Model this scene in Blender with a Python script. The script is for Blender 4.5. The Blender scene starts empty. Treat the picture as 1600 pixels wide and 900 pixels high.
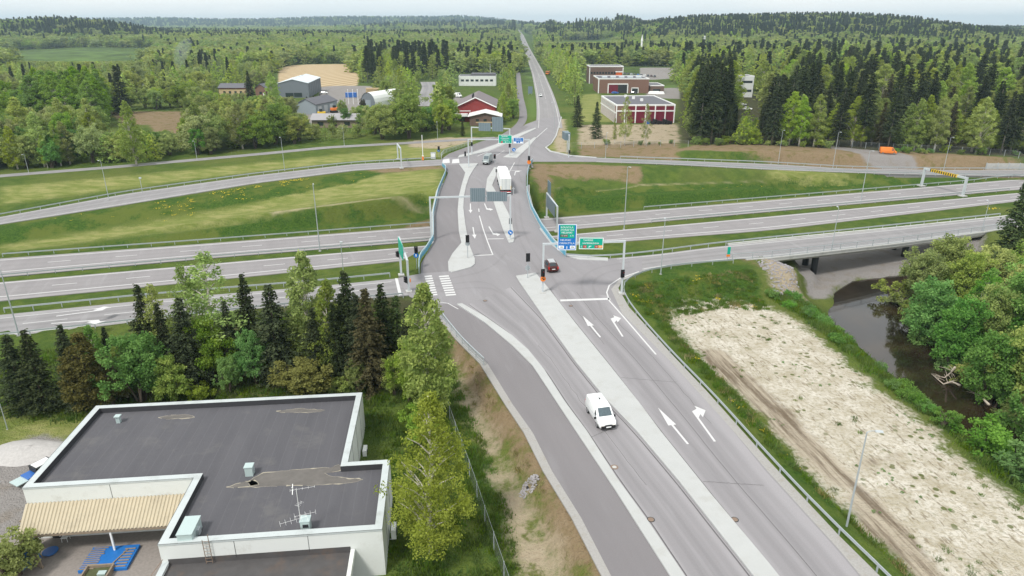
import bpy, math, random
import numpy as np
from mathutils import Vector, Matrix
from mathutils.geometry import tessellate_polygon
S = bpy.context.scene
COL = S.collection
rnd = random.Random(7)
nr = np.random.default_rng(11)
R = math.radians
# ------------------------------------------------------------------ camera frame (surveying helpers)
F = 1067.0; CAMH = 37.0; TH = math.atan(410 / F)
CT, ST = math.cos(TH), math.sin(TH)
def W(u, v, z=0.0):
    a = (u - 800) / F; b = (450 - v) / F
    d = (a, CT + b * ST, -ST + b * CT)
    t = (z - CAMH) / d[2]
    return Vector((d[0] * t, d[1] * t, z))
def proj(x, y, z):
    fw = y * CT - (z - CAMH) * ST
    up = y * ST + (z - CAMH) * CT
    return 800 + F * x / fw, 450 - F * up / fw
def zat(v, y):
    b = (450 - v) / F
    return CAMH + y * (-ST + b * CT) / (CT + b * ST)
def hgt(p, vtop):
    return zat(vtop, p[1]) - p[2]
def PX(l, z=0.0):
    return [W(p[0], p[1], p[2] if len(p) > 2 else z) for p in l]
def heading(a, b, z=0.0):
    d = W(*b, z) - W(*a, z)
    return math.atan2(d.y, d.x)
# ------------------------------------------------------------------ objects
def tag(o, label=None, cat=None, group=None, kind=None):
    if label: o['label'] = label
    if cat: o['category'] = cat
    if group: o['group'] = group
    if kind: o['kind'] = kind
    return o
def thing(name, label, cat, loc=(0, 0, 0), rz=0.0, group=None, scale=None):
    o = bpy.data.objects.new(name, None); COL.objects.link(o)
    o.empty_display_size = 0.3
    o.location = loc; o.rotation_euler = (0, 0, rz)
    if scale: o.scale = (scale, scale, scale)
    return tag(o, label, cat, group)
def link(name, me, parent=None, mats=()):
    o = bpy.data.objects.new(name, me); COL.objects.link(o)
    for m in mats: me.materials.append(m)
    if parent: o.parent = parent
    return o
def dup(root, loc, rz, label=None, group=None):
    r = root.copy(); COL.objects.link(r); r.location = loc; r.rotation_euler = (0, 0, rz)
    if label: r['label'] = label
    if group: r['group'] = group
    for ch in root.children:
        c = ch.copy(); COL.objects.link(c); c.parent = r
        for g in ch.children:
            d = g.copy(); COL.objects.link(d); d.parent = c
    return r
class MB:
    def __init__(s): s.v = []; s.f = []; s.mi = []; s.uv = None
    def add(s, vs, fs, mi=0):
        o = len(s.v); s.v += [tuple(p) for p in vs]
        for f in fs: s.f.append(tuple(i + o for i in f)); s.mi.append(mi)
        return s
    def quad(s, a, b, c, d, mi=0): return s.add([a, b, c, d], [(0, 1, 2, 3)], mi)
    def box(s, c, d, rz=0.0, mi=0, top=None):
        x, y, z = d[0] / 2, d[1] / 2, d[2] / 2
        t = top or (1, 1)
        vs = []
        for sz in (-1, 1):
            kx, ky = (t if sz > 0 else (1, 1))
            for sx, sy in ((-1, -1), (1, -1), (1, 1), (-1, 1)):
                px, py = sx * x * kx, sy * y * ky
                vs.append((c[0] + px * math.cos(rz) - py * math.sin(rz), c[1] + px * math.sin(rz) + py * math.cos(rz), c[2] + sz * z))
        return s.add(vs, [(3, 2, 1, 0), (4, 5, 6, 7), (0, 1, 5, 4), (1, 2, 6, 5), (2, 3, 7, 6), (3, 0, 4, 7)], mi)
    def beam(s, a, b, w, h, mi=0):
        a, b = Vector(a), Vector(b); d = (b - a).normalized()
        sd = d.cross(Vector((0, 0, 1)))
        if sd.length < 1e-4: sd = Vector((1, 0, 0))
        sd.normalize(); up = sd.cross(d)
        vs = []
        for p in (a, b):
            for i, j in ((-1, -1), (1, -1), (1, 1), (-1, 1)): vs.append(p + sd * (i * w / 2) + up * (j * h / 2))
        return s.add(vs, [(0, 1, 2, 3), (7, 6, 5, 4), (0, 4, 5, 1), (1, 5, 6, 2), (2, 6, 7, 3), (3, 7, 4, 0)], mi)
    def tube(s, pts, rad, n=6, mi=0, cap=True):
        pts = [Vector(p) for p in pts]
        if not hasattr(rad, '__len__'): rad = [rad] * len(pts)
        vs = []; fs = []
        for i, p in enumerate(pts):
            d = (pts[min(i + 1, len(pts) - 1)] - pts[max(i - 1, 0)])
            d = d.normalized() if d.length > 1e-9 else Vector((0, 0, 1))
            a = d.cross(Vector((0.03, 1, 0.02)))
            if a.length < 0.2: a = d.cross(Vector((1, 0, 0)))
            a.normalize(); b = d.cross(a)
            for k in range(n):
                t = 2 * math.pi * k / n
                vs.append(p + (a * math.cos(t) + b * math.sin(t)) * rad[i])
        for i in range(len(pts) - 1):
            for k in range(n):
                k2 = (k + 1) % n
                fs.append((i * n + k, (i + 1) * n + k, (i + 1) * n + k2, i * n + k2))
        if cap:
            fs.append(tuple(range(n))); fs.append(tuple(reversed(range((len(pts) - 1) * n, len(pts) * n))))
        return s.add(vs, fs, mi)
    def prism(s, pts, z0, z1, mi=0, bottom=True, mi_side=None):
        n = len(pts)
        g = lambda k, i: (k[i] if hasattr(k, '__len__') else k)
        vs = [(p[0], p[1], g(z0, i)) for i, p in enumerate(pts)] + [(p[0], p[1], g(z1, i)) for i, p in enumerate(pts)]
        tri = tessellate_polygon([[Vector((p[0], p[1], 0)) for p in pts]])
        ar = sum(pts[i][0] * pts[(i + 1) % n][1] - pts[(i + 1) % n][0] * pts[i][1] for i in range(n))
        tf = []
        for t in tri:
            a, b, c = [pts[k] for k in t]
            if (b[0] - a[0]) * (c[1] - a[1]) - (b[1] - a[1]) * (c[0] - a[0]) < 0: t = t[::-1]
            tf.append(tuple(t))
        s.add(vs, [tuple(k + n for k in t) for t in tf] + ([t[::-1] for t in tf] if bottom else []), mi)
        o = len(s.v) - 2 * n
        for i in range(n):
            j = (i + 1) % n
            q = (o + i, o + j, o + j + n, o + i + n)
            if ar < 0: q = q[::-1]
            s.f.append(q); s.mi.append(mi if mi_side is None else mi_side)
        return s
    def sheet(s, pts, z=None, mi=0):
        n = len(pts)
        vs = [(p[0], p[1], p[2] if z is None else z) for p in pts]
        tri = tessellate_polygon([[Vector((p[0], p[1], 0)) for p in pts]])
        tf = []
        for t in tri:
            a, b, c = [vs[k] for k in t]
            if (b[0] - a[0]) * (c[1] - a[1]) - (b[1] - a[1]) * (c[0] - a[0]) < 0: t = t[::-1]
            tf.append(tuple(t))
        return s.add(vs, tf, mi)
    def ball(s, c, r, nu=8, nv=5, mi=0):
        vs = []; fs = []
        r = r if hasattr(r, '__len__') else (r, r, r)
        for j in range(nv + 1):
            ph = math.pi * j / nv
            for i in range(nu):
                t = 2 * math.pi * i / nu
                vs.append((c[0] + r[0] * math.sin(ph) * math.cos(t), c[1] + r[1] * math.sin(ph) * math.sin(t), c[2] - r[2] * math.cos(ph)))
        for j in range(nv):
            for i in range(nu):
                k = (i + 1) % nu
                fs.append((j * nu + i, j * nu + k, (j + 1) * nu + k, (j + 1) * nu + i))
        return s.add(vs, fs, mi)
    def mesh(s, name, mats, smooth=False):
        me = bpy.data.meshes.new(name); me.from_pydata(s.v, [], s.f)
        if not hasattr(mats, '__len__'): mats = [mats]
        for m in mats: me.materials.append(m)
        me.polygons.foreach_set('material_index', s.mi)
        if s.uv:
            u = me.uv_layers.new(name='UVMap')
            flat = []
            for f in s.f:
                for i in f: flat += s.uv[i]
            u.data.foreach_set('uv', flat)
        if smooth: me.polygons.foreach_set('use_smooth', [True] * len(me.polygons))
        me.update()
        return me
    def build(s, name, mats, parent=None, smooth=False, bevel=0.0):
        o = link(name, s.mesh(name, mats, smooth), parent)
        if bevel:
            b = o.modifiers.new('bevel', 'BEVEL'); b.width = bevel; b.segments = 2; b.limit_method = 'ANGLE'; b.angle_limit = R(35)
        return o
# ------------------------------------------------------------------ materials
def newmat(name):
    m = bpy.data.materials.new(name); m.use_nodes = True
    nt = m.node_tree; b = nt.nodes['Principled BSDF']
    return m, nt, b
class NT:
    def __init__(s, nt): s.nt = nt
    def n(s, t, **k):
        o = s.nt.nodes.new(t)
        for a, b in k.items(): setattr(o, a, b)
        return o
    def l(s, a, b): s.nt.links.new(a, b)
    def setin(s, sock, v):
        if isinstance(v, bpy.types.NodeSocket): s.l(v, sock)
        elif v is not None:
            if sock.type == 'RGBA' and len(v) == 3: v = (*v, 1)
            sock.default_value = v
    def math(s, op, a, b=None, c=None, clamp=False):
        o = s.n('ShaderNodeMath', operation=op, use_clamp=clamp)
        for i, x in enumerate((a, b, c)): s.setin(o.inputs[i], x)
        return o.outputs[0]
    def mix(s, fac, a, b, blend='MIX'):
        o = s.n('ShaderNodeMix', data_type='RGBA', blend_type=blend)
        s.setin(o.inputs[0], fac); s.setin(o.inputs[6], a); s.setin(o.inputs[7], b)
        return o.outputs[2]
    def noise(s, scale, detail=3.0, vec=None, rough=0.55, out=0):
        o = s.n('ShaderNodeTexNoise'); o.inputs['Scale'].default_value = scale
        o.inputs['Detail'].default_value = detail; o.inputs['Roughness'].default_value = rough
        if vec is not None: s.l(vec, o.inputs['Vector'])
        return o.outputs[out]
    def step(s, x, a, b, lo=0.0, hi=1.0):
        o = s.n('ShaderNodeMapRange', interpolation_type='SMOOTHSTEP')
        s.setin(o.inputs[0], x); s.setin(o.inputs[1], a); s.setin(o.inputs[2], b)
        o.inputs[3].default_value = lo; o.inputs[4].default_value = hi
        return o.outputs[0]
    def attr(s, name, out='Fac'): return s.n('ShaderNodeAttribute', attribute_name=name).outputs[out]
    def obj(s): return s.n('ShaderNodeTexCoord').outputs['Object']
    def pos(s): return s.n('ShaderNodeNewGeometry').outputs['Position']
    def mapping(s, vec, scale=(1, 1, 1), rot=(0, 0, 0)):
        o = s.n('ShaderNodeMapping'); s.l(vec, o.inputs[0])
        o.inputs['Rotation'].default_value = rot; o.inputs['Scale'].default_value = scale
        return o.outputs[0]
    def along(s, vec, ang, sa, sc):
        return s.mapping(s.mapping(vec, (1, 1, 1), (0, 0, -ang)), (sa, sc, 1))
    def bump(s, h, strength=0.3, dist=0.1):
        o = s.n('ShaderNodeBump'); o.inputs['Strength'].default_value = strength; o.inputs['Distance'].default_value = dist
        s.l(h, o.inputs['Height']); return o.outputs[0]
def simple(name, col, rough=0.6, var=0.12, scale=3.0, metal=0.0, bump=0.0, spec=0.3, dirt=None, dscale=0.7, damt=0.5):
    m, nt, b = newmat(name); k = NT(nt)
    co = k.obj()
    n = k.noise(scale, 4, co)
    f = k.math('MULTIPLY_ADD', n, 2 * var, 1 - var)
    o = k.n('ShaderNodeVectorMath', operation='SCALE'); o.inputs[0].default_value = col; k.l(f, o.inputs['Scale'])
    c = o.outputs[0]
    if dirt:
        d = k.step(k.noise(dscale, 5, co, 0.65), 0.5, 0.72)
        c = k.mix(k.math('MULTIPLY', d, damt), c, dirt)
    k.l(c, b.inputs['Base Color'])
    b.inputs['Roughness'].default_value = rough; b.inputs['Metallic'].default_value = metal
    b.inputs['Specular IOR Level'].default_value = spec
    if bump: k.l(k.bump(k.noise(scale * 6, 3, co), bump, 0.02), b.inputs['Normal'])
    return m
M = {}
M['galv'] = simple('galvanised_steel', (.42, .46, .48), .45, .1, 4, .3)
M['lightpost'] = simple('pale_post', (.50, .54, .56), .5, .1, 3, .1)
M['white'] = simple('white_paint', (.80, .81, .80), .45, .03, 2, spec=.4)
M['carwhite'] = simple('car_white', (.80, .82, .82), .22, .02, 2, spec=.5, dirt=(.5, .48, .44), dscale=1.5, damt=.12)
M['facade'] = simple('white_facade', (.66, .68, .66), .7, .05, .6, dirt=(.45, .44, .40), dscale=.6, damt=.55)
M['coping'] = simple('coping_sheet', (.52, .56, .56), .45, .06, .8, .15, dirt=(.3, .32, .3), damt=.4)
M['black'] = simple('black_plastic', (.012, .012, .013), .5, .1)
M['dark'] = simple('dark_steel', (.03, .032, .035), .5, .15)
M['rubber'] = simple('rubber', (.018, .018, .019), .8, .2)
M['rim'] = simple('wheel_rim', (.38, .39, .4), .35, .1, 4, .6)
M['glass'] = simple('window_glass', (.025, .035, .04), .08, .2, 2, spec=.7)
M['glassblue'] = simple('windscreen_glass', (.07, .10, .115), .08, .5, 2.5, spec=.8)
M['amber'] = simple('amber_lamp', (.8, .30, .06), .3, .05)
M['redlamp'] = simple('red_lamp', (.45, .02, .015), .25, .1)
M['headlamp'] = simple('headlamp', (.7, .68, .62), .15, .1, spec=.6)
M['orange'] = simple('orange_paint', (.75, .21, .035), .4, .06, 1)
M['orangered'] = simple('orange_red_panel', (.62, .12, .03), .5, .06, 1)
M['carred'] = simple('dark_red_paint', (.065, .012, .009), .25, .1, spec=.5)
M['silver'] = simple('silver_paint', (.45, .47, .48), .3, .05, 2, .3)
M['greyvan'] = simple('grey_van_paint', (.30, .34, .34), .3, .05, 2, .2)
M['cardark'] = simple('dark_car_paint', (.03, .033, .04), .25, .1, spec=.5)
M['carblue'] = simple('blue_paint', (.03, .13, .42), .35, .1, spec=.4)
M['yellow'] = simple('yellow_paint', (.72, .48, .03), .5, .06)
M['signblue'] = simple('sign_blue', (.012, .16, .50), .4, .03)
M['signgreen'] = simple('sign_green', (.0, .36, .25), .4, .03)
M['signwhite'] = simple('sign_white', (.85, .87, .87), .4, .02)
M['signback'] = simple('sign_back', (.17, .23, .26), .5, .1, 2, .3)
M['railblue'] = simple('blue_railing_panel', (.10, .36, .50), .4, .12, 1)
M['railpale'] = simple('pale_railing', (.42, .55, .60), .4, .1, 1, .2)
M['concrete'] = simple('concrete', (.46, .46, .44), .85, .12, .8, bump=.2, dirt=(.3, .29, .26), damt=.5)
M['darkconc'] = simple('dark_pier', (.035, .036, .036), .8, .2, 1)
M['bark'] = simple('bark', (.09, .07, .055), .9, .35, 6, bump=.4)
M['barkpale'] = simple('pale_trunk', (.26, .235, .20), .9, .3, 3, bump=.3)
M['wood'] = simple('weathered_wood', (.25, .20, .15), .8, .3, 3)
M['deadwood'] = simple('dead_wood', (.45, .39, .32), .85, .25, 3)
M['rust'] = simple('rusty_steel', (.22, .16, .12), .7, .25, 4)
M['roofbox'] = simple('pale_green_sheet', (.47, .57, .56), .45, .06, 1, .2)
M['bluetarp'] = simple('blue_plastic', (.02, .15, .45), .45, .2, 3)
# birch bark: white with dark bands
m, nt, b = newmat('birch_bark'); k = NT(nt); co = k.obj()
d = k.step(k.noise(2.5, 4, k.mapping(co, (1.2, 1.2, 4))), .56, .64)
k.l(k.mix(d, (.62, .58, .50), (.05, .045, .04)), b.inputs['Base Color']); b.inputs['Roughness'].default_value = .8
M['birchbark'] = m
def leafmat(name, dark, light, trans=0.3, hv=0.02, vv=0.3):
    m = bpy.data.materials.new(name); m.use_nodes = True; nt = m.node_tree; nt.nodes.clear(); k = NT(nt)
    out = k.n('ShaderNodeOutputMaterial')
    t = k.attr('tint'); oi = k.n('ShaderNodeObjectInfo').outputs['Random']
    c = k.mix(t, dark, light)
    h = k.n('ShaderNodeHueSaturation')
    k.l(k.math('MULTIPLY_ADD', oi, 2 * hv, .5 - hv), h.inputs['Hue'])
    r2 = k.math('FRACT', k.math('MULTIPLY', oi, 37.7))
    k.l(k.math('MULTIPLY_ADD', r2, 2 * vv, 1 - vv), h.inputs['Value'])
    r3 = k.math('FRACT', k.math('MULTIPLY', oi, 91.3))
    k.l(k.math('MULTIPLY_ADD', r3, .3, .85), h.inputs['Saturation'])
    k.l(c, h.inputs['Color'])
    df = k.n('ShaderNodeBsdfDiffuse'); tr = k.n('ShaderNodeBsdfTranslucent')
    k.l(h.outputs[0], df.inputs['Color']); k.l(h.outputs[0], tr.inputs['Color'])
    mx = k.n('ShaderNodeMixShader'); mx.inputs[0].default_value = trans
    k.l(df.outputs[0], mx.inputs[1]); k.l(tr.outputs[0], mx.inputs[2]); k.l(mx.outputs[0], out.inputs[0])
    return m
M['L_spruce'] = leafmat('spruce_needles', (.024, .036, .019), (.082, .102, .044), .15, .012, .25)
M['L_sprucelt'] = leafmat('light_spruce_needles', (.042, .066, .030), (.10, .135, .055), .15, .012, .25)
M['L_brown'] = leafmat('brown_spruce_needles', (.052, .050, .026), (.110, .100, .052), .12, .01, .2)
M['L_birch'] = leafmat('birch_leaves', (0.217, 0.31, 0.066), (0.468, 0.567, 0.14), .42, .018, .22)
M['L_birchyel'] = leafmat('young_birch_leaves', (0.201, 0.257, 0.052), (0.378, 0.439, 0.115), .42, .014, .18)
M['L_gold'] = leafmat('golden_leaves', (.13, .125, .04), (.23, .225, .085), .3, .012, .2)
M['L_green'] = leafmat('broad_leaves', (0.159, 0.252, 0.057), (0.382, 0.469, 0.122), .42, .018, .22)
M['L_grey'] = leafmat('willow_leaves', (0.217, 0.277, 0.089), (0.483, 0.534, 0.187), .42, .014, .2)
M['L_lush'] = leafmat('lush_leaves', (0.105, 0.234, 0.054), (0.249, 0.422, 0.113), .42, .012, .2)
M['L_bright'] = leafmat('bright_leaves', (0.154, 0.268, 0.03), (0.274, 0.422, 0.067), .42, .01, .12)
M['L_rust'] = leafmat('rusty_leaves', (.095, .092, .034), (.185, .178, .07), .3, .012, .2)
M['flower'] = simple('dandelion_yellow', (.75, .56, .02), .7, .1)

_T = {}
def text_mesh(txt, size):
    if txt not in _T:
        cu = bpy.data.curves.new('txt', 'FONT'); cu.body = txt; cu.size = 1; cu.align_x = 'CENTER'; cu.align_y = 'CENTER'; cu.resolution_u = 2
        o = bpy.data.objects.new('txt', cu); COL.objects.link(o); dg = bpy.context.evaluated_depsgraph_get(); dg.update()
        me = bpy.data.meshes.new_from_object(o.evaluated_get(dg)); _T[txt] = ([tuple(v.co) for v in me.vertices], [tuple(q.vertices) for q in me.polygons])
        bpy.data.objects.remove(o); bpy.data.curves.remove(cu); bpy.data.meshes.remove(me)
    V, Fs = _T[txt]
    return [(a * size, b_ * size, c * size) for a, b_, c in V], Fs
for _s in ('KOUVOLA', 'JYVÄSKYLÄ', 'HELSINKI', '12 24 4', 'E 75', 'ORIMATTILA', '140', '296', 'TAMPERE', 'HÄMEENLINNA', 'E', '12', '10', '54', 'KESKUSTA'): text_mesh(_s, 1)
# ================================================================== ground and roads
def pl(a, z=0.0):   # polyline numpy
    return np.array([[p.x, p.y, p.z] for p in PX(a, z)])
def extend(P, a=0.0, b=0.0):
    P = np.array(P, float)
    if a: d = P[0] - P[1]; d /= np.linalg.norm(d[:2]); P = np.vstack([P[0] + d * a, P])
    if b: d = P[-1] - P[-2]; d /= np.linalg.norm(d[:2]); P = np.vstack([P, P[-1] + d * b])
    return P
def resample(P, n):
    d = np.r_[0, np.cumsum(np.linalg.norm(np.diff(P[:, :2], axis=0), axis=1))]
    t = np.linspace(0, d[-1], n)
    return np.stack([np.interp(t, d, P[:, i]) for i in range(3)], 1)
def smooth(P, it=2):
    P = np.array(P)
    for _ in range(it):
        Q = P.copy(); Q[1:-1] = .25 * P[:-2] + .5 * P[1:-1] + .25 * P[2:]; P = Q
    return P
ZM = -6.5
# edge pairs (left/far edge first) of each road, traced on the photograph and placed on their own level
mU = (pl([(0, 404), (330, 380), (690, 352), (870, 340), (1200, 313), (1600, 279)], ZM), pl([(0, 433), (330, 403), (690, 374.5), (862, 361), (1200, 331), (1575, 297.5)], ZM))
mL = (pl([(0, 441), (400, 406), (690, 381.5), (860, 369), (1200, 338.5), (1575, 303)], ZM), pl([(0, 470), (400, 431), (650, 405), (900, 382.5), (1200, 360), (1562, 317.5)], ZM))
rUL = (pl([(0, 339, -4.2), (200, 302, -3), (400, 274, -1.8), (550, 256.5, -.8), (690, 249, 0)]), pl([(0, 350.5, -4.2), (200, 319, -3), (400, 286, -1.8), (550, 266.5, -.8), (690, 258, 0)]))
rUR = (pl([(888, 243.5, 0), (925, 246, 0), (1000, 249, -.4), (1200, 256, -2.0), (1325, 263.5, -3.6), (1500, 266, -5.4), (1640, 265.5, -6.2)]), pl([(858, 252, 0), (925, 252.5, 0), (1050, 257, -.6), (1200, 265, -2.0), (1350, 270.5, -3.8), (1500, 274, -5.4), (1640, 275.5, -6.2)]))
rLL = (pl([(0, 492, -2.6), (230, 469, -1.3), (400, 455, -.6), (500, 447, -.3), (630, 434, 0)]), pl([(0, 527, -2.6), (230, 501, -1.3), (400, 482, -.6), (560, 467, -.1), (640, 461, 0)]))
rLR = (pl([(945, 404.5, 0), (1025, 397.5, 0), (1100, 387.5, -.3), (1200, 377, -.9), (1300, 367, -1.6), (1400, 357, -2.2), (1562, 340, -3.2)]), pl([(998, 424, 0), (1040, 416.5, 0), (1100, 410, -.3), (1145, 405.5, -.6), (1200, 402, -.9), (1300, 391, -1.6), (1400, 380, -2.2), (1537, 362, -3.1)]))
ext = {'mU': (400, 500), 'mL': (400, 500), 'rUL': (250, 0), 'rUR': (0, 300), 'rLL': (250, 0), 'rLR': (0, 300)}
ED = {}
for nm in ext:
    A, B = globals()[nm]; a, b = ext[nm]
    n = 60
    A, B = smooth(resample(A, n), 3), smooth(resample(B, n), 3)
    ED[nm] = (extend(A, a, b), extend(B, a, b))
    if nm.startswith('r'):
        for P in ED[nm]: P[0, 2] = max(P[0, 2], ZM - .2); P[-1, 2] = max(P[-1, 2], ZM - .2)
def center(nm):
    A, B = ED[nm]
    return (A + B) / 2, float(np.percentile(np.linalg.norm((A - B)[1:-1, :2], axis=1), 92) / 2)
far_road = np.array([[p.x, p.y, p.z] for p in PX([(858, 200), (858, 180), (852, 150), (841, 115), (832, 95), (827, 84), (823.5, 76)])])
far_road = np.vstack([far_road, [[W(820, 68).x * .93, 1560, 4]], [[26, 1900, 12]], [[22, 2300, 20]], [[18, 2700, 24]], [[16, 3300, 22]]])
cyc_far = pl([(790, 211), (805, 203), (818, 192), (818, 175), (812.5, 150), (810, 118), (807, 100), (806, 88), (809, 80)])
old_road = pl([(-260, 300, -2.5), (0, 274.5, -2), (175, 261, -1.6), (400, 241, -.8), (512, 230, -.4), (620, 224, -.2), (775, 215, 0)])
side_street = pl([(655, 166), (668, 150), (672, 136), (668, 128)])
yard_left = PX([(0, 905), (40, 840), (95, 745), (120, 690), (60, 676), (10, 700), (-160, 790), (-200, 960)], -2.6)
lot = PX([(1045, 487), (1075, 474), (1130, 468), (1200, 478), (1245, 500), (1300, 545), (1350, 590), (1400, 630), (1450, 665), (1500, 717), (1550, 755), (1600, 785), (1720, 870), (1800, 960), (1480, 960), (1450, 905), (1400, 868), (1345, 815), (1287, 755), (1200, 652), (1150, 605), (1107, 570), (1075, 530), (1048, 500)], -3)
near_pad = PX([(1100, 1290), (985, 960), (950, 900), (902, 807), (857, 735), (827, 675), (795, 630), (755, 566), (716, 528), (686, 493), (655, 466), (657, 430), (660, 412), (669, 397), (681, 377), (854, 370), (866, 383), (888, 402), (960, 406), (1000, 405), (1010, 426), (970, 440), (970, 452), (1004, 485), (1112, 602), (1206, 717), (1332, 838), (1415, 920), (1455, 960), (1780, 1290)])
far_pad = PX([(684, 303), (697, 272), (686, 260), (686, 247), (700, 238), (750, 220), (790, 210), (812, 203), (846, 188), (880, 180), (872, 212), (862, 224), (862, 232), (890, 240), (932, 245), (932, 253.5), (833, 257), (827, 275), (828, 303)])
river = PX([(1306, 462), (1318, 448), (1340, 438), (1395, 431), (1455, 427), (1530, 424), (1700, 415), (1700, 432), (1500, 442), (1440, 448), (1414, 470), (1422, 508), (1465, 540), (1490, 562), (1515, 600), (1552, 630), (1592, 668), (1650, 710), (1760, 780), (1900, 900), (1740, 900), (1640, 785), (1560, 715), (1515, 668), (1466, 625), (1420, 593), (1380, 553), (1338, 515), (1326, 487)], -7.2)
gravel_br = PX([(1232, 404), (1450, 379), (1530, 372), (1530, 405), (1450, 420), (1395, 427), (1335, 433), (1305, 450), (1292, 465), (1270, 466), (1248, 446)], -6.4)
berm_l = pl([(-400, 425, -6.2), (0, 388, -5.8), (200, 365, -5.0), (400, 336, -3.4), (600, 307, -1.8), (684, 285, -.5)])
berm_r = pl([(862, 292, -.8), (1000, 288, -1.4), (1200, 281, -2.6)])
mound = pl([(1085, 236, 1.2), (1200, 233.5, 1.2), (1300, 237, -.1), (1400, 240, -1.4), (1600, 243, -3)])
bank_far = pl([(1475, 470, -5.2), (1530, 520, -5), (1600, 580, -4.8), (1720, 680, -4.6), (1900, 800, -4.5)])
ditch = pl([(700, 560, -1.5), (733, 640, -1.8), (768, 730, -2.0), (826, 850, -2.1), (870, 960, -2.2)])
pond_slope = None
def segd(X, Y, P):
    best = np.full(X.shape, 1e18); bz = np.zeros(X.shape)
    for i in range(len(P) - 1):
        ax, ay, az = P[i]; bx, by, bz_ = P[i + 1]
        dx, dy = bx - ax, by - ay; L2 = dx * dx + dy * dy + 1e-12
        t = np.clip(((X - ax) * dx + (Y - ay) * dy) / L2, 0, 1)
        d = (X - ax - t * dx) ** 2 + (Y - ay - t * dy) ** 2
        m = d < best; best = np.where(m, d, best); bz = np.where(m, az + t * (bz_ - az), bz)
    return np.sqrt(best), bz
def sdf(X, Y, P):
    P = [(p[0], p[1]) for p in P]
    d = np.full(X.shape, 1e18); ins = np.zeros(X.shape, bool); n = len(P)
    for i in range(n):
        ax, ay = P[i]; bx, by = P[(i + 1) % n]
        dx, dy = bx - ax, by - ay; L2 = dx * dx + dy * dy + 1e-12
        t = np.clip(((X - ax) * dx + (Y - ay) * dy) / L2, 0, 1)
        d = np.minimum(d, (X - ax - t * dx) ** 2 + (Y - ay - t * dy) ** 2)
        if dy != 0:
            c = ((ay > Y) != (by > Y)) & (X < dx * (Y - ay) / dy + ax)
            ins ^= c
    d = np.sqrt(d)
    return np.where(ins, -d, d)
CORR = []
for nm in ED:
    c, hw = center(nm)
    if nm == 'rLR': # the span over the river is a bridge, not an embankment
        i0 = int(np.argmin(np.abs([proj(*p)[0] - 1172 for p in c]))); CORR.append((np.vstack([c[:i0 + 1], c[i0 + 1] - [0, 0, .5], c[i0 + 3] - [0, 0, 2.5]]), hw + .6))
        i1 = int(np.argmin(np.abs([proj(*p)[0] - 1535 for p in c[:-1]]))); CORR.append((c[i1:], hw + .8)); LRB = (i0, i1)
    else: CORR.append((c, hw + (5.0 if nm == 'mL' else 4.2 if nm == 'mU' else .6)))
CORR += [(far_road, 6.5), (cyc_far, 2.2), (old_road, 2.6), (berm_l, 2.0), (berm_r, 2.0), (mound, 2.5), (bank_far, 2), (ditch, .4)]
PADS = [(near_pad, 0), (far_pad, 0), (lot, -3.0), (yard_left, -2.6), (river, -8.0), (gravel_br, -6.4)]
RIDGES = [([(760, 47), (800, 46), (840, 41), (870, 33), (900, 26), (940, 23), (975, 26), (1000, 33), (1030, 37), (1080, 44)], 1900, 330, 16),
          ([(930, 48), (1000, 35), (1050, 27), (1100, 23), (1200, 20.5), (1300, 19.5), (1370, 23), (1420, 33), (1500, 42), (1600, 47), (1800, 50), (2000, 60)], 1450, 330, 17),
          ([(-500, 40), (-100, 32), (0, 34), (50, 31), (90, 29), (140, 33), (190, 40), (228, 50), (260, 60)], 1350, 170, 11),
          ([(-600, 42), (-100, 38), (150, 32), (260, 31), (340, 34), (400, 33), (500, 30), (620, 30), (720, 28), (760, 31), (800, 36), (850, 42), (900, 48)], 5000, 800, 14),
          ([(450, 52), (560, 45), (640, 41), (720, 38.5), (790, 38.5), (860, 43), (950, 50)], 2900, 400, 15)]
RG = []
for pts, y, w, th in RIDGES:
    xs = []; zs = []
    for u, v in pts:
        b = (450 - v) / F; fw = y * CT - (zat(v, y) - CAMH) * ST
        xs.append((u - 800) / F * fw); zs.append(max(zat(v, y) - th, 0))
    RG.append((np.array(xs), np.array(zs), y, w))
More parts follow.
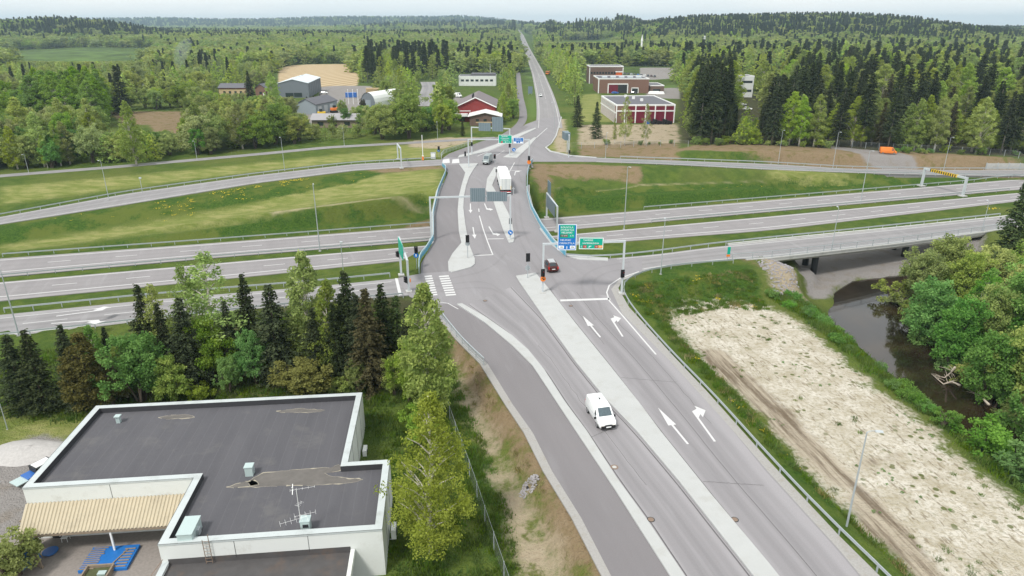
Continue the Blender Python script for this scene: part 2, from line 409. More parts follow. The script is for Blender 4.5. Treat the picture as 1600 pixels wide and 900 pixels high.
def height(X, Y):
    X = np.asarray(X, float); Y = np.asarray(Y, float)
    # gently varying base level
    k = 1 / (1 + np.exp(-(Y - 150 - .32 * X) / 14))
    base = -2.7 * (1 - k) + 0.0 * k
    near_right = 1 / (1 + np.exp(-(X - 25) / 8))
    base = base - .4 * near_right * (1 - k)
    num = base / 24.0 ** 3; den = np.full(X.shape, 1 / 24.0 ** 3)
    for P, hw in CORR:
        x0, x1 = P[:, 0].min() - 80, P[:, 0].max() + 80; y0, y1 = P[:, 1].min() - 80, P[:, 1].max() + 80
        m = (X > x0) & (X < x1) & (Y > y0) & (Y < y1)
        if not m.any(): continue
        d, z = segd(X[m], Y[m], P)
        w = 1 / (np.maximum(d - hw, 0) + .35) ** 3
        num[m] += w * (z - .12); den[m] += w
    for P, z in PADS:
        x = [p[0] for p in P]; y = [p[1] for p in P]
        m = (X > min(x) - 80) & (X < max(x) + 80) & (Y > min(y) - 80) & (Y < max(y) + 80)
        if not m.any(): continue
        d = np.maximum(sdf(X[m], Y[m], P), 0)
        w = 1 / (d + .35) ** 3
        num[m] += w * (z - .12); den[m] += w
    h = num / den
    hill = np.zeros(X.shape)
    for xs, zs, y, w in RG:
        q = np.interp(X * (y / np.maximum(Y, 1)) ** .0, xs, zs, left=zs[0], right=zs[-1])
        hill = np.maximum(hill, q * np.exp(-((Y - y) / w) ** 2))
    hill += 3.5 * np.clip((Y - 500) / 800, 0, 1) * (np.sin(X / 170 + 1) * np.sin(Y / 230))
    dr, zr = segd(X, Y, far_road)
    f = np.clip((dr - 8) / 60, 0, 1); f = f * f * (3 - 2 * f)
    return h + hill * f
def G(u, v, z=-2.0):
    for _ in range(12): p = W(u, v, z); z = .5 * z + .5 * hz(p.x, p.y)
    return W(u, v, z)
def hz(x, y): return float(height(np.array([x]), np.array([y]))[0])
def graded(a, b, lo, hi, s0, g, cap):
    core = list(np.arange(a, b + 1e-6, s0)); s = s0; x = core[-1]; r = []
    while x < hi: s = min(s * g, cap); x += s; r.append(x)
    s = s0; x = core[0]; l = []
    while x > lo: s = min(s * g, cap); x -= s; l.append(x)
    return np.array(l[::-1] + core + r)
gx = graded(-115, 170, -6500, 6500, 1.0, 1.07, 110); gy = graded(14, 212, -60, 7600, 1.0, 1.05, 80)
GX, GY = np.meshgrid(gx, gy)
GZ = height(GX, GY)
fine = (np.sin(GX * .9 + np.sin(GY * .53) * 2) * np.sin(GY * .77 + GX * .21)) * .05
def PXG(l):   # where the sight line of a traced pixel meets the finished terrain
    out = []
    for q in l:
        best = None
        for i in range(240):
            z = 3 - i * .05; p = W(q[0], q[1], z)
            out_z = (p.x, p.y, z)
            if best is None: best = []
            best.append(out_z)
        X = np.array([b_[0] for b_ in best]); Y = np.array([b_[1] for b_ in best]); Z = np.array([b_[2] for b_ in best])
        h = height(X, Y); k_ = np.argmax(h >= Z) if (h >= Z).any() else len(Z) - 1
        out.append(Vector((X[k_], Y[k_], Z[k_])))
    return out
ZONES = {
 'sand': [lot],
 'gravel': [gravel_br, yard_left, PX([(500, 134), (580, 134), (598, 160), (560, 170), (545, 195), (470, 195), (466, 176), (498, 160)]), PX([(1000, 106), (1060, 106), (1065, 122), (1000, 126)]), PX([(1010, 140), (1062, 136), (1062, 155), (1010, 152)]), PX([(1290, 223), (1400, 236), (1440, 244), (1400, 249), (1352, 245), (1300, 233)], -1.2), PX([(705, 150), (722, 150), (722, 190), (703, 190)])],
 'soil': [PX([(704, 520), (714, 528), (752, 570), (790, 632), (822, 680), (852, 740), (897, 815), (945, 902), (980, 960), (960, 960), (900, 905), (862, 840), (822, 760), (785, 700), (745, 640), (708, 570)], -1.6), PX([(1058, 240), (1085, 229), (1200, 226), (1330, 229), (1600, 236), (1600, 250), (1400, 248), (1200, 247), (1040, 243)], -.7), PX([(170, 174), (292, 174), (288, 206), (245, 210), (232, 194), (196, 196)]), PX([(905, 224), (1060, 222), (1060, 246), (905, 243)]), PX([(832, 258), (870, 258), (1000, 260), (1000, 270), (940, 268), (862, 272), (862, 292), (842, 285), (829, 275)], -.4), PX([(560, 262), (690, 258), (690, 266), (600, 270)], -.6), PX([(640, 341), (672, 333), (672, 352), (628, 353)], -5), PX([(1145, 403), (1170, 415), (1195, 430), (1185, 425), (1150, 415)], -2)],
 'path': [PXG([(862, 294), (1000, 288.6), (1200, 283.6), (1200, 285.2), (1000, 290.4), (862, 297.5)]), PXG([(420, 332), (480, 324.5), (600, 308.8), (684, 303.5), (684, 304.8), (600, 310.5), (480, 326.5), (425, 335)])],
 'dirt': [PX([(704, 575), (716, 590), (745, 650), (785, 720), (820, 790), (862, 870), (890, 960), (815, 960), (800, 850), (768, 740), (735, 650), (712, 610)], -2.4), PX([(905, 195), (1058, 193), (1062, 222), (905, 226)]), PX([(1185, 432), (1215, 430), (1250, 455), (1252, 470), (1240, 486), (1205, 470)], -4.6), PX([(862, 182), (882, 186), (888, 240), (870, 236), (866, 222)], 0), PX([(800, 205), (826, 198), (812, 190)]), PX([(690, 232), (760, 214), (700, 214), (640, 219), (640, 228)]), [Vector((810,1300,0)),Vector((900,1290,0)),Vector((960,1440,0)),Vector((860,1460,0))]],
 'pale': [PXG([(0, 385, -5.8), (200, 354, -4.5), (400, 318, -2.8), (440, 290, -2), (690, 262, -.3), (690, 299, -.6), (600, 307, -1.8), (480, 325, -2.8), (400, 345, -3.6), (200, 369, -5.2), (0, 395, -6)]), PXG([(0, 292), (200, 276), (430, 252), (640, 232), (690, 234), (690, 246), (560, 252), (400, 268), (0, 320)]), PX([(700, 232), (740, 222), (690, 222), (600, 228), (600, 234)]), PX([(1200, 268), (1400, 274), (1400, 284), (1200, 282)], -3.5), PX([(858, 286), (1200, 279), (1300, 276), (1300, 279), (1200, 283), (858, 292)], -1.2), PX([(853, 232), (870, 200), (880, 186), (888, 240)]), PX([(905, 148), (935, 146), (960, 190), (905, 190)]), PX([(0, 640), (60, 650), (150, 640), (130, 700), (0, 700)], -2.6)],
 'lush': [PX([(1030, 249), (1200, 250), (1400, 252), (1500, 256), (1500, 262), (1330, 261), (1200, 253)], -1.5), PXG([(-200, 366, -5), (0, 352, -4.3), (200, 321, -3.1), (420, 287, -1.9), (560, 269, -1), (620, 265, -.6), (560, 285, -1.3), (420, 312, -2.6), (200, 347, -4.2), (0, 382, -5.5), (-200, 400, -6)]), PXG([(-200, 428, -6.2), (0, 396, -6), (250, 370, -4.9), (400, 348, -3.8), (470, 330, -3), (660, 305, -1.5), (682, 301, -.8), (676, 340, -4), (640, 352, -6), (400, 372, -6.3), (200, 387, -6.3), (0, 405, -6.5), (-200, 432, -6.5)]), PXG([(826, 288, -.5), (856, 294, -1), (1000, 290, -1.6), (1200, 285, -2.9), (1400, 281, -4.8), (1600, 273, -6.2), (1600, 279, -6.4), (1200, 311, -6.4), (870, 336, -6.4), (838, 340, -6.4)]), PX([(978, 440), (1120, 416), (1170, 424), (1205, 470), (1130, 467), (1050, 481), (1044, 495), (1060, 525), (1107, 572), (1200, 655), (1287, 758), (1400, 872), (1480, 960), (1440, 960), (1400, 908), (1325, 833), (1200, 718), (1100, 606), (990, 482)], -1.5), PX([(1200, 478), (1290, 466), (1330, 490), (1345, 520), (1390, 555), (1430, 596), (1480, 630), (1530, 670), (1580, 720), (1660, 790), (1760, 900), (1720, 880), (1600, 787), (1550, 757), (1500, 719), (1450, 667), (1400, 632), (1350, 592), (1300, 547), (1245, 502)], -4.5), PX([(680, 570), (700, 560), (720, 625), (760, 715), (795, 810), (812, 910), (780, 910), (752, 820), (724, 730), (690, 640)], -2.7), PX([(1455, 447), (1420, 510), (1500, 565), (1600, 670), (1760, 780), (1900, 700), (1640, 400), (1500, 420)], -5)],
 'mud': [PX([(1095, 545), (1130, 545), (1175, 588), (1232, 640), (1298, 705), (1362, 772), (1340, 775), (1300, 755), (1255, 712), (1200, 655), (1150, 608), (1110, 572)], -3), PX([(1310, 742), (1362, 768), (1440, 850), (1500, 940), (1480, 950), (1400, 868), (1345, 815)], -3), PX([(1330, 722), (1352, 716), (1375, 713), (1410, 706), (1412, 709), (1380, 717), (1360, 724), (1340, 730)], -3)],
 'field': [PX([(435, 106), (462, 101), (545, 100), (562, 120), (558, 134), (505, 136), (435, 130)])],
 'meadow': [PX([(5, 94), (40, 84), (130, 81), (200, 84), (245, 86), (245, 96), (140, 98), (20, 98)]), PX([(1010, 135), (1062, 132), (1062, 150)]), PX([(820, 100), (832, 100), (842, 180), (826, 190)])],
 'forest': [PX([(1060, 223), (1640, 231), (1800, 120), (1060, 130)]), PX([(-20, 640), (640, 620), (690, 500), (600, 480), (440, 500), (200, 540), (100, 600)], -2.7)],
}
gm = bpy.data.meshes.new('ground')
nyy, nxx = GX.shape
vv = np.stack([GX.ravel(), GY.ravel(), (GZ + fine * (GY < 260)).ravel()], 1)
idx = np.arange(nyy * nxx).reshape(nyy, nxx)
ff = np.stack([idx[:-1, :-1].ravel(), idx[:-1, 1:].ravel(), idx[1:, 1:].ravel(), idx[1:, :-1].ravel()], 1)
gm.vertices.add(len(vv)); gm.vertices.foreach_set('co', vv.ravel())
gm.loops.add(ff.size); gm.loops.foreach_set('vertex_index', ff.ravel().astype(np.int32))
gm.polygons.add(len(ff)); gm.polygons.foreach_set('loop_start', (np.arange(len(ff)) * 4).astype(np.int32))
gm.polygons.foreach_set('use_smooth', np.ones(len(ff), bool)); gm.update()
for zn, polys in ZONES.items():
    d = np.full(GX.shape, 60.0)
    for P in polys: d = np.minimum(d, sdf(GX, GY, P))
    a = gm.attributes.new('z_' + zn, 'FLOAT', 'POINT'); a.data.foreach_set('value', np.clip(d, -60, 60).ravel().astype(np.float32))
dfar = np.clip((GY - 330) / 200, 0, 1)
a = gm.attributes.new('z_wild', 'FLOAT', 'POINT'); a.data.foreach_set('value', dfar.ravel().astype(np.float32))
m, nt, b = newmat('ground_cover'); k = NT(nt); co = k.pos()
n1 = k.noise(.035, 5, co); n2 = k.noise(.33, 5, co, .65); n3 = k.noise(2.2, 4, co, .7); n4 = k.noise(7.0, 2, co)
edge = k.math('ADD', k.math('MULTIPLY', k.math('SUBTRACT', n2, .5), 5.0), k.math('MULTIPLY', k.math('SUBTRACT', n3, .5), 2.4))
def zone(z, soft=.5, amp=1.0):
    return k.step(k.math('ADD', k.attr('z_' + z), k.math('MULTIPLY', edge, amp)), soft, -soft)
g = k.mix(k.step(n2, .35, .65), (.062, .108, .022), (.115, .160, .032))
g = k.mix(k.math('MULTIPLY', k.step(n1, .42, .62), .55), g, (.165, .175, .050))
g = k.mix(k.math('MULTIPLY', k.step(n4, .45, .62), .45), g, (.05, .085, .018))
g = k.mix(k.math('MULTIPLY', k.step(n3, .52, .75), .5), g, (.050, .088, .020))
pale = k.mix(k.step(k.noise(.5, 5, k.mapping(co, (.35, 1, 1), (0, 0, .25)), .7), .35, .68), (.175, .215, .050), (.35, .335, .135))
c = k.mix(k.math('MULTIPLY', zone('pale', 2.5, 1.3), .85), g, pale)
lush = k.mix(k.step(k.math('ADD', k.math('MULTIPLY', n3, .6), k.math('MULTIPLY', n4, .4)), .36, .64), (.030, .074, .013), (.078, .136, .023))
lush = k.mix(k.math('MULTIPLY', k.step(k.noise(.11, 5, co, .7), .46, .60), .75), lush, (.130, .155, .034))
c = k.mix(zone('lush', .9, .8), c, lush)
c = k.mix(zone('meadow', 3, .3), c, k.mix(n1, (.10, .17, .04), (.14, .20, .055)))
c = k.mix(zone('forest', 3, 1), c, k.mix(n2, (.035, .05, .018), (.10, .085, .05)))
c = k.mix(k.math('MULTIPLY', k.attr('z_wild'), k.step(n1, .4, .6)), c, (.06, .09, .028))
stripe = k.n('ShaderNodeTexWave', bands_direction='X'); stripe.inputs['Scale'].default_value = .035; stripe.inputs['Distortion'].default_value = .5
k.l(k.mapping(co, (1, 1, 1), (0, 0, R(18))), stripe.inputs['Vector'])
c = k.mix(zone('field', 1.2, .2), c, k.mix(stripe.outputs[1], (.36, .26, .145), (.56, .45, .29)))
soil = k.mix(n3, (.17, .115, .065), (.33, .25, .16))
soil = k.mix(k.math('MULTIPLY', k.step(n2, .50, .64), .75), soil, (.15, .13, .045))
c = k.mix(k.math('MULTIPLY', zone('soil', 1.3, 1.15), .95), c, soil)
dirt = k.mix(n3, (.28, .22, .14), (.50, .43, .32))
dirt = k.mix(k.step(n2, .55, .66), dirt, k.mix(n3, (.09, .12, .03), (.2, .18, .08)))
c = k.mix(zone('dirt', 1.2, 1.1), c, dirt)
grav = k.mix(n4, (.20, .185, .175), (.34, .32, .305))
grav = k.mix(k.math('MULTIPLY', k.step(n2, .48, .7), .5), grav, (.22, .18, .135))
c = k.mix(zone('gravel', .8, .7), c, grav)
vo = k.n('ShaderNodeTexVoronoi'); vo.inputs['Scale'].default_value = .95; k.l(co, vo.inputs['Vector'])
sand = k.mix(k.step(n2, .3, .7), (.45, .405, .31), (.68, .64, .56))
sand = k.mix(k.math('MULTIPLY', k.step(n3, .46, .6), .6), sand, (.36, .31, .21))
sand = k.mix(k.math('MULTIPLY', k.step(k.noise(1.1, 2, k.along(co, heading((1110, 560), (1400, 868), -3), .5, 2.2), .8), .58, .66), .7), sand, (.22, .18, .12))
spots = k.math('MULTIPLY', k.step(vo.outputs[0], .30, .20), k.step(k.noise(.16, 3, co), .44, .60))
sp2 = k.math('MULTIPLY', k.step(k.noise(3.1, 3, co, .75), .60, .66), k.step(n2, .45, .70))
sand = k.mix(k.math('MULTIPLY', sp2, .8), sand, k.mix(n4, (.10, .11, .035), (.20, .16, .09)))
sand = k.mix(k.math('MULTIPLY', spots, .9), sand, k.mix(n4, (.055, .095, .022), (.17, .17, .055)))
c = k.mix(zone('sand', 1.0, 1.35), c, sand)
c = k.mix(k.math('MULTIPLY', zone('path', .5, .16), .85), c, k.mix(n3, (.26, .22, .12), (.46, .42, .27)))
mt = k.noise(.9, 4, k.along(co, heading((1110, 560), (1400, 868), -3), .10, 1.3), .7)
mudc = k.mix(k.step(mt, .38, .62), (.17, .13, .09), (.46, .40, .31))
c = k.mix(k.math('MULTIPLY', zone('mud', .6, .35), .92), c, mudc)
k.l(c, b.inputs['Base Color']); b.inputs['Roughness'].default_value = 1.0; b.inputs['Specular IOR Level'].default_value = .05
k.l(k.bump(k.math('ADD', n3, k.math('MULTIPLY', n4, .5)), .9, .4), b.inputs['Normal'])
M['ground'] = m
tag(link('ground', gm, None, [m]), kind='structure')
# ------------------------------------------------------------------ asphalt
def asphalt(name, col, rot, ruts=None):
    m, nt, b = newmat(name); k = NT(nt); co = k.pos()
    f1 = k.noise(9, 3, co, .7); f2 = k.noise(.34, 4, k.along(co, rot + R(90), .10, 1), .6); f3 = k.noise(.05, 3, co)
    v = k.math('ADD', k.math('MULTIPLY', f1, .22), k.math('ADD', k.math('MULTIPLY', f2, .30), k.math('MULTIPLY', f3, .12)))
    v = k.math('ADD', v, .68)
    if ruts:
        uv = k.n('ShaderNodeTexCoord').outputs['UV']; sx = k.n('ShaderNodeSeparateXYZ'); k.l(uv, sx.inputs[0]); u = sx.outputs[0]
        wob = k.math('MULTIPLY_ADD', k.math('SUBTRACT', f2, .5), .05, u)
        for (pos, wd, am) in ruts:
            d = k.math('ABSOLUTE', k.math('SUBTRACT', wob, pos))
            v = k.math('MULTIPLY_ADD', k.step(d, wd, wd * .25), am, v)
    o = k.n('ShaderNodeVectorMath', operation='SCALE'); o.inputs[0].default_value = col; k.l(v, o.inputs['Scale'])
    c = k.mix(k.math('MULTIPLY', k.step(k.noise(.6, 4, k.along(co, rot + R(90), .15, 1)), .56, .7), .35), o.outputs[0], (col[0] * 1.25, col[1] * 1.28, col[2] * 1.28))
    k.l(c, b.inputs['Base Color']); b.inputs['Roughness'].default_value = .9; b.inputs['Specular IOR Level'].default_value = .15
    k.l(k.bump(f1, .15, .01), b.inputs['Normal'])
    return m
ROT = heading((1200, 900), (830, 460))   # direction of the approach road
M['asphalt'] = asphalt('light_asphalt', (.250, .240, .247), ROT - R(90))
M['asphalt_lane'] = asphalt('lane_asphalt', (.250, .240, .247), ROT - R(90), [(.02, .10, .18), (.27, .06, -.07), (.40, .05, .10), (.55, .06, -.07), (.70, .05, .05), (.95, .16, .20)])
M['asphalt_cycle'] = asphalt('cycle_asphalt', (.200, .189, .194), ROT - R(90))
M['asphalt_mway'] = asphalt('motorway_asphalt', (.255, .242, .244), R(110) - R(90), [(.03, .06, .14), (.20, .04, -.05), (.33, .035, .03), (.42, .04, -.04), (.55, .04, .03), (.66, .04, -.05), (.80, .05, .05), (.94, .08, .2)])
M['asphalt_ramp'] = asphalt('ramp_asphalt', (.25, .242, .244), R(105) - R(90), [(.08, .1, .18), (.35, .07, -.10), (.5, .08, .06), (.62, .07, -.10), (.92, .1, .18)])
M['shoulder'] = simple('gravel_shoulder', (.33, .32, .305), .95, .25, 6, bump=.3, dirt=(.27, .24, .19), dscale=1.2, damt=.5)
M['island'] = simple('pale_concrete_paving', (.43, .438, .430), .9, .07, .5, dirt=(.36, .355, .33), dscale=.45, damt=.5)
M['kerb'] = simple('kerb_concrete', (.45, .46, .46), .9, .1, 2)
M['paint'] = simple('road_paint', (.58, .58, .575), .7, .08, 5, dirt=(.42, .41, .40), dscale=2.5, damt=.5)
def ribbon(name, A, B, mat, dz=0.0, skirt=.35, n=0, kind='structure'):
    if n: A, B = resample(A, n), resample(B, n)
    mb = MB(); mb.uv = []
    L = 0
    for i in range(len(A)):
        if i: L += np.linalg.norm(A[i] - A[i - 1])
        a, b = A[i], B[i]
        mb.v += [(a[0], a[1], a[2] + dz - skirt), (a[0], a[1], a[2] + dz), (b[0], b[1], b[2] + dz), (b[0], b[1], b[2] + dz - skirt)]
        mb.uv += [(0, L), (0, L), (1, L), (1, L)]
    for i in range(len(A) - 1):
        o = i * 4
        for j in ((0, 1), (1, 2), (2, 3)):
            mb.f.append((o + j[0], o + j[1], o + 4 + j[1], o + 4 + j[0])[::-1]); mb.mi.append(0)
    ob = mb.build(name, mat)
    return tag(ob, kind=kind)
def flatpoly(name, pts, mat, z=0.0, thick=.3, kind='structure', side=None):
    mb = MB(); P = [(p[0], p[1]) for p in pts]
    mb.prism(P, z - thick, z, 0, True, 1 if side else 0)
    return tag(mb.build(name, [mat] + ([side] if side else [])), kind=kind)
ribbon('motorway', *ED['mU'], M['asphalt_mway']); ribbon('motorway', *ED['mL'], M['asphalt_mway'])
ribbon('ramp_road', *ED['rUL'], M['asphalt_ramp'], -.004, 1.2); ribbon('ramp_road', *ED['rUR'], M['asphalt_ramp'], -.004, 1.6)
ribbon('ramp_road', *ED['rLL'], M['asphalt_ramp'], -.004); ribbon('ramp_road', *ED['rLR'], M['asphalt_ramp'], -.004)
def offset(P, d):
    P = np.asarray(P, float); t = np.gradient(P[:, :2], axis=0); t /= np.linalg.norm(t, axis=1)[:, None] + 1e-9
    Q = P.copy(); Q[:, 0] += -t[:, 1] * d; Q[:, 1] += t[:, 0] * d
    return Q
fr = smooth(resample(far_road, 160), 6)
m_fr = asphalt('far_road_asphalt', (.26, .25, .25), 0, [(.05, .1, .16), (.3, .06, -.05), (.5, .05, .05), (.7, .06, -.05), (.95, .1, .16)])
ribbon('main_road', offset(fr, 5.2), offset(fr, -5.2), m_fr, -.008)
cf = smooth(resample(cyc_far, 80), 4); ribbon('cycle_path', offset(cf, 1.7), offset(cf, -1.7), M['asphalt_cycle'], -.012)
orr = smooth(resample(old_road, 90), 5); ribbon('side_road', offset(orr, 2.0), offset(orr, -2.0), M['asphalt_ramp'], -.016)
ss = smooth(resample(side_street, 20), 3); ribbon('side_road', offset(ss, 5), offset(ss, -5), M['asphalt_ramp'], .05)
# junction and approach road, one sheet
junction = PX([(1060, 1290), (978, 960), (945, 900), (897, 807), (852, 735), (822, 675), (791, 630), (752, 566), (714, 529), (690, 500), (668, 476), (640, 463), (628, 447), (622, 434), (657, 427.5), (658, 412), (667, 396), (679, 375), (679, 337), (687, 300), (700, 270), (690, 258.5), (690, 248.5), (702, 240), (752, 221), (792, 210), (812, 201), (822, 194), (838, 188), (846, 185), (877, 182), (868, 212), (859, 225), (850, 230), (857, 237), (888, 244), (932, 247), (932, 252.3), (833, 252.5), (826, 258), (822, 275), (822, 300), (828, 325), (844, 355), (865, 380), (886, 399.5), (950, 404), (1003, 399.5), (1003, 425), (972, 437), (963, 450), (980, 482), (1050, 556), (1100, 610), (1200, 722), (1310, 842), (1370, 902), (1420, 960), (1705, 1290)])
flatpoly('main_road', junction, M['asphalt'], 0.0, .12)
cyc = PX([(1060, 1290), (978, 960), (955, 900), (907, 807), (862, 735), (832, 675), (800, 630), (760, 565), (722, 527), (700, 504), (676, 478), (700, 474), (716, 479), (758, 505), (801, 541), (832, 572), (865, 622), (900, 675), (960, 765), (1046, 900), (1085, 960), (1300, 1290)])
flatpoly('cycle_path', cyc, M['asphalt_cycle'], .004, .1)
cyc2 = PX([(657, 427), (659, 411), (668, 395.5), (680, 375), (680, 337), (688, 300), (701, 270), (694, 258), (719, 257), (727, 270), (722, 287), (717, 307), (715, 330), (717, 362), (721, 380), (707, 397), (700, 410), (701, 424)])
flatpoly('cycle_path', cyc2, M['asphalt_cycle'], .004, .1)
cyc3 = PX([(695, 246), (703, 240), (752, 221), (792, 210), (812, 201), (818, 196), (826, 198), (800, 215), (770, 226), (735, 238), (716, 246)])
flatpoly('cycle_path', cyc3, M['asphalt_cycle'], .004, .1)
# lanes with wheel wear
laneR = (pl([(857, 452), (900, 507), (955, 575), (1032, 675), (1112, 775), (1215, 900), (1540, 1290)]), pl([(950, 462), (976, 495), (1044, 560), (1135, 660), (1195, 735), (1307, 858), (1342, 900), (1650, 1290)]))
ribbon('carriageway', laneR[0], laneR[1], M['asphalt_lane'], .005, .05, 60)
laneL = (pl([(730, 476), (801, 526), (852, 580), (884, 630), (917, 675), (966, 750), (1014, 815), (1070, 900), (1325, 1290)]), pl([(800, 448), (850, 501), (899, 569), (946, 627), (994, 677), (1058, 753), (1113, 823), (1174, 900), (1480, 1290)]))
ribbon('carriageway', laneL[0], laneL[1], M['asphalt_lane'], .005, .05, 60)
flatpoly('gravel_shoulder', PX([(955, 452), (972, 490), (1045, 562), (1136, 662), (1200, 737), (1310, 858), (1345, 900), (1655, 1290), (1716, 1290), (1426, 960), (1390, 915), (1312, 838), (1205, 724), (1105, 612), (1052, 556), (983, 480), (966, 450), (973, 438), (1000, 427), (998, 424), (970, 434)]), M['shoulder'], .01, .15)
flatpoly('gravel_shoulder', PX([(1055, 1290), (973, 960), (940, 900), (892, 807), (848, 735), (818, 675), (788, 630), (749, 567), (712, 530), (688, 501), (692, 499), (702, 508), (724, 529), (761, 567), (801, 632), (833, 677), (863, 737), (908, 809), (956, 902), (980, 962), (1061, 1290)]), M['shoulder'], .008, .15)
# traffic islands: real kerb steps
def island(pts, h=.13):
    flatpoly('traffic_island', PX(pts), M['island'], h, h + .05, side=M['kerb'])
island([(806, 432), (837, 427), (845, 437), (856, 450), (900, 507), (955, 575), (1000, 632), (1032, 675), (1112, 775), (1200, 880), (1216, 900), (1262, 955), (1540, 1290), (1480, 1290), (1220, 955), (1176, 900), (1115, 822), (1060, 752), (995, 675), (947, 625), (900, 567), (850, 497), (812, 442)])
island([(714, 476), (722, 475), (760, 497), (800, 525), (825, 547), (850, 578), (882, 628), (917, 675), (965, 750), (1012, 815), (1069, 900), (1107, 960), (1325, 1290), (1300, 1290), (1085, 960), (1046, 900), (960, 765), (900, 675), (865, 622), (832, 572), (801, 541), (758, 505)])
island([(717, 256.5), (747, 255.5), (740, 265), (733, 277), (728, 292), (725, 307), (724, 325), (727, 350), (732, 380), (742, 405), (742, 413), (736, 418), (722, 422), (706, 426), (701, 424), (700, 410), (707, 397), (721, 380), (717, 362), (715, 330), (717, 307), (722, 287), (727, 270)])
island([(772, 262), (776, 262), (775, 275), (769, 290), (776, 302), (785, 315), (794, 333), (800, 347), (804, 373), (802, 379), (795, 380), (787, 362), (780, 342), (770, 312), (759, 297), (761, 280)])
island([(786, 246), (808, 247), (824, 232), (839, 215), (835, 215), (818, 226), (805, 235)])
island([(715, 247), (718, 243), (740, 238), (775, 226), (800, 213), (836, 200), (838, 201), (806, 217), (780, 229), (762, 237), (735, 243)])
island([(860, 225), (851, 230.5), (858, 237), (889, 244), (932, 247), (932, 246), (890, 242.6), (861, 236), (854, 230.5), (862, 224.5), (870, 212), (878, 183), (876.5, 183), (868, 212)])
island([(845, 356), (866, 380), (887, 399), (950, 403.5), (950, 408), (905, 406), (884, 400), (863, 384), (843, 358)], .11)
# ------------------------------------------------------------------ road markings
PAINT = MB()
def stripe(pts, w=.18, z=.016):
    P = pts if isinstance(pts, np.ndarray) else pl(pts)
    A, B = offset(P, w / 2), offset(P, -w / 2)
    for i in range(len(P) - 1):
        PAINT.quad((A[i][0], A[i][1], A[i][2] + z), (B[i][0], B[i][1], B[i][2] + z), (B[i + 1][0], B[i + 1][1], B[i + 1][2] + z), (A[i + 1][0], A[i + 1][1], A[i + 1][2] + z))
def dashes(P, on, off, w=.14, z=.016):
    d = np.r_[0, np.cumsum(np.linalg.norm(np.diff(P[:, :2], axis=0), axis=1))]
    s = 0
    while s + on < d[-1]:
        t = np.linspace(s, s + on, 4); stripe(np.stack([np.interp(t, d, P[:, i]) for i in range(3)], 1), w, z); s += on + off
def ppoly(pts, z=.016): PAINT.sheet([tuple(p) for p in PX(pts)], z)
def between(nm, t): A, B = ED[nm]; return A * (1 - t) + B * t
for nm in ('mU', 'mL'):
    stripe(between(nm, .10 if nm == 'mU' else .07), .28); stripe(between(nm, .74 if nm == 'mU' else .80), .28); dashes(between(nm, .42 if nm == 'mU' else .44), 4, 8, .2)
for nm in ('rUL', 'rUR', 'rLL', 'rLR'):
    stripe(between(nm, .09 if nm != 'rLL' else .17)[1:-2], .16); stripe(between(nm, .92)[1:-2], .16)
dashes(between('rLL', .52)[:-4], 6, 5, .16)
stripe(offset(fr, 4.1), .16); stripe(offset(fr, -4.1), .16); dashes(fr[6:90], 5, 7, .2)
for a in ([(875, 469.5), (952, 467)],): ppoly([(875, 468.2), (953, 465.6), (954, 468.4), (876, 471)])
stripe([(998, 424.5), (970, 434), (952, 446), (948, 457), (952, 470), (975, 496), (1025, 554)], .2)
ppoly([(617, 435), (621.5, 435), (628, 461), (623, 462)])
stripe([(741, 399.5), (771, 398)], .35); stripe([(762, 373.5), (787, 373)], .35)
stripe([(749, 337), (755, 358), (762, 378), (770, 398)], .2); stripe([(748, 326), (748.5, 331)], .2)
stripe([(793, 266), (815, 267)], .3); stripe([(804, 254), (800, 261), (796, 268), (793, 274)], .25)
stripe([(746, 244), (790, 225)], .2); stripe([(776, 243), (788, 235)], .16); stripe([(855, 200), (846, 208), (835, 218)], .25)
stripe([(672, 470), (700, 474), (716, 483)], .15)
# zebra crossing over the left arm
for i in range(9):
    t = i / 8
    for (a, b, c_, d) in ((663, 674.5, 671, 683), (685.5, 701, 696, 712)):
        u0 = a + (c_ - a) * t; u1 = b + (d - b) * t; v = 431.5 + (460.5 - 431.5) * t; 
        sl = -1.2
        ppoly([(u0, v - .2), (u1, v + sl - .2), (u1 + .8, v + sl + 1.9), (u0 + .8, v + 1.9)])
for (u0, u1) in ((692, 702), (707, 717)): ppoly([(u0, 249.3), (u1, 248), (u1 + 1, 254.5), (u0 - 1, 255.3)])
def arrow(tail, tip, turn=0, wid=.5, hl=2.0, sh=.11):
    a, b = W(*tail), W(*tip); d = (b - a); L = d.length; d.normalize(); n = Vector((-d.y, d.x, 0))
    q = lambda s, t: (a.x + d.x * s + n.x * t, a.y + d.y * s + n.y * t, .016)
    if not turn:
        PAINT.sheet([q(0, -sh), q(L - hl, -sh), q(L - hl, -wid), q(L, 0), q(L - hl, wid), q(L - hl, sh), q(0, sh)])
    else:
        k_ = turn
        P = [q(0, -sh), q(L * .62, -sh), q(L * .70, -sh), q(L * .70, k_ * 0.5), q(L * .62, k_ * .5), q(L * .80, k_ * 2.0), q(L * 1.0, k_ * .5), q(L * .86, k_ * .5), q(L * .86, -k_ * sh), q(L * .6, -k_ * sh), q(0, -k_ * sh)] if False else None
        PAINT.sheet([q(0, -k_ * sh), q(L * .80, -k_ * sh), q(L * .86, k_ * .55), q(L * .95, k_ * .55), q(L * .80, k_ * 1.35), q(L * .62, k_ * .55), q(L * .71, k_ * .55), q(L * .62, k_ * sh), q(0, k_ * sh)])
arrow((938, 527), (910.5, 493.5), 0, .42, 3.4); arrow((973, 526), (951, 491.5), -1)
arrow((1075, 694), (1028, 637), 0, .42, 3.4); arrow((1117, 690), (1075, 632), -1)
arrow((735, 318), (735.3, 333), 0, .42, 2.6); arrow((739, 355), (742, 373), 0, .42, 2.6)
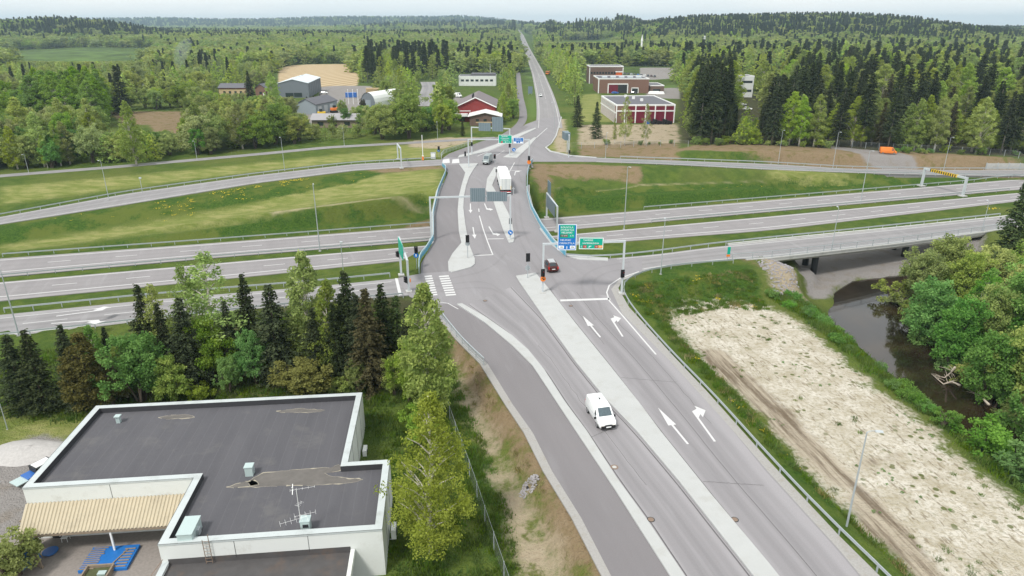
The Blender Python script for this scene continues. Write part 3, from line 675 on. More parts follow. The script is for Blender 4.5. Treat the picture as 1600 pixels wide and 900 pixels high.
arrow((757, 318), (762, 330), 1); arrow((764, 354), (773, 370), 1)
arrow((802.5, 304), (802, 292), 0, .42, 2.6); arrow((804, 274), (806, 266), -1)
arrow((88, 494), (178, 482), 1, .5, 4); arrow((80, 505.5), (172, 499), -1, .5, 4)
tag(PAINT.build('road_markings', M['paint']), kind='structure')
TM = MB()
_pb = PAINT; PAINT = TM
for i_, pts in enumerate(([(930, 500), (916, 468), (908, 447), (912, 430), (935, 417), (985, 409)], [(946, 500), (934, 468), (926, 450), (929, 436), (948, 425), (990, 417)], [(800, 470), (780, 452), (760, 440), (730, 440), (690, 447), (640, 450)], [(815, 485), (792, 463), (768, 450), (735, 449), (692, 455), (645, 456)], [(870, 470), (850, 435), (828, 405), (812, 375), (806, 350), (803, 310)], [(884, 468), (866, 436), (842, 404), (824, 375), (815, 350), (811, 312)], [(640, 440), (700, 436), (752, 425), (775, 412), (790, 395)], [(755, 290), (748, 310), (748, 335), (753, 365), (760, 390)], [(832, 262), (828, 245), (835, 225), (852, 200)], [(815, 285), (808, 262), (815, 240), (838, 212)])):
    P = smooth(resample(pl(pts), 40), 6); stripe(P, .42, .0085 + .0006 * i_)
PAINT = _pb
tag(TM.build('tyre_marks', asphalt('polished_asphalt', (.236, .226, .232), ROT - R(90))), kind='structure')
JT = MB(); PAINT = JT
laneR = tuple(resample(q_, 60) for q_ in laneR); laneL = tuple(resample(q_, 60) for q_ in laneL)
gj = random.Random(9)
def wob(P, a): P = smooth(resample(P, 60), 2); return P + np.array([[gj.uniform(-a, a), gj.uniform(-a, a), 0] for _ in range(len(P))])
stripe(wob((laneR[0] * .52 + laneR[1] * .48), .02), .06, .0122); stripe(wob(laneR[0] * .985 + laneR[1] * .015, .01), .10, .0126); stripe(wob(laneL[0] * .975 + laneL[1] * .025, .01), .10, .0130); stripe(wob(laneL[0] * .03 + laneL[1] * .97, .01), .12, .0134)
stripe(wob(laneR[0] * .22 + laneR[1] * .78, .09)[8:30], .045, .0138); stripe(wob(laneL[0] * .6 + laneL[1] * .4, .10)[14:38], .045, .0142); stripe(wob(laneR[0] * .8 + laneR[1] * .2, .10)[2:16], .045, .0146)
for a, b_, c_ in ((laneR, 22, .0150), (laneL, 30, .0154), (laneR, 37, .0158)):
    A_, B_ = resample(a[0], 60), resample(a[1], 60); stripe(wob(np.array([A_[b_] * (1 - t) + B_[b_] * t for t in np.linspace(.04, .8, 8)]), .04), .05, c_)
PAINT = _pb
tag(JT.build('asphalt_joints', simple('bitumen_joint', (.115, .11, .112), .8, .3, 4)), kind='structure')
# ------------------------------------------------------------------ river
m, nt, b = newmat('river_water'); k = NT(nt); co = k.pos()
k.l(k.mix(k.step(k.noise(.12, 3, co), .4, .7), (.012, .009, .006), (.032, .022, .012)), b.inputs['Base Color'])
b.inputs['Roughness'].default_value = .06; b.inputs['Specular IOR Level'].default_value = .6
k.l(k.bump(k.noise(.8, 3, k.mapping(co, (1, .4, 1), (0, 0, .8))), .12, .12), b.inputs['Normal'])
M['water'] = m
wp = PX([(1285, 470), (1300, 440), (1340, 428), (1455, 418), (1720, 405), (1740, 440), (1500, 452), (1450, 470), (1440, 500), (1540, 570), (1640, 660), (1960, 880), (1920, 980), (1740, 930), (1600, 780), (1490, 665), (1380, 575), (1300, 505)], -7.2)
mb = MB(); mb.sheet(wp, -7.2); tag(mb.build('river_water', M['water']), kind='structure')
# ================================================================== trees
def leaf_mesh(name, C, D, size, mats, tint, trunk=None, aspect=.55, seed=0):
    """C centres, D preferred long axis, size per leaf; rhombus leaves + optional trunk MB (material slot 1)"""
    g = np.random.default_rng(seed); n = len(C)
    D = D / (np.linalg.norm(D, axis=1)[:, None] + 1e-9)
    r = g.normal(size=(n, 3)); s = np.cross(D, r); s /= np.linalg.norm(s, axis=1)[:, None] + 1e-9
    a = D * size[:, None] * .5; b_ = s * size[:, None] * .5 * aspect
    V = np.stack([C - a, C + b_ - a * .1, C + a, C - b_ - a * .1], 1).reshape(-1, 3)
    Fc = np.arange(4 * n).reshape(n, 4)
    tv = list(map(tuple, trunk.v)) if trunk else []
    nv = len(V) + len(tv)
    me = bpy.data.meshes.new(name)
    allv = np.vstack([V, np.array(tv)]) if tv else V
    me.from_pydata(allv.tolist(), [], Fc.tolist() + ([tuple(i + len(V) for i in f) for f in trunk.f] if trunk else []))
    at = me.attributes.new('tint', 'FLOAT', 'POINT')
    at.data.foreach_set('value', np.r_[np.repeat(tint, 4), np.zeros(len(tv))].astype(np.float32))
    for m in mats: me.materials.append(m)
    if trunk: me.polygons.foreach_set('material_index', [0] * n + [1] * len(trunk.f))
    me.update()
    return me
def spruce_leaves(seed, H=10.0, base=.06, Rm=1.9, whorl=.26, per=7, stp=.2, size=.26, slim=.9):
    g = random.Random(seed); C = []; D = []; Sz = []; T = []
    z = base * H
    while z < H * .985:
        t = (z - base * H) / (H - base * H)
        L0 = Rm * (1 - t) ** slim * (.92 + .16 * math.sin(z * 2.1 + seed)) + .10
        if t < .12: L0 *= .72 + 2.3 * t
        for i in range(per if t < .8 else 5):
            az = g.random() * 2 * math.pi; L = L0 * g.uniform(.62, 1.12); tn = g.random()
            if g.random() < .06: continue
            dr = g.uniform(.22, .42) * (1 - .5 * t); zz = z + g.uniform(-.12, .12); up = .1 + .55 * t
            ca, sa = math.cos(az), math.sin(az); m = max(2, int(L / stp))
            for j in range(m):
                s = (j + .6) / m
                if s < .22 and L > .8: continue
                rr = L * s; h = zz + up * rr * .6 - dr * L * s * s * 1.3 + (.12 * L * s ** 4)
                tw = size * (1.15 - .45 * s) * g.uniform(.8, 1.25)
                for sd in (-1, 1, 0):
                    if sd: d = (ca * .55 - sa * sd * .8, sa * .55 + ca * sd * .8, -.25); o = .42 * tw
                    else: d = (ca * .8, sa * .8, -.45 + g.uniform(-.3, .3)); o = .15 * tw
                    C.append((ca * rr + d[0] * o + g.gauss(0, .03), sa * rr + d[1] * o + g.gauss(0, .03), h - .05 + g.gauss(0, .04)))
                    D.append(d); Sz.append(tw * (1.0 if sd else 1.15)); T.append(min(1, max(0, tn * .55 + .45 * s * g.random())))
        z += whorl * (1 - .35 * t)
    return np.array(C), np.array(D), np.array(Sz), np.array(T)
def clump_leaves(clumps, per, size, seed, droop=.3, outward=.5, ctr=(0, 0, 5)):
    g = np.random.default_rng(seed); C = []; D = []; T = []
    ctr = np.array(ctr)
    for (x, y, z, r) in clumps:
        n = int(per * (r ** 1.6)); c = np.array((x, y, z))
        p = g.normal(size=(n, 3)); p /= np.linalg.norm(p, axis=1)[:, None]
        rad = g.random((n, 1)) ** .45
        P = c + p * rad * r * np.array((1, 1, .85)); P[:, 2] -= droop * g.random(n) * r
        out = P - ctr; out /= np.linalg.norm(out, axis=1)[:, None] + 1e-6
        d = g.normal(size=(n, 3)) * .6 + p * outward; d[:, 2] -= droop * 1.2
        C.append(P); D.append(d)
        T.append(np.clip(g.random() * .6 + g.random(n) * .4, 0, 1))
    C = np.vstack(C); D = np.vstack(D); T = np.concatenate(T)
    return C, D, size * g.uniform(.7, 1.35, len(C)), T
def birch_shape(seed, H=10.0, Rm=1.7, nc=95, bottom=.18, top_sharp=1.0):
    g = random.Random(seed); cl = []
    tr = MB(); px = 0; py = 0; P = [(0, 0, -.3)]; rr = [.16]
    for i in range(1, 9):
        px += g.uniform(-.08, .08); py += g.uniform(-.08, .08); P.append((px, py, H * .95 * i / 8)); rr.append(.15 * (1 - i / 8.4))
    tr.tube(P, rr, 6)
    def ax(z): f = max(0, min(7.99, z / (H * .95) * 8)); i = int(f); f -= i; return (P[i][0] + (P[i + 1][0] - P[i][0]) * f, P[i][1] + (P[i + 1][1] - P[i][1]) * f)
    for i in range(nc):
        t = (i + g.random()) / nc; z = H * (bottom + (1 - bottom) * t)
        w = Rm * (math.sin(math.pi * min(1, (t * .86 + .14)) ** .75) ** .8 if t < .97 else .12) * g.uniform(.9, 1.1)
        az = g.random() * 6.283; r = w * math.sqrt(g.random()) * g.uniform(.75, 1.18)
        a = ax(z); c = (a[0] + r * math.cos(az), a[1] + r * math.sin(az), z - .1 * r)
        cr = g.uniform(.32, .58) * (1.05 - .45 * t) * (H / 10) ** .3; cl.append((*c, cr))
        if i % 3 == 0:
            zb = max(.9, z - r * 1.1 - .3); b0 = ax(zb); tr.tube([(b0[0], b0[1], zb), ((b0[0] + c[0]) / 2, (b0[1] + c[1]) / 2, (zb + z) / 2 + .12), c], [.045, .03, .012], 4, cap=False)
    return cl, tr
def round_shape(seed, H=8.0, Rm=3.4, nc=110, stems=3, low=.07):
    g = random.Random(seed); cl = []; tr = MB()
    lob = [(g.uniform(-.5, .5) * Rm, g.uniform(-.5, .5) * Rm, H * g.uniform(.36, .70), g.uniform(.45, .72)) for _ in range(5)]
    for i in range(nc):
        L = lob[i % 5]; ph = math.acos(1 - 1.65 * g.random()); az = g.random() * 6.283; q = g.uniform(.72, 1.08) if g.random() < .75 else g.uniform(.2, .7)
        x = L[0] + Rm * L[3] * q * math.sin(ph) * math.cos(az); y = L[1] + Rm * L[3] * q * math.sin(ph) * math.sin(az); z = L[2] + (H * .42) * q * math.cos(ph) * L[3] / .6
        z = max(H * low * g.uniform(.6, 2.5), min(z, H)); cl.append((x, y, z, g.uniform(.42, .8)))
    for s in range(stems):
        x0, y0 = g.uniform(-.3, .3), g.uniform(-.3, .3)
        for L in lob[s::stems]:
            tr.tube([(x0, y0, -.3), (x0 + L[0] * .3, y0 + L[1] * .3, H * .25), (L[0], L[1], L[2]), (L[0] * 1.2, L[1] * 1.2, min(H * .9, L[2] + H * .2))], [.15, .12, .07, .02], 5, cap=False)
    for c in cl[::4]:
        L = lob[g.randrange(5)]; tr.tube([(L[0] * .6, L[1] * .6, L[2] * .8), c[:3]], [.05, .012], 4, cap=False)
    return cl, tr
TPL = {}   # kind -> list of (crown mesh, trunk mesh, height)
TPL['fine_birch'] = []
def simple_trunk(H, r, mat, name, seed):
    g = random.Random(seed); mb = MB()
    mb.tube([(0, 0, -.4), (g.uniform(-.04, .04), g.uniform(-.04, .04), H * .5), (0, 0, H * .97)], [r, r * .62, .015], 6)
    return mb.mesh(name, mat, True)
TPL['spruce'] = []; TPL['tall_spruce'] = []; TPL['birch'] = []; TPL['round'] = []; TPL['thin'] = []; TPL['bush'] = []
for s in range(3):
    C, D, Z, T = spruce_leaves(20 + s, 10, .04, [2.5, 2.8, 2.2][s], .2, 9, .2, .27); TPL['spruce'].append((leaf_mesh('spruce_crown', C, D, Z, [M['L_spruce']], T, seed=s), simple_trunk(10, .17, M['bark'], 'spruce_trunk', s), 10))
    C, D, Z, T = spruce_leaves(40 + s, 10, [.22, .32, .16][s], [1.45, 1.35, 1.6][s], .18, 9, .15, .22, .72); TPL['tall_spruce'].append((leaf_mesh('spruce_crown', C, D, Z, [M['L_spruce']], T, seed=9 + s), simple_trunk(10, .115, M['barkpale'], 'spruce_trunk', s), 10))
    cl, tr = birch_shape(60 + s, 10, [1.9, 1.65, 2.2][s], [190, 170, 210][s], [.14, .2, .17][s]); C, D, Z, T = clump_leaves(cl, 270, .20, s, .5, .25)
    TPL['birch'].append((leaf_mesh('birch_crown', C, D, Z, [M['L_birch']], T, seed=s), tr.mesh('birch_trunk', M['birchbark'], True), 10))
    cl, tr = round_shape(80 + s, 8, [3.4, 3.0, 3.9][s], 170); C, D, Z, T = clump_leaves(cl, 150, .26, s, .15, .6)
    TPL['round'].append((leaf_mesh('broadleaf_crown', C, D, Z, [M['L_green']], T, aspect=.7, seed=s), tr.mesh('broadleaf_trunk', M['bark'], True), 8))
    cl, tr = birch_shape(100 + s, 10, [1.4, 1.2, 1.6][s], 85, .22); C, D, Z, T = clump_leaves(cl, 200, .18, s, .5, .2)
    TPL['thin'].append((leaf_mesh('birch_crown', C, D, Z, [M['L_birch']], T, seed=s), tr.mesh('birch_trunk', M['birchbark'], True), 10))
    cl, tr = round_shape(120 + s, 3, 1.7, 60, 4, .08); cl = [(x, y, z, r * .55) for x, y, z, r in cl]; C, D, Z, T = clump_leaves(cl, 420, .15, s, .1, .6, (0, 0, 1))
    TPL['bush'].append((leaf_mesh('bush_crown', C, D, Z, [M['L_green']], T, aspect=.7, seed=s), tr.mesh('bush_stems', M['bark'], True), 3))
for s in range(2):
    cl, tr = birch_shape(164 + s, 10, [2.0, 2.0][s], 230, [.16, .12][s]); C, D, Z, T = clump_leaves(cl, 440, .118, s, .6, .2)
    TPL['fine_birch'].append((leaf_mesh('birch_crown', C, D, Z, [M['L_birch']], T, seed=s), tr.mesh('birch_trunk', M['birchbark'], True), 10))
TPL['fine_birch'].append(TPL['fine_birch'][0])
NAME = {'fine_birch': ('birch_tree', 'birch tree'), 'spruce': ('spruce_tree', 'spruce tree'), 'tall_spruce': ('spruce_tree', 'spruce tree'), 'birch': ('birch_tree', 'birch tree'), 'thin': ('birch_tree', 'birch tree'), 'round': ('broadleaf_tree', 'tree'), 'bush': ('leafy_bush', 'bush')}
def tree(kind, p, h, leaf, label, group=None, wide=1.0, var=None, trunk=None):
    cm, tm, H = TPL[kind][rnd.randrange(3) if var is None else var]
    s = h / H
    t = thing(NAME[kind][0], label, NAME[kind][1], p, rnd.random() * 6.28, group)
    t.scale = (s * wide, s * wide, s)
    c = link('crown', cm, t); c.material_slots[0].link = 'OBJECT'; c.material_slots[0].material = M[leaf]
    k_ = link('trunk', tm, t)
    if trunk: k_.material_slots[0].link = 'OBJECT'; k_.material_slots[0].material = M[trunk]
    return t
def ptree(kind, ub, vb, vtop, leaf, label, z=None, wide=1.0, var=None, trunk=None):
    z0 = -2.7 if z is None else z
    p = W(ub, vb, z0); zz = hz(p.x, p.y)
    return tree(kind, (p.x, p.y, zz - .1), zat(vtop, p.y) - zz, leaf, label, None, wide, var, trunk)
# --- the belt of trees behind the flat-roofed building, each described on its own
ptree('spruce', 42, 640, 522, 'L_spruce', 'broad dark spruce standing left of the slimmer spruce beside the gravel yard', wide=1.55, var=0)
ptree('spruce', 72, 642, 512, 'L_spruce', 'slim dark spruce standing right of its broader neighbour beside the gravel yard', wide=1.35, var=2)
ptree('spruce', 126, 640, 504, 'L_spruce', 'dark spruce rising behind the golden brown trees at the lower left', wide=1.08, var=2)
ptree('birch', 150, 646, 520, 'L_rust', 'golden brown leafy tree in front of a dark spruce left of the roof corner', wide=1.62, var=1, trunk='bark')
ptree('thin', 178, 640, 545, 'L_rust', 'thin golden brown sapling between the golden tree and the green bushes', wide=1.76, var=0, trunk='bark')
ptree('birch', 163, 620, 508, 'L_lush', 'narrow green young tree peeking up behind the golden brown tree', wide=1.08, var=1)
ptree('spruce', 184, 610, 508, 'L_spruce', 'small pointed spruce tip behind the rounded green bushes', wide=0.94, var=2)
ptree('round', 222, 632, 528, 'L_lush', 'wide rounded green tree behind the far left corner of the flat roof', wide=1.0, var=0)
ptree('round', 275, 634, 560, 'L_green', 'low rounded green tree directly behind the parapet left of the dark thicket', wide=.95, var=1)
ptree('spruce', 245, 600, 442, 'L_spruce', 'tall dark spruce, leftmost of the high ones before the slip road', wide=0.97, var=0)
ptree('thin', 268, 600, 444, 'L_birch', 'airy pale birch between the leftmost high spruce and the next spruce', wide=1.35, var=1)
ptree('spruce', 305, 612, 462, 'L_spruce', 'dark shaggy spruce in front of the tall pair of birches', wide=1.22, var=1)
ptree('thin', 313, 590, 412, 'L_birch', 'slender airy birch with sparse top just left of the taller birch', wide=1.22, var=1)
ptree('thin', 345, 588, 394, 'L_birch', 'tall airy birch whose top reaches over the motorway median', wide=1.82, var=0)
ptree('spruce', 400, 580, 424, 'L_spruce', 'dark narrow spruce standing right of the tall airy birch', wide=1.01, var=2)
ptree('round', 402, 612, 514, 'L_lush', 'rounded mid green tree below the dark narrow spruce', wide=.62, var=2)
ptree('spruce', 440, 604, 442, 'L_spruce', 'broad dark spruce in the middle of the belt of trees', wide=1.42, var=0)
ptree('birch', 492, 590, 392, 'L_birch', 'tall fresh green birch standing behind the golden rounded bush', wide=1.15, var=1)
ptree('birch', 522, 600, 436, 'L_green', 'green leafy tree squeezed between the tall birch and the dark spruce clump', wide=1.01, var=0)
ptree('spruce', 553, 598, 419, 'L_spruce', 'tallest dark spruce of the clump behind the roof corner', wide=0.97, var=1)
ptree('spruce', 583, 624, 448, 'L_brown', 'brownish spruce nearest to the roof corner', wide=1.15, var=0)
ptree('spruce', 606, 606, 440, 'L_spruce', 'dark spruce immediately right of the brownish spruce', wide=1.08, var=2)
ptree('spruce', 626, 600, 458, 'L_sprucelt', 'lighter green spruce tucked behind the big dense birch', wide=1.08, var=1)
ptree('birch', 672, 668, 443, 'L_green', 'big dense birch beside the crossing with hanging green foliage', wide=1.2, var=1)
ptree('round', 617, 632, 560, 'L_green', 'round dark green tree at the foot of the big dense birch', wide=.85, var=1)
ptree('fine_birch', 674, 880, 612, 'L_birchyel', 'yellow green birch on the grass right beside the white building wall', wide=1.12, var=0)
ptree('round', 482, 628, 566, 'L_gold', 'wide golden green bush behind the flat roof', wide=1.9, var=0)
ptree('bush', 312, 632, 600, 'L_birchyel', 'small yellow green bush against the back parapet', wide=1.4, var=1)
ptree('bush', 24, 905, 838, 'L_birchyel', 'light green bush at the left end of the ribbed canopy', z=-2.6, wide=1.0, var=2)
ptree('bush', 540, 624, 585, 'L_green', 'dark green bush between the golden bush and the spruces', wide=1.6, var=2)
ptree('bush', 660, 700, 640, 'L_green', 'shady green bush under the big dense birch', wide=1.2, var=0)
for (kd, u, v, vt, lf, wd, lb) in (('round', 340, 606, 500, 'L_green', .8, 'dark green leafy tree under the tall airy birch'), ('spruce', 272, 612, 470, 'L_spruce', .9, 'dark spruce between the leftmost high one and the shaggy one'), ('spruce', 370, 600, 468, 'L_spruce', 1.0, 'shaded spruce below the tall airy birch on its right'), ('round', 470, 596, 500, 'L_green', .75, 'shaded leafy tree right of the broad middle spruce'), ('spruce', 500, 606, 478, 'L_spruce', 1.0, 'dark spruce under the tall fresh green birch'), ('spruce', 532, 610, 470, 'L_spruce', 1.0, 'dark spruce left of the tallest spruce of the clump'), ('spruce', 568, 612, 455, 'L_spruce', 1.0, 'dark spruce squeezed between the tallest and the brownish one'), ('spruce', 642, 610, 478, 'L_spruce', 1.0, 'dark spruce hidden behind the big dense birch'), ('round', 560, 628, 560, 'L_green', .8, 'shaded leafy tree at the foot of the spruce clump'), ('round', 360, 622, 560, 'L_lush', .8, 'leafy young tree behind the middle of the back parapet'), ('birch', 200, 622, 540, 'L_green', 1.4, 'leafy young birch left of the wide rounded green tree'), ('spruce', 545, 600, 455, 'L_spruce', 1.2, 'second dark spruce against the tallest one of the clump'), ('round', 640, 640, 540, 'L_green', .8, 'leafy tree filling the gap left of the big dense birch')):
    ptree(kd, u, v, vt, lf, lb, wide=wd)
# --- the right river bank
RB = [(1440, 462, 395, 'round', 'L_grey', 1.0), (1478, 442, 372, 'round', 'L_grey', 1.0), (1450, 512, 440, 'round', 'L_lush', .9), (1500, 478, 398, 'round', 'L_green', 1.0), (1545, 470, 385, 'round', 'L_grey', .95), (1590, 462, 378, 'round', 'L_green', 1.0),
      (1492, 548, 470, 'round', 'L_lush', .85), (1535, 545, 452, 'round', 'L_green', .9), (1585, 545, 420, 'round', 'L_lush', 1.0), (1555, 610, 530, 'round', 'L_lush', .85), (1600, 620, 505, 'round', 'L_green', 1.0), (1640, 560, 430, 'round', 'L_lush', 1.0), (1620, 690, 590, 'round', 'L_lush', .8), (1665, 640, 520, 'round', 'L_green', 1.0), (1690, 720, 610, 'round', 'L_lush', 1.0), (1650, 500, 380, 'round', 'L_grey', 1.0), (1700, 540, 420, 'round', 'L_green', 1.0), (1530, 505, 418, 'birch', 'L_lush', 1.3)]
RBL = ['pale willow-like tree at the bridge end nearest the river bend', 'greyish leafy tree pressed against the river bridge railing', 'bright bank tree leaning over the bend of the brown river', 'full green tree between the bridge and the river bend',
       'greyish tree at the foot of the lone shaggy spruce', 'green tree behind the lone shaggy spruce at the photo edge', 'lush tree overhanging the middle of the river', 'large green tree behind the one overhanging the river', 'tall lush tree below the lone shaggy spruce', 'leafy tree above the bleached fallen branches', 'big green tree at the right edge above the fallen branches',
       'lush tree partly cut off by the right edge near the spruce', 'leafy tree at the right edge beside the dark lower river', None, None, None, None, 'narrow green tree among the round trees on the far bank']
for (u, v, vt, kd, lf, wd), lb in zip(RB, RBL):
    if not lb: continue
    ptree(kd, u, v, vt, lf, lb, z=-5.0, wide=wd)
ptree('spruce', 1567, 425, 280, 'L_sprucelt', 'lone tall shaggy spruce at the right edge above the river', z=-5.0, wide=1.0, var=0)
for i_, (u, v, vt) in enumerate(((1420, 470, 445), (1428, 500, 470), (1446, 524, 490), (1474, 546, 512), (1500, 574, 540), (1524, 604, 566), (1556, 632, 596), (1590, 662, 622), (1412, 486, 466), (1486, 560, 528), (1540, 620, 584))):
    tree('bush', tuple(G(u, v)), 2.6 + .5 * (i_ % 3), ('L_lush', 'L_green', 'L_grey')[i_ % 3], 'bush overhanging the water along the far river bank', 'bushes along the far river bank', 1.5)
for (u, v, vt, lb) in ((1470, 690, 640, 'bush on the near river bank just below the bleached branches'), (1528, 712, 655, 'green bush on the near river bank above the sand edge'), (1588, 742, 690, 'leafy bush on the near bank at the right edge'), (1405, 455, 437, 'small yellowish bush on the tip of the bank in the river bend')):
    ptree('bush', u, v, vt, 'L_lush' if u != 1405 else 'L_birchyel', lb, z=-5.2, wide=1.3)
# --- trees placed one by one farther off
for (kd, u, v, vt, lf, wd, lb) in (
    ('spruce', 902, 198, 148, 'L_spruce', 1.15, 'dark spruce standing alone left of the dusty lot'), ('spruce', 931, 216, 158, 'L_sprucelt', 1.0, 'shaggy spruce standing alone on the dusty lot before the red doors'),
    ('thin', 976, 226, 150, 'L_birchyel', 1.0, 'thin yellow birch in front of the left end of the red doors'), ('thin', 1008, 226, 161, 'L_birchyel', .8, 'thin yellow birch in front of the middle of the red doors'), ('thin', 960, 224, 184, 'L_birchyel', .8, 'small yellow sapling at the depot corner'),
    ('round', 640, 215, 150, 'L_green', 1.3, 'large rounded tree with bare stems beside the side road bend'), ('round', 598, 216, 160, 'L_grey', 1.1, 'rounded grey green tree left of the large stemmed tree'), ('round', 690, 208, 165, 'L_green', 1.0, 'rounded tree just left of the red gabled building'),
    ('round', 567, 172, 154, 'L_brown', .7, 'small dark brown round tree before the white arched tent'), ('round', 535, 180, 155, 'L_green', .8, 'round green tree between the grey shed and the tent'),
    ('spruce', 393, 165, 110, 'L_spruce', 1.0, 'dark spruce left of the big grey shed'), ('birch', 428, 170, 112, 'L_birch', 1.0, 'leafy birch in front of the left corner of the grey shed'),
    ('spruce', 193, 178, 100, 'L_spruce', 1.1, 'dark spruce standing alone behind the brown ploughed patch'), ('spruce', 160, 150, 110, 'L_spruce', 1.1, 'smaller dark spruce left of the lone one behind the ploughed patch'),
    ('birch', 627, 160, 118, 'L_birchyel', 1.1, 'yellow green birch at the side street beyond the tent'), ('birch', 620, 135, 92, 'L_birchyel', 1.2, 'bright birch behind the industrial yard'),
    ('birch', 212, 250, 158, 'L_birchyel', 1.1, 'light green birch before the ploughed patch'), ('birch', 785, 190, 150, 'L_birch', 1.1, 'light birch right of the red gabled building'), ('birch', 795, 172, 128, 'L_birchyel', 1.0, 'yellow birch by the far cycle path'), ('spruce', 723, 212, 186, 'L_spruce', 1.0, 'small dark spruce in front of the red gabled building')):
    ptree(kd, u, v, vt, lf, lb, z=0, wide=wd)
# --- scattered stands: ground regions traced once; the nearest trees are things, the far ones one wood
from mathutils import kdtree
def inpoly(x, y, P):
    c = False; n = len(P)
    for i in range(n):
        ax, ay = P[i][0], P[i][1]; bx, by = P[(i + 1) % n][0], P[(i + 1) % n][1]
        if (ay > y) != (by > y) and x < (bx - ax) * (y - ay) / (by - ay) + ax: c = not c
    return c
CLEAR = [(P, 0) for P in ([PX([(500, 132), (585, 132), (600, 160), (560, 172), (545, 196), (470, 196), (432, 160), (432, 128)]), PX([(1000, 104), (1062, 104), (1068, 122), (975, 126)]), PX([(905, 104), (1020, 104), (1066, 136), (1064, 222), (905, 226), (900, 150)]), PX([(430, 106), (462, 100), (548, 99), (565, 134), (505, 138), (432, 132)]), PX([(168, 173), (294, 173), (290, 207), (240, 212), (196, 200)]), PX([(0, 96), (0, 88), (40, 82), (130, 79), (250, 81), (250, 98), (140, 100)]), PX([(705, 134), (785, 134), (785, 115), (705, 115)]), PX([(705, 195), (785, 200), (785, 160), (720, 150), (700, 165)]), PX([(820, 215), (805, 60), (835, 60), (890, 235)]), PX([(1150, 154), (1184, 154), (1184, 144), (1150, 144)])])]
for P in CLEAR: pass
LINES = [(fr, 13), (cf, 4), (orr, 5), (ss, 8)] + [(center(n_)[0], center(n_)[1] + 7) for n_ in ED]
# visible fronts that no scattered tree may stand before: (u0, v0, u1, v1, distance y)
KEEP = [(434, 117, 500, 152, 385), (463, 143, 520, 176, 312), (563, 143, 612, 165, 342), (484, 178, 578, 192, 270), (712, 143, 780, 190, 290), (716, 115, 776, 131, 480), (932, 118, 1018, 146, 410), (918, 104, 975, 130, 480), (936, 146, 1056, 195, 285), (1153, 118, 1177, 160, 380), (430, 100, 560, 137, 520), (172, 174, 290, 200, 280), (20, 84, 228, 96, 900), (342, 131, 385, 146, 420), (398, 128, 420, 150, 400), (500, 133, 590, 160, 380), (960, 100, 1064, 122, 470), (1016, 132, 1062, 158, 400), (637, 135, 676, 168, 350), (870, 57, 960, 66, 1425), (805, 50, 850, 215, 260), (900, 150, 935, 196, 290), (480, 158, 520, 178, 290), (1000, 64, 1004, 96, 600), (1095, 55, 1103, 82, 600), (1200, 100, 1212, 113, 500)]
CAND = []
def okay(x, y, h, wid, z=0.0):
    for P, _ in CLEAR:
        if inpoly(x, y, P): return False
    for L, w in LINES:
        d, _ = segd(np.array([x]), np.array([y]), L)
        if d[0] < w: return False
    return True
def front(x, y, z, h, wid):
    hmin = max(3.0, .3 * h) if h > 4 else .8
    u, vb = proj(x, y, z); _, vt = proj(x, y, z + h); ru = wid * F / max(y, 1)
    for (a, b_, c_, d_, yy) in KEEP:
        if y < yy and u + ru > a and u - ru < c_ and vb > b_ and vt < d_:
            h = min(h, zat(d_, y) - z); vt = d_
            if h < hmin: return 0
    return h
def scatter(poly, spacing, kinds, label, group, z=0, jit=.45):
    """kinds: list of (weight, kind, leaf, hmin, hmax, wide)"""
    P = PX(poly, z); xs = [p.x for p in P]; ys = [p.y for p in P]
    tw = sum(q[0] for q in kinds)
    X, Y = np.meshgrid(np.arange(min(xs), max(xs), spacing), np.arange(min(ys), max(ys), spacing)); X = X.ravel() + nr.uniform(-jit, jit, X.size) * spacing; Y = Y.ravel() + nr.uniform(-jit, jit, Y.size) * spacing
    ok = sdf(X, Y, P) < 0; X, Y = X[ok], Y[ok]; ok = np.ones(len(X), bool)
    for Q, _ in CLEAR: ok &= sdf(X, Y, Q) > 0
    for L, w in LINES: ok &= segd(X, Y, L)[0] > w
    for px, py in zip(X[ok], Y[ok]):
        r = rnd.random() * tw
        for q in kinds:
            r -= q[0]
            if r <= 0: break
        h = rnd.uniform(q[3], q[4]); h = front(px, py, z, h, h * .18)
        if h: CAND.append([px, py, h, q[1], q[2], q[5] * rnd.uniform(.85, 1.15), label.get(q[1], label['*']) if isinstance(label, dict) else label, group])
GRN = [(1.3, 'birch', 'L_birchyel', 11, 15, 1.4), (3, 'round', 'L_green', 8, 13, 1.15), (3, 'round', 'L_grey', 8, 12, 1.15), (1.5, 'birch', 'L_birch', 9, 13, 1.2), (1, 'round', 'L_lush', 6, 10, 1.0)]
scatter([(-120, 268), (0, 258), (130, 252), (300, 240), (420, 226), (575, 213), (700, 204), (700, 196), (600, 192), (480, 196), (400, 206), (300, 214), (150, 208), (0, 214), (-120, 222)], 6.2, GRN, {'*': 'rounded leafy tree in the hedge along the old side road', 'birch': 'birch standing in the hedge along the old side road'}, 'hedge trees along the old side road')
scatter([(-100, 262), (240, 246), (240, 222), (-100, 232)], 9, [(2, 'birch', 'L_birch', 13, 17, 1.5), (1.5, 'birch', 'L_birchyel', 12, 16, 1.5), (1, 'round', 'L_green', 10, 13, 1)], {'*': 'tall leafy tree at the left end of the hedge', 'birch': 'tall birch at the left end of the hedge'}, 'tall trees at the left end of the hedge')
scatter([(-160, 214), (30, 208), (40, 172), (-160, 172)], 8, [(3, 'birch', 'L_birch', 11, 15, 1.5), (2, 'round', 'L_bright', 10, 13, 1.0)], {'*': 'leafy tree at the left edge behind the hedge', 'birch': 'birch at the left edge behind the hedge'}, 'trees at the left edge behind the hedge')
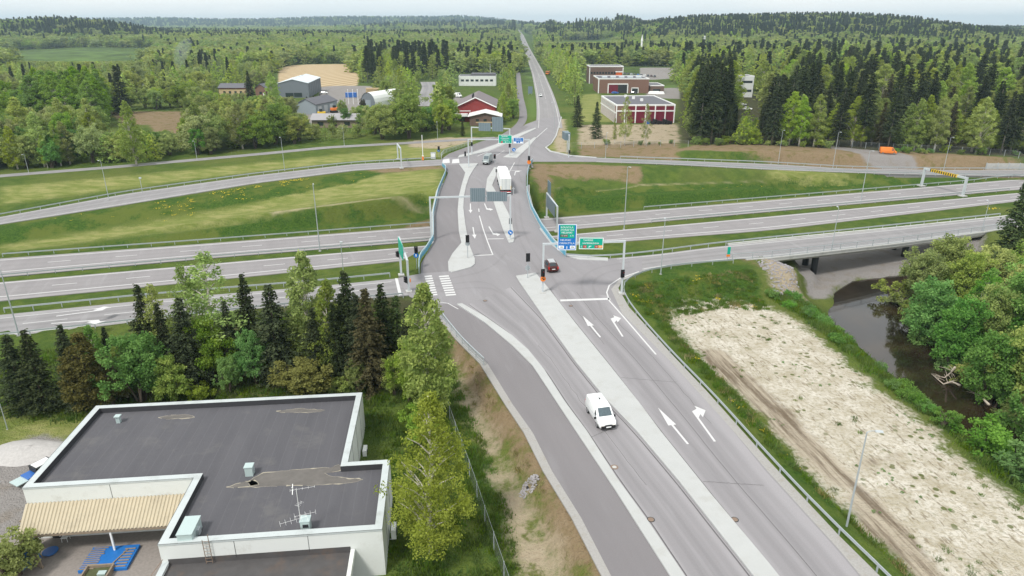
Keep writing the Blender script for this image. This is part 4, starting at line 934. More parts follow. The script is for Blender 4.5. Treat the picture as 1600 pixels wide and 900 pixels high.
scatter([(52, 204), (168, 200), (164, 172), (60, 170)], 6.5, [(1, 'birch', 'L_bright', 16, 20, 1.5)], 'tall bright green tree in the dense grove left of the ploughed patch', 'bright grove by the ploughed patch')
scatter([(150, 174), (300, 172), (304, 164), (150, 166)], 8, [(1, 'round', 'L_green', 8, 11, 1.1)], 'dark rounded tree in the row behind the ploughed patch', 'row behind the ploughed patch')
scatter([(292, 214), (470, 196), (460, 178), (430, 158), (300, 160)], 8.5, [(3, 'round', 'L_green', 7, 11, 1.0), (2, 'birch', 'L_birch', 9, 14, 1.3), (2, 'round', 'L_grey', 8, 12, 1.0)], {'*': 'leafy tree in the wood left of the industrial yard', 'birch': 'birch in the wood left of the industrial yard'}, 'wood left of the industrial yard')
scatter([(-200, 172), (150, 166), (300, 160), (430, 150), (430, 112), (250, 104), (-200, 108)], 13, [(3, 'birch', 'L_birch', 11, 16, 1.4), (3, 'round', 'L_grey', 9, 13, 1.1), (.5, 'spruce', 'L_spruce', 13, 19, 1.0), (1, 'birch', 'L_birchyel', 10, 15, 1.4)], {'*': 'leafy tree in the mixed wood on the left', 'birch': 'birch in the mixed wood on the left', 'spruce': 'dark spruce poking out of the mixed wood on the left'}, 'mixed wood on the left')
scatter([(562, 134), (700, 124), (705, 100), (560, 100)], 11, [(1.5, 'tall_spruce', 'L_spruce', 20, 26, 1.3), (2, 'birch', 'L_birch', 14, 18, 1.5), (1.2, 'birch', 'L_birchyel', 13, 18, 1.3)], {'*': 'dark tall spruce beyond the stubble field', 'birch': 'birch beyond the stubble field'}, 'wood beyond the stubble field')
scatter([(590, 168), (640, 166), (660, 140), (710, 134), (700, 126), (590, 132)], 8.5, [(2, 'birch', 'L_birch', 9, 15, 1.4), (3, 'round', 'L_grey', 6, 10, 1.0), (1.2, 'round', 'L_green', 6, 9, 1.0)], {'*': 'leafy tree around the side street', 'birch': 'birch around the side street'}, 'trees around the side street')
scatter([(575, 212), (702, 204), (712, 190), (705, 140), (672, 140), (655, 172), (590, 176)], 7.5, [(3, 'round', 'L_green', 7, 11, 1.0), (2, 'birch', 'L_birch', 9, 14, 1.3)], {'*': 'leafy tree between the side street and the red gabled building', 'birch': 'birch between the side street and the red gabled building'}, 'trees left of the red gabled building')
scatter([(778, 200), (812, 192), (805, 120), (775, 120), (785, 160)], 7, [(3, 'birch', 'L_birch', 7, 11, 1.3), (2, 'round', 'L_green', 5, 8, 1.0), (1, 'birch', 'L_birchyel', 7, 11, 1.2)], {'*': 'leafy tree beside the far cycle path', 'birch': 'birch beside the far cycle path'}, 'trees beside the far cycle path')
scatter([(705, 122), (800, 122), (804, 95), (705, 95)], 11, [(3, 'birch', 'L_birch', 12, 18, 1.3), (1.5, 'tall_spruce', 'L_spruce', 16, 22, 1.2), (1, 'birch', 'L_birchyel', 12, 17, 1.3)], {'*': 'spruce behind the white flat building', 'birch': 'birch behind the white flat building'}, 'wood behind the white flat building')
scatter([(866, 156), (905, 166), (905, 130), (890, 105), (850, 84), (846, 100)], 7.5, [(1, 'birch', 'L_birch', 13, 18, 1.25)], 'tall birch on the right side of the far main road', 'birches along the far main road')
scatter([(905, 116), (1064, 112), (1064, 92), (860, 84)], 11, [(4, 'birch', 'L_birch', 13, 18, 1.35), (1, 'tall_spruce', 'L_spruce', 17, 23, 1.2), (1, 'birch', 'L_birchyel', 13, 18, 1.3)], {'*': 'spruce in the wood behind the brick buildings', 'birch': 'birch in the wood behind the brick buildings'}, 'wood behind the brick buildings')
scatter([(1020, 148), (1064, 158), (1066, 112), (1030, 112)], 9, [(1, 'birch', 'L_birch', 13, 17, 1.3)], 'birch between the brick buildings and the spruce forest', 'birches right of the brick buildings')
FR = [(2.5, 'tall_spruce', 'L_spruce', 19, 26, 1.3), (2.0, 'birch', 'L_birch', 18, 23, 1.45), (1.5, 'birch', 'L_birchyel', 17, 22, 1.45), (.35, 'tall_spruce', 'L_brown', 17, 23, 1.2)]
FL = {'*': 'tall spruce in the forest edge right of the red doored depot', 'birch': 'birch in the forest edge right of the red doored depot'}
scatter([(1062, 224), (1150, 224), (1150, 196), (1062, 192)], 5.6, [(6, 'tall_spruce', 'L_spruce', 23, 27, 1.15), (1, 'birch', 'L_birchyel', 18, 22, 1.1)], FL, 'forest edge right of the depot')
scatter([(1184, 225), (1260, 226), (1260, 196), (1184, 196)], 5.8, [(6, 'tall_spruce', 'L_spruce', 22, 27, 1.2), (.6, 'birch', 'L_birch', 15, 18, 1.1)], FL, 'forest edge right of the depot')
scatter([(1150, 224), (1184, 225), (1184, 196), (1150, 196)], 5.5, [(1, 'birch', 'L_birch', 6, 10, 1.3), (1, 'round', 'L_green', 4, 6, 1.0)], {'*': 'low leafy tree in the gap between the spruces before the white building', 'birch': 'young birch in the gap between the spruces before the white building'}, 'young trees in the spruce gap')
scatter([(1258, 226), (1420, 227), (1740, 232), (1740, 200), (1258, 196)], 7.0, [(2.6, 'tall_spruce', 'L_spruce', 20, 27, 1.3), (1.6, 'birch', 'L_birchyel', 13, 19, 1.35), (1.6, 'birch', 'L_birch', 13, 19, 1.35), (.7, 'round', 'L_green', 6, 10, 1.0), (.4, 'tall_spruce', 'L_brown', 15, 19, 1.25)], {'*': 'tall spruce in the mixed forest above the orange van', 'birch': 'birch in the mixed forest above the orange van', 'round': 'leafy tree in the mixed forest above the orange van'}, 'mixed forest above the orange van')
scatter([(1066, 194), (1150, 196), (1150, 130), (1066, 130)], 9.5, FR, FL, 'forest edge right of the depot')
scatter([(1184, 196), (1740, 200), (1740, 130), (1184, 130)], 10.5, FR, {'*': 'spruce deeper in the forest on the right', 'birch': 'birch deeper in the forest on the right'}, 'deeper forest on the right')
scatter([(1060, 130), (1740, 130), (1740, 96), (1060, 96)], 17, FR, {'*': 'spruce deeper in the forest on the right', 'birch': 'birch deeper in the forest on the right'}, 'deeper forest on the right')
for j in range(16):   # young growth along the forest foot
    pass
scatter([(1080, 228), (1300, 226), (1300, 221), (1080, 219)], 4.2, [(2, 'bush', 'L_green', 1.5, 3.5, 1.2), (1, 'bush', 'L_birch', 1.5, 3, 1.2)], 'low bush at the foot of the forest edge', 'bushes at the forest foot')
scatter([(1400, 232), (1740, 236), (1740, 228), (1400, 226)], 4.6, [(2, 'bush', 'L_green', 1.5, 3, 1.2), (1, 'bush', 'L_lush', 1.5, 3, 1.2)], 'low bush at the foot of the forest edge', 'bushes at the forest foot')
scatter([(905, 227), (1060, 226), (1060, 222), (905, 223)], 4.5, [(1, 'bush', 'L_green', 1.0, 2.4, 1.2)], 'low bush on the edge of the dusty lot', 'bushes by the dusty lot')
H_ = height(np.array([c[0] for c in CAND]), np.array([c[1] for c in CAND]))
order = sorted(range(len(CAND)), key=lambda i: -CAND[i][2] / CAND[i][1])
count = {}; FARPTS = []   # (x, y, z, kindindex, scale, wide)
KI = {'spruce': 0, 'tall_spruce': 1, 'birch': 2, 'thin': 2, 'round': 3, 'bush': 3}
LV = {'L_birchyel': 4, 'L_brown': 5, 'L_grey': 6, 'L_bright': 4}
for i in order:
    x, y, h, kd, lf, wd, lb, gr = CAND[i]
    fam = 'spruce' if 'spruce' in kd else 'birch' if kd in ('birch', 'thin') else kd
    if count.get(fam, 0) < 280:
        count[fam] = count.get(fam, 0) + 1
        tree(kd, (x, y, H_[i] - .15), h, lf, lb, gr, wd)
    else: FARPTS.append((x, y, H_[i] - .15, LV.get(lf, KI[kd]), h, wd))
print('TREES', count, len(FARPTS))
# --- the far woods
def lowtree(kind, seed):
    if kind == 'spruce':
        C, D, Z, T = spruce_leaves(seed, 10, .10, 1.5, .42, 6, .42, .62, .85); mats = [M['L_spruce'], M['bark']]
    elif kind == 'brown':
        C, D, Z, T = spruce_leaves(seed, 10, .2, 1.5, .42, 6, .42, .62, .8); mats = [M['L_brown'], M['bark']]
    else:
        cl = birch_shape(seed, 10, 2.5, 80, .03)[0] if kind in ('birch', 'yel') else [(x, y, z, r * 1.15) for x, y, z, r in round_shape(seed, 10, 2.9, 90, 1, .04)[0]]; C, D, Z, T = clump_leaves(cl, 30, .62, seed, .3, .4)
        mats = [{'birch': M['L_birch'], 'yel': M['L_birchyel'], 'grey': M['L_grey'], 'green': M['L_green']}[kind], M['bark']]
    tr = MB(); tr.tube([(0, 0, -1), (0, 0, 8)], [.10, .03], 5)
    return leaf_mesh('far_tree', C, D, Z, mats, T, tr, seed=seed)
pc = bpy.data.collections.new('far_tree_kinds')
for i, kd in enumerate(['spruce', 'spruce', 'birch', 'green', 'yel', 'brown', 'grey']):
    pc.objects.link(bpy.data.objects.new('far_tree_%d' % i, lowtree(kd, 300 + i)))
# dense background forest over plain and hills
def in_view(x, y): return abs(x) < y * .86 + 30
FCL = [PX([(-80, 99), (-80, 86), (40, 81), (130, 79), (250, 82), (250, 98), (140, 100)]), PX([(860, 66), (962, 66), (962, 58), (880, 57)])]
y = 600.0
while y < 6300:
    sp = 8.0 if y < 900 else 9.2 if y < 1500 else 11 if y < 2300 else 30
    hs = 1.0 if y < 1500 else 1.1 if y < 2300 else 1.9
    x = -y * .86 - 20
    while x < y * .86 + 20:
        px, py = x + rnd.uniform(-.45, .45) * sp, y + rnd.uniform(-.45, .45) * sp
        x += sp
        FARPTS.append((px, py, None, -1, hs, 1.0 if y < 2300 else 1.8))
    y += sp
A_ = np.array([[p[0], p[1]] for p in FARPTS])
Z_ = height(A_[:, 0], A_[:, 1]); DR, _ = segd(A_[:, 0], A_[:, 1], fr)
bad = DR < 13
for P in FCL + [c_[0] for c_ in CLEAR]: bad |= sdf(A_[:, 0], A_[:, 1], P) < 0
quarry = sdf(A_[:, 0], A_[:, 1], ZONES['dirt'][-1]) < 0
# is the ground (with trees) hidden behind nearer hills? keep all - cheap instances
pts = []; kk = []; sc = []; ro = []
nz = np.sin(A_[:, 0] / 90 + np.sin(A_[:, 1] / 130) * 2) + np.sin(A_[:, 1] / 75 + 1.3)
for i, p in enumerate(FARPTS):
    if p[2] is not None: z, kd, h, wd = p[2], p[3], p[4], p[5]
    else:
        if bad[i] or quarry[i]: continue
        z = Z_[i] - .3
        # spruce on the hills, mixed trees on the plain
        hill = min(1, max(0, (z - 6) / 10)); left = 1 if p[0] < -60 else 0
        ps = .80 * hill + (1 - hill) * (.15 if nz[i] > .6 else .03 if left else .16)
        r = rnd.random()
        if r < ps: kd, h = rnd.choice((0, 1)), rnd.uniform(13, 20)
        else: kd, h = rnd.choice((2, 2, 4, 6, 6, 3, 4)), rnd.uniform(10, 17)
        h *= p[4]; wd = p[5] * rnd.uniform(.9, 1.3) / (p[4] if p[4] > 1.5 else 1)
        wd = rnd.uniform(1.4, 1.9) if p[4] < 1.5 else rnd.uniform(1.8, 2.4)
        wd *= 1.45 if kd not in (0, 1) else .78
        h = front(p[0], p[1], z, h, h * .15)
    if not h: continue
    s = h / 10
    pts.append((p[0], p[1], z)); kk.append(kd); sc.append((s * wd, s * wd, s)); ro.append(rnd.random() * 6.28)
print('FAR', len(pts))
def instancer(name, pts, kk, sc, ro, coll, mat=None):
    me = bpy.data.meshes.new(name); me.from_pydata(pts, [], [])
    a = me.attributes.new('pick', 'INT', 'POINT'); a.data.foreach_set('value', np.array(kk, np.int32))
    a = me.attributes.new('size', 'FLOAT_VECTOR', 'POINT'); a.data.foreach_set('vector', np.array(sc, np.float32).ravel())
    a = me.attributes.new('turn', 'FLOAT_VECTOR', 'POINT'); a.data.foreach_set('vector', np.stack([np.zeros(len(ro)), np.zeros(len(ro)), np.array(ro)], 1).astype(np.float32).ravel())
    o = link(name, me)
    g = bpy.data.node_groups.new(name, 'GeometryNodeTree')
    g.interface.new_socket('Geometry', in_out='INPUT', socket_type='NodeSocketGeometry'); g.interface.new_socket('Geometry', in_out='OUTPUT', socket_type='NodeSocketGeometry')
    n = g.nodes; gi = n.new('NodeGroupInput'); go = n.new('NodeGroupOutput'); ip = n.new('GeometryNodeInstanceOnPoints'); ci = n.new('GeometryNodeCollectionInfo')
    ci.inputs['Collection'].default_value = coll; ci.inputs['Separate Children'].default_value = True; ci.inputs['Reset Children'].default_value = True
    def na(nm, t): q = n.new('GeometryNodeInputNamedAttribute'); q.data_type = t; q.inputs['Name'].default_value = nm; return q.outputs['Attribute']
    g.links.new(gi.outputs[0], ip.inputs['Points']); g.links.new(ci.outputs[0], ip.inputs['Instance']); ip.inputs['Pick Instance'].default_value = True
    g.links.new(na('pick', 'INT'), ip.inputs['Instance Index']); g.links.new(na('turn', 'FLOAT_VECTOR'), ip.inputs['Rotation']); g.links.new(na('size', 'FLOAT_VECTOR'), ip.inputs['Scale'])
    g.links.new(ip.outputs[0], go.inputs[0])
    md = o.modifiers.new('scatter', 'NODES'); md.node_group = g
    return o
o = instancer('far_forest', pts, kk, sc, ro, pc)
tag(o, 'mixed spruce and birch forest covering the far plain and hills', 'forest', kind='stuff')
# --- low growth: grass tufts, dandelions, river bank herbs
def tuft(seed, n, h, spread, mat):
    g = np.random.default_rng(seed); mb = MB()
    for i in range(n):
        x, y = g.normal(size=2) * spread; a = g.random() * 6.28; l = h * g.uniform(.5, 1.2); dx, dy = g.normal(size=2) * .35 * l; w = .03 + .03 * g.random()
        mb.add([(x - w * math.cos(a), y - w * math.sin(a), -.02), (x + w * math.cos(a), y + w * math.sin(a), -.02), (x + dx, y + dy, l)], [(0, 1, 2)])
    me = mb.mesh('tuft', mat); at = me.attributes.new('tint', 'FLOAT', 'POINT'); at.data.foreach_set('value', np.repeat(g.random(n), 3).astype(np.float32)); return me
tc = bpy.data.collections.new('low_growth_kinds')
M['L_grass'] = leafmat('grass_blades', (.085, .155, .025), (.17, .25, .05), .45, .02, .25); M['L_dry'] = leafmat('dry_grass_blades', (.20, .19, .06), (.36, .32, .14), .4, .015, .25)
tc.objects.link(bpy.data.objects.new('t_0', tuft(1, 60, .42, .32, M['L_grass']))); tc.objects.link(bpy.data.objects.new('t_1', tuft(2, 50, .34, .30, M['L_dry'])))
mb = MB(); g_ = random.Random(4)
for i in range(9):
    x, y, z = g_.gauss(0, .32), g_.gauss(0, .32), g_.uniform(.12, .3); mb.ball((x, y, z), (.07, .07, .03), 6, 2)
tc.objects.link(bpy.data.objects.new('t_2', mb.mesh('flowers', M['flower'])))
cl, tr = round_shape(140, 1.2, .9, 26, 3, .05); cl = [(x, y, z, r * .4) for x, y, z, r in cl]; C, D, Z, T = clump_leaves(cl, 300, .13, 5, .1, .5, (0, 0, .3))
tc.objects.link(bpy.data.objects.new('t_3', leaf_mesh('herb', C, D, Z, [M['L_lush']], T, aspect=.6, seed=5)))
def fill(polys, dens, pick, s0, s1, clump=None, seed=0, maxn=20000):
    g = np.random.default_rng(seed); P_ = []
    for P in polys:
        x = np.array([p[0] for p in P]); yv = np.array([p[1] for p in P]); ar = .5 * abs(np.dot(x, np.roll(yv, 1)) - np.dot(yv, np.roll(x, 1)))
        n = int(ar * dens * 2.2); q = np.stack([g.uniform(x.min(), x.max(), n * 3), g.uniform(max(yv.min(), 18), yv.max(), n * 3)], 1)
        q = q[sdf(q[:, 0], q[:, 1], P) < 0]
        if clump is not None:
            f = np.sin(q[:, 0] * .31 + seed) * np.sin(q[:, 1] * .27 + 2 * seed) + np.sin(q[:, 0] * .9 + q[:, 1] * .6) * .5; q = q[f > clump]
        tgt = int(ar * dens); P_.append(q[:tgt])
    q = np.vstack(P_)
    ok = np.ones(len(q), bool)
    for L, w in LINES: ok &= segd(q[:, 0], q[:, 1], L)[0] > w - 6.0
    for PP in (junction, cyc): ok &= sdf(q[:, 0], q[:, 1], PP) > .9
    q = q[ok][:maxn]; z = height(q[:, 0], q[:, 1]); n = len(q)
    s = g.uniform(s0, s1, n)
    return [(a, b_, c_) for (a, b_), c_ in zip(q, z)], [pick] * n, [(v, v, v) for v in s], list(g.uniform(0, 6.28, n))
def merge(*L): return [sum((l[i] for l in L), []) for i in range(4)]
LU = ZONES['lush'][1:]
g1 = merge(fill([LU[3]], 2.4, 0, .5, .95, seed=1), fill([LU[5]], 2.2, 0, .6, 1.0, seed=2), fill([LU[3]], .35, 1, .7, 1.2, 0, seed=3),
           fill([PX([(-20, 650), (690, 700), (690, 560), (600, 500), (440, 500), (200, 540), (0, 560)], -2.7)], 1.0, 0, .8, 1.5, seed=4), fill([PX([(600, 680), (720, 640), (800, 900), (780, 960), (610, 960)], -2.7)], 1.6, 0, .7, 1.3, seed=5),
           fill([ZONES['soil'][0]], .9, 1, .5, .9, .1, seed=6), fill([LU[4]], 2.0, 0, .9, 1.8, seed=9))
tag(instancer('grass', *g1, tc), 'rough grass on the verges and embankments', 'grass', kind='stuff')
g2 = merge(fill(LU[:3], .03, 2, .45, .9, None, 11), fill([LU[3]], .22, 2, .45, .95, .2, 12), fill([PX([(900, 392), (1100, 378), (1300, 352), (1560, 322), (1562, 338), (1300, 364), (1100, 383), (960, 398)], -4)], .16, 2, .8, 1.6, .25, 13), fill([PX([(210, 312), (420, 282), (600, 262), (560, 275), (400, 310), (240, 336)], -3)], .16, 2, .8, 1.5, .1, 14))
tag(instancer('dandelions', *g2, tc), 'yellow dandelions scattered on the embankments', 'flowers', kind='stuff')
g3 = merge(fill([LU[4]], .40, 3, .5, 1.3, .1, seed=21), fill([lot], .22, 3, .06, .22, .8, seed=22), fill([lot], .10, 0, .3, .7, .7, seed=25), fill([LU[6]], .12, 3, 1.0, 2.2, seed=23), fill([PX([(1185, 470), (1240, 488), (1300, 470), (1290, 462)], -4)], .2, 3, .5, 1.0, seed=24))
tag(instancer('river_bank_herbs', *g3, tc), 'lush leafy herbs covering the river bank', 'undergrowth', kind='stuff')
# ================================================================== the flat-roofed building, lower left
BA = R(5.8); e1 = Vector((math.cos(BA), math.sin(BA), 0)); e2 = Vector((math.sin(BA), -math.cos(BA), 0))
ZR, ZG = 2.5, -2.7
B0 = W(150, 634, ZR); B0.z = 0
bt = thing('flat_roofed_building', 'white building with dark flat roof and pale raised parapet at the lower left', 'building', (B0.x, B0.y, ZG), 0)
# local frame: x along the back wall, y away from the camera (negative = towards it)
bt.rotation_euler = (0, 0, BA)
def loc(u, v, z): p = W(u, v, z) - B0; return (p.dot(e1), -p.dot(e2))
ax, ay = 0, 0
bx, _ = loc(566, 613, ZR); _, cy_ = loc(560, 721, ZR); dx_, _ = loc(609, 718, ZR); _, ey = loc(606, 826, ZR); fx, _ = loc(248, 848, ZR); _, gy_ = loc(302, 745, ZR); hx, hy = loc(47, 763, ZR)
hy = min(hy, gy_ - .0); hx = 0.0; gy_ = hy = (hy + gy_) / 2; cy0 = loc(553, 721, ZR)[1]
out = [(0, 0), (bx, 0), (bx, cy_), (dx_, cy_), (dx_, ey), (fx, ey), (fx, gy_), (0, gy_)]
HB = ZR - ZG
M['roof'] = None
m, nt, b = newmat('bitumen_roof'); k = NT(nt); co = k.obj()
n1 = k.noise(.5, 4, k.mapping(co, (1.4, .25, 1), (0, 0, R(12)))); n2 = k.noise(14, 2, co)
v = k.math('ADD', k.math('MULTIPLY', n1, .55), k.math('MULTIPLY', n2, .5))
c = k.mix(v, (.058, .058, .066), (.135, .132, .142)); seam0 = 1
seam = k.n('ShaderNodeTexWave', bands_direction='X'); seam.inputs['Scale'].default_value = .32; k.l(co, seam.inputs['Vector'])
c = k.mix(k.math('MULTIPLY', k.step(seam.outputs[1], .05, .0), .12), c, (.17, .17, .18)); c = k.mix(k.math('MULTIPLY', k.step(k.noise(.22, 5, co, .7), .52, .7), .5), c, (.15, .145, .14))
k.l(c, b.inputs['Base Color']); b.inputs['Roughness'].default_value = .85; b.inputs['Specular IOR Level'].default_value = .2
k.l(k.bump(k.math('ADD', n2, k.step(seam.outputs[1], .02, .0)), .25, .02), b.inputs['Normal']); M['roof'] = m
def inset(P, d):
    n = len(P); Q = []
    for i in range(n):
        a = Vector(P[i - 1]); b_ = Vector(P[i]); c_ = Vector(P[(i + 1) % n]); d1 = (b_ - a).normalized(); d2 = (c_ - b_).normalized()
        n1 = Vector((d1.y, -d1.x)); n2 = Vector((d2.y, -d2.x)); k_ = (n1 + n2) / (1 + n1.dot(n2)); Q.append((b_.x + k_.x * d, b_.y + k_.y * d))
    return Q
inn = inset(out, .55)
w = MB()
for i in range(len(out)):
    a, b_ = out[i], out[(i + 1) % len(out)]; w.quad((a[0], a[1], -.6), (b_[0], b_[1], -.6), (b_[0], b_[1], HB - .08), (a[0], a[1], HB - .08))
# panel joints proud of the wall
o_ = w.build('wall', M['facade'], bt)
j = MB()
for t in (.33, .66): x = fx + (dx_ - fx) * t; j.box((x, ey - .004, HB - .9), (.03, .02, 1.5))
for y_ in (cy_ * .25, cy_ * .5, cy_ * .75): j.box((bx + .004, y_, HB - 2.4), (.02, .05, 4.6))
for y_ in (cy_ + (ey - cy_) * .3, cy_ + (ey - cy_) * .7): j.box((dx_ + .004, y_, HB - 2.4), (.02, .05, 4.6))
x = fx * .5; j.box((x, gy_ - .004, HB - .8), (.03, .02, 1.4)); j.build('panel_joints', M['dark'], bt)
par = MB()
for i in range(len(out)):
    i2 = (i + 1) % len(out); a, b_, c_, d_ = out[i], out[i2], inn[i2], inn[i]
    par.quad((a[0], a[1], HB), (b_[0], b_[1], HB), (c_[0], c_[1], HB), (d_[0], d_[1], HB)) if False else par.quad((d_[0], d_[1], HB + .0), (c_[0], c_[1], HB), (b_[0], b_[1], HB), (a[0], a[1], HB))
    dvec = Vector((b_[0] - a[0], b_[1] - a[1])).normalized(); nx, ny = (-dvec.y, dvec.x); ox, oy = nx * .04, ny * .04
    par.quad((a[0] + ox, a[1] + oy, HB - .14), (b_[0] + ox, b_[1] + oy, HB - .14), (b_[0] + ox, b_[1] + oy, HB), (a[0] + ox, a[1] + oy, HB))
par.build('parapet', M['coping'], bt)
up = MB()
for i in range(len(inn)):
    a, b_ = inn[i], inn[(i + 1) % len(inn)]; up.quad((b_[0], b_[1], HB - .62), (a[0], a[1], HB - .62), (a[0], a[1], HB - .02), (b_[0], b_[1], HB - .02))
RZ = HB - .55
rf = MB(); rf.sheet([(p[0], p[1], RZ) for p in inn]); roof = rf.build('roof', M['roof'], bt)
up.build('roof_upstand', simple('dark_upstand', (.045, .045, .05), .8, .2), roof)
# dried puddle marks on the bitumen
ZRR = ZG + RZ
def stain(pts, inner, name='puddle_mark'):
    P = [loc(u, v, ZRR) for u, v in pts]; mb = MB(); mb.sheet([(p[0], p[1], RZ + .006) for p in P], None, 0)

    n = len(P); g = random.Random(len(pts)); Q = []
    for i in range(n):
        a, b_ = Vector(P[i]), Vector(P[(i + 1) % n])
        m_ = max(2, int((b_ - a).length / .35))
        for j in range(m_): Q.append(a.lerp(b_, j / m_) + Vector((g.uniform(-.07, .07), g.uniform(-.07, .07))))
    n = len(Q); wv = [max(0.004, .012 + .10 * g.random() ** 2 * (.5 + .5 * math.sin(i * .7))) for i in range(n)]
    for i in range(n):
        a, b_ = Q[i], Q[(i + 1) % n]; d = (b_ - a); d = d.normalized() if d.length else Vector((1, 0)); nn = Vector((-d.y, d.x)); ww, w2 = wv[i], wv[(i + 1) % n]; zz = RZ + .010 + .0003 * (i % 7)
        if g.random() < .12: continue
        mb.quad((a.x - nn.x * ww, a.y - nn.y * ww, zz), (b_.x - nn.x * w2, b_.y - nn.y * w2, zz), (b_.x + nn.x * w2, b_.y + nn.y * w2, zz), (a.x + nn.x * ww, a.y + nn.y * ww, zz), 1)
    mb.build(name, [inner, M['stainedge']], roof)
M['stainedge'] = simple('pollen_edge', (.36, .33, .26), .9, .4, 5); M['stainin'] = simple('dried_silt', (.135, .125, .115), .85, .35, 1.2); M['wet'] = simple('brown_puddle', (.05, .042, .035), .15, .2, spec=.6)
stain([(352, 762), (368, 756), (384, 752), (388, 752), (396, 747), (410, 739), (440, 736), (470, 733), (497, 731), (516, 731), (528, 726), (540, 730), (528, 737), (508, 740), (520, 745), (545, 748), (562, 747), (566, 750), (545, 755), (520, 757), (480, 759), (440, 759), (400, 761)], M['stainin'])
stain([(432, 643), (448, 640), (470, 638), (480, 639), (508, 641), (500, 644), (470, 645), (440, 645)], M['stainin'])
stain([(248, 652), (262, 649), (280, 648), (296, 648), (304, 652), (285, 654), (260, 655)], M['stainin'])
stain([(386, 752), (398, 750), (404, 757), (392, 759)], M['wet'])
# lower annex roof in front
ann = MB(); ax0, _ = loc(262, 880, ZR - 1.9); ax1, _ = loc(578, 860, ZR - 1.9); zA = HB - 1.9
AP = [(fx + .45, ey), (dx_ - 2.4, ey), (dx_ - 2.4, ey - 14), (fx + .45, ey - 14)]
ann.quad((AP[3][0], AP[3][1], zA), (AP[2][0], AP[2][1], zA), (AP[1][0], AP[1][1], zA), (AP[0][0], AP[0][1], zA))
M['roof2'] = simple('worn_bitumen', (.082, .078, .078), .9, .35, .9, dirt=(.15, .10, .07), dscale=.5, damt=.4)
ar = ann.build('annex_roof', M['roof2'], bt)
mb = MB(); mb.quad((AP[0][0], ey - .012, zA - .01), (AP[1][0], ey - .012, zA - .01), (AP[1][0], ey - .012, zA + .52), (AP[0][0], ey - .012, zA + .52))
mb.build('roof_upstand', M['roof2'], ar)
mb = MB(); mb.box((AP[0][0] - .18, ey - 7, (zA + .25) / 2 - .3), (.36, 14, zA + .25 + .6)); mb.box((AP[1][0] + .16, ey - 7, zA + .06), (.3, 13.9, .5)); mb.box((AP[0][0] + .1, ey - 7, -.2), (.1, 13.9, .1)) if False else None; mb.build('annex_wall', M['facade'], bt)
mb = MB(); mb.box((AP[0][0] - .18, ey - 7, zA + .28), (.44, 14, .05)); mb.build('parapet', M['coping'], ar)
# ribbed canopy over the yard, part of the house
can = MB(); zb = HB - 1.55; zf = HB - 2.75
cl_, cf_ = loc(27, 838, ZG + zf); cr_, _ = loc(257, 822, ZG + zf)
n = 46; x0 = -.1; x1 = fx - .05; yb = gy_ - .02; yf = cf_
L0, L1 = cl_, x1
fsl = []
for i in range(n * 4 + 1):
    t = i / (n * 4); ph = i % 4; dz = (0, 0, .09, .09)[ph]
    can.v += [(x0 + (x1 - x0) * t, yb, zb + dz), (L0 + (L1 - L0) * t, yf, zf + dz)]
    if i: o = 2 * i; can.f.append((o - 2, o - 1, o + 1, o)); can.mi.append(0)
canopy = can.build('canopy', simple('cream_ribbed_sheet', (.46, .40, .29), .6, .1, 1, dirt=(.27, .23, .17), dscale=.8, damt=.4), bt)
mb = MB(); mb.box(((L0 + L1) / 2, yf + .06, zf - .12), (L1 - L0, .1, .2)); mb.box(((x0 + x1) / 2, (yb + yf) / 2, (zb + zf) / 2 - .12), (x1 - x0, .08, .14)); mb.build('canopy_beam', M['wood'], canopy)
px_, py_ = loc(172, 880, ZG); mb = MB(); mb.box((px_, yf + .12, (zf - .25) / 2), (.13, .13, zf - .2)); mb.build('canopy_post', M['white'], canopy)
mb = MB(); mb.box((L0 + .12, (yb + yf) / 2 - .3, zf / 2), (.08, (yb - yf) * .55, zf - .1)); mb.build('side_screen', M['roofbox'], canopy)
mb = MB()   # dark courtyard openings
mb.box((fx - .02, gy_ - 3.2, 1.1), (.06, 1.1, 2.1)); mb.box((x0 + 5.5, gy_ - .03, 1.2), (2.4, .06, 1.2)); mb.box((x0 + 1.8, gy_ - .03, 1.05), (1.0, .06, 2.1)); mb.build('door', M['dark'], bt)
# fixed roof ladder
lx, ly = loc(315, 862, ZR); mb = MB()
for s in (-.22, .22): mb.tube([(lx + s, ey - .16, zA + .05), (lx + s, ey - .16, HB + (.7 if s > 0 else .25))], .028, 5)
for i in range(7): mb.tube([(lx - .22, ey - .16, zA + .2 + i * .3), (lx + .22, ey - .16, zA + .2 + i * .3)], .02, 4)
mb.build('roof_ladder', M['rust'], bt)
mb = MB(); qx, qy = loc(258, 860, ZR - 1); mb.tube([(fx - .35, ey - 1.2, 0), (fx - .35, ey - 1.2, HB - 1.7), (fx + .2, ey - .2, HB - 1.2)], .03, 5); mb.build('handrail', M['rust'], bt)
# gutter pipes / wall units on the right wall
def place(u, v, z): p = W(u, v, z); return (p.x, p.y, p.z)
def roof_thing(name, label, cat, u, v): p = W(u, v, ZRR); return thing(name, label, cat, (p.x, p.y, ZRR), BA)
t = roof_thing('roof_vent', 'small square roof vent with a flat cap near the back left corner', 'vent', 186, 660)
MB().box((0, 0, .32), (.34, .34, .64)).build('shaft', M['roofbox'], t); MB().box((0, 0, .70), (.52, .52, .09)).build('cap', M['roofbox'], t)
t = roof_thing('roof_vent', 'grey louvred roof vent box beside the long puddle mark', 'vent', 391, 741)
q = MB().box((0, 0, .42), (.62, .62, .84)).build('shaft', M['roofbox'], t); MB().box((0, 0, .87), (.72, .72, .07)).build('cap', M['roofbox'], t)
mb = MB(); [mb.box((.32, 0, .25 + i * .13), (.03, .5, .05)) for i in range(4)]; mb.build('louvre', M['galv'], t)
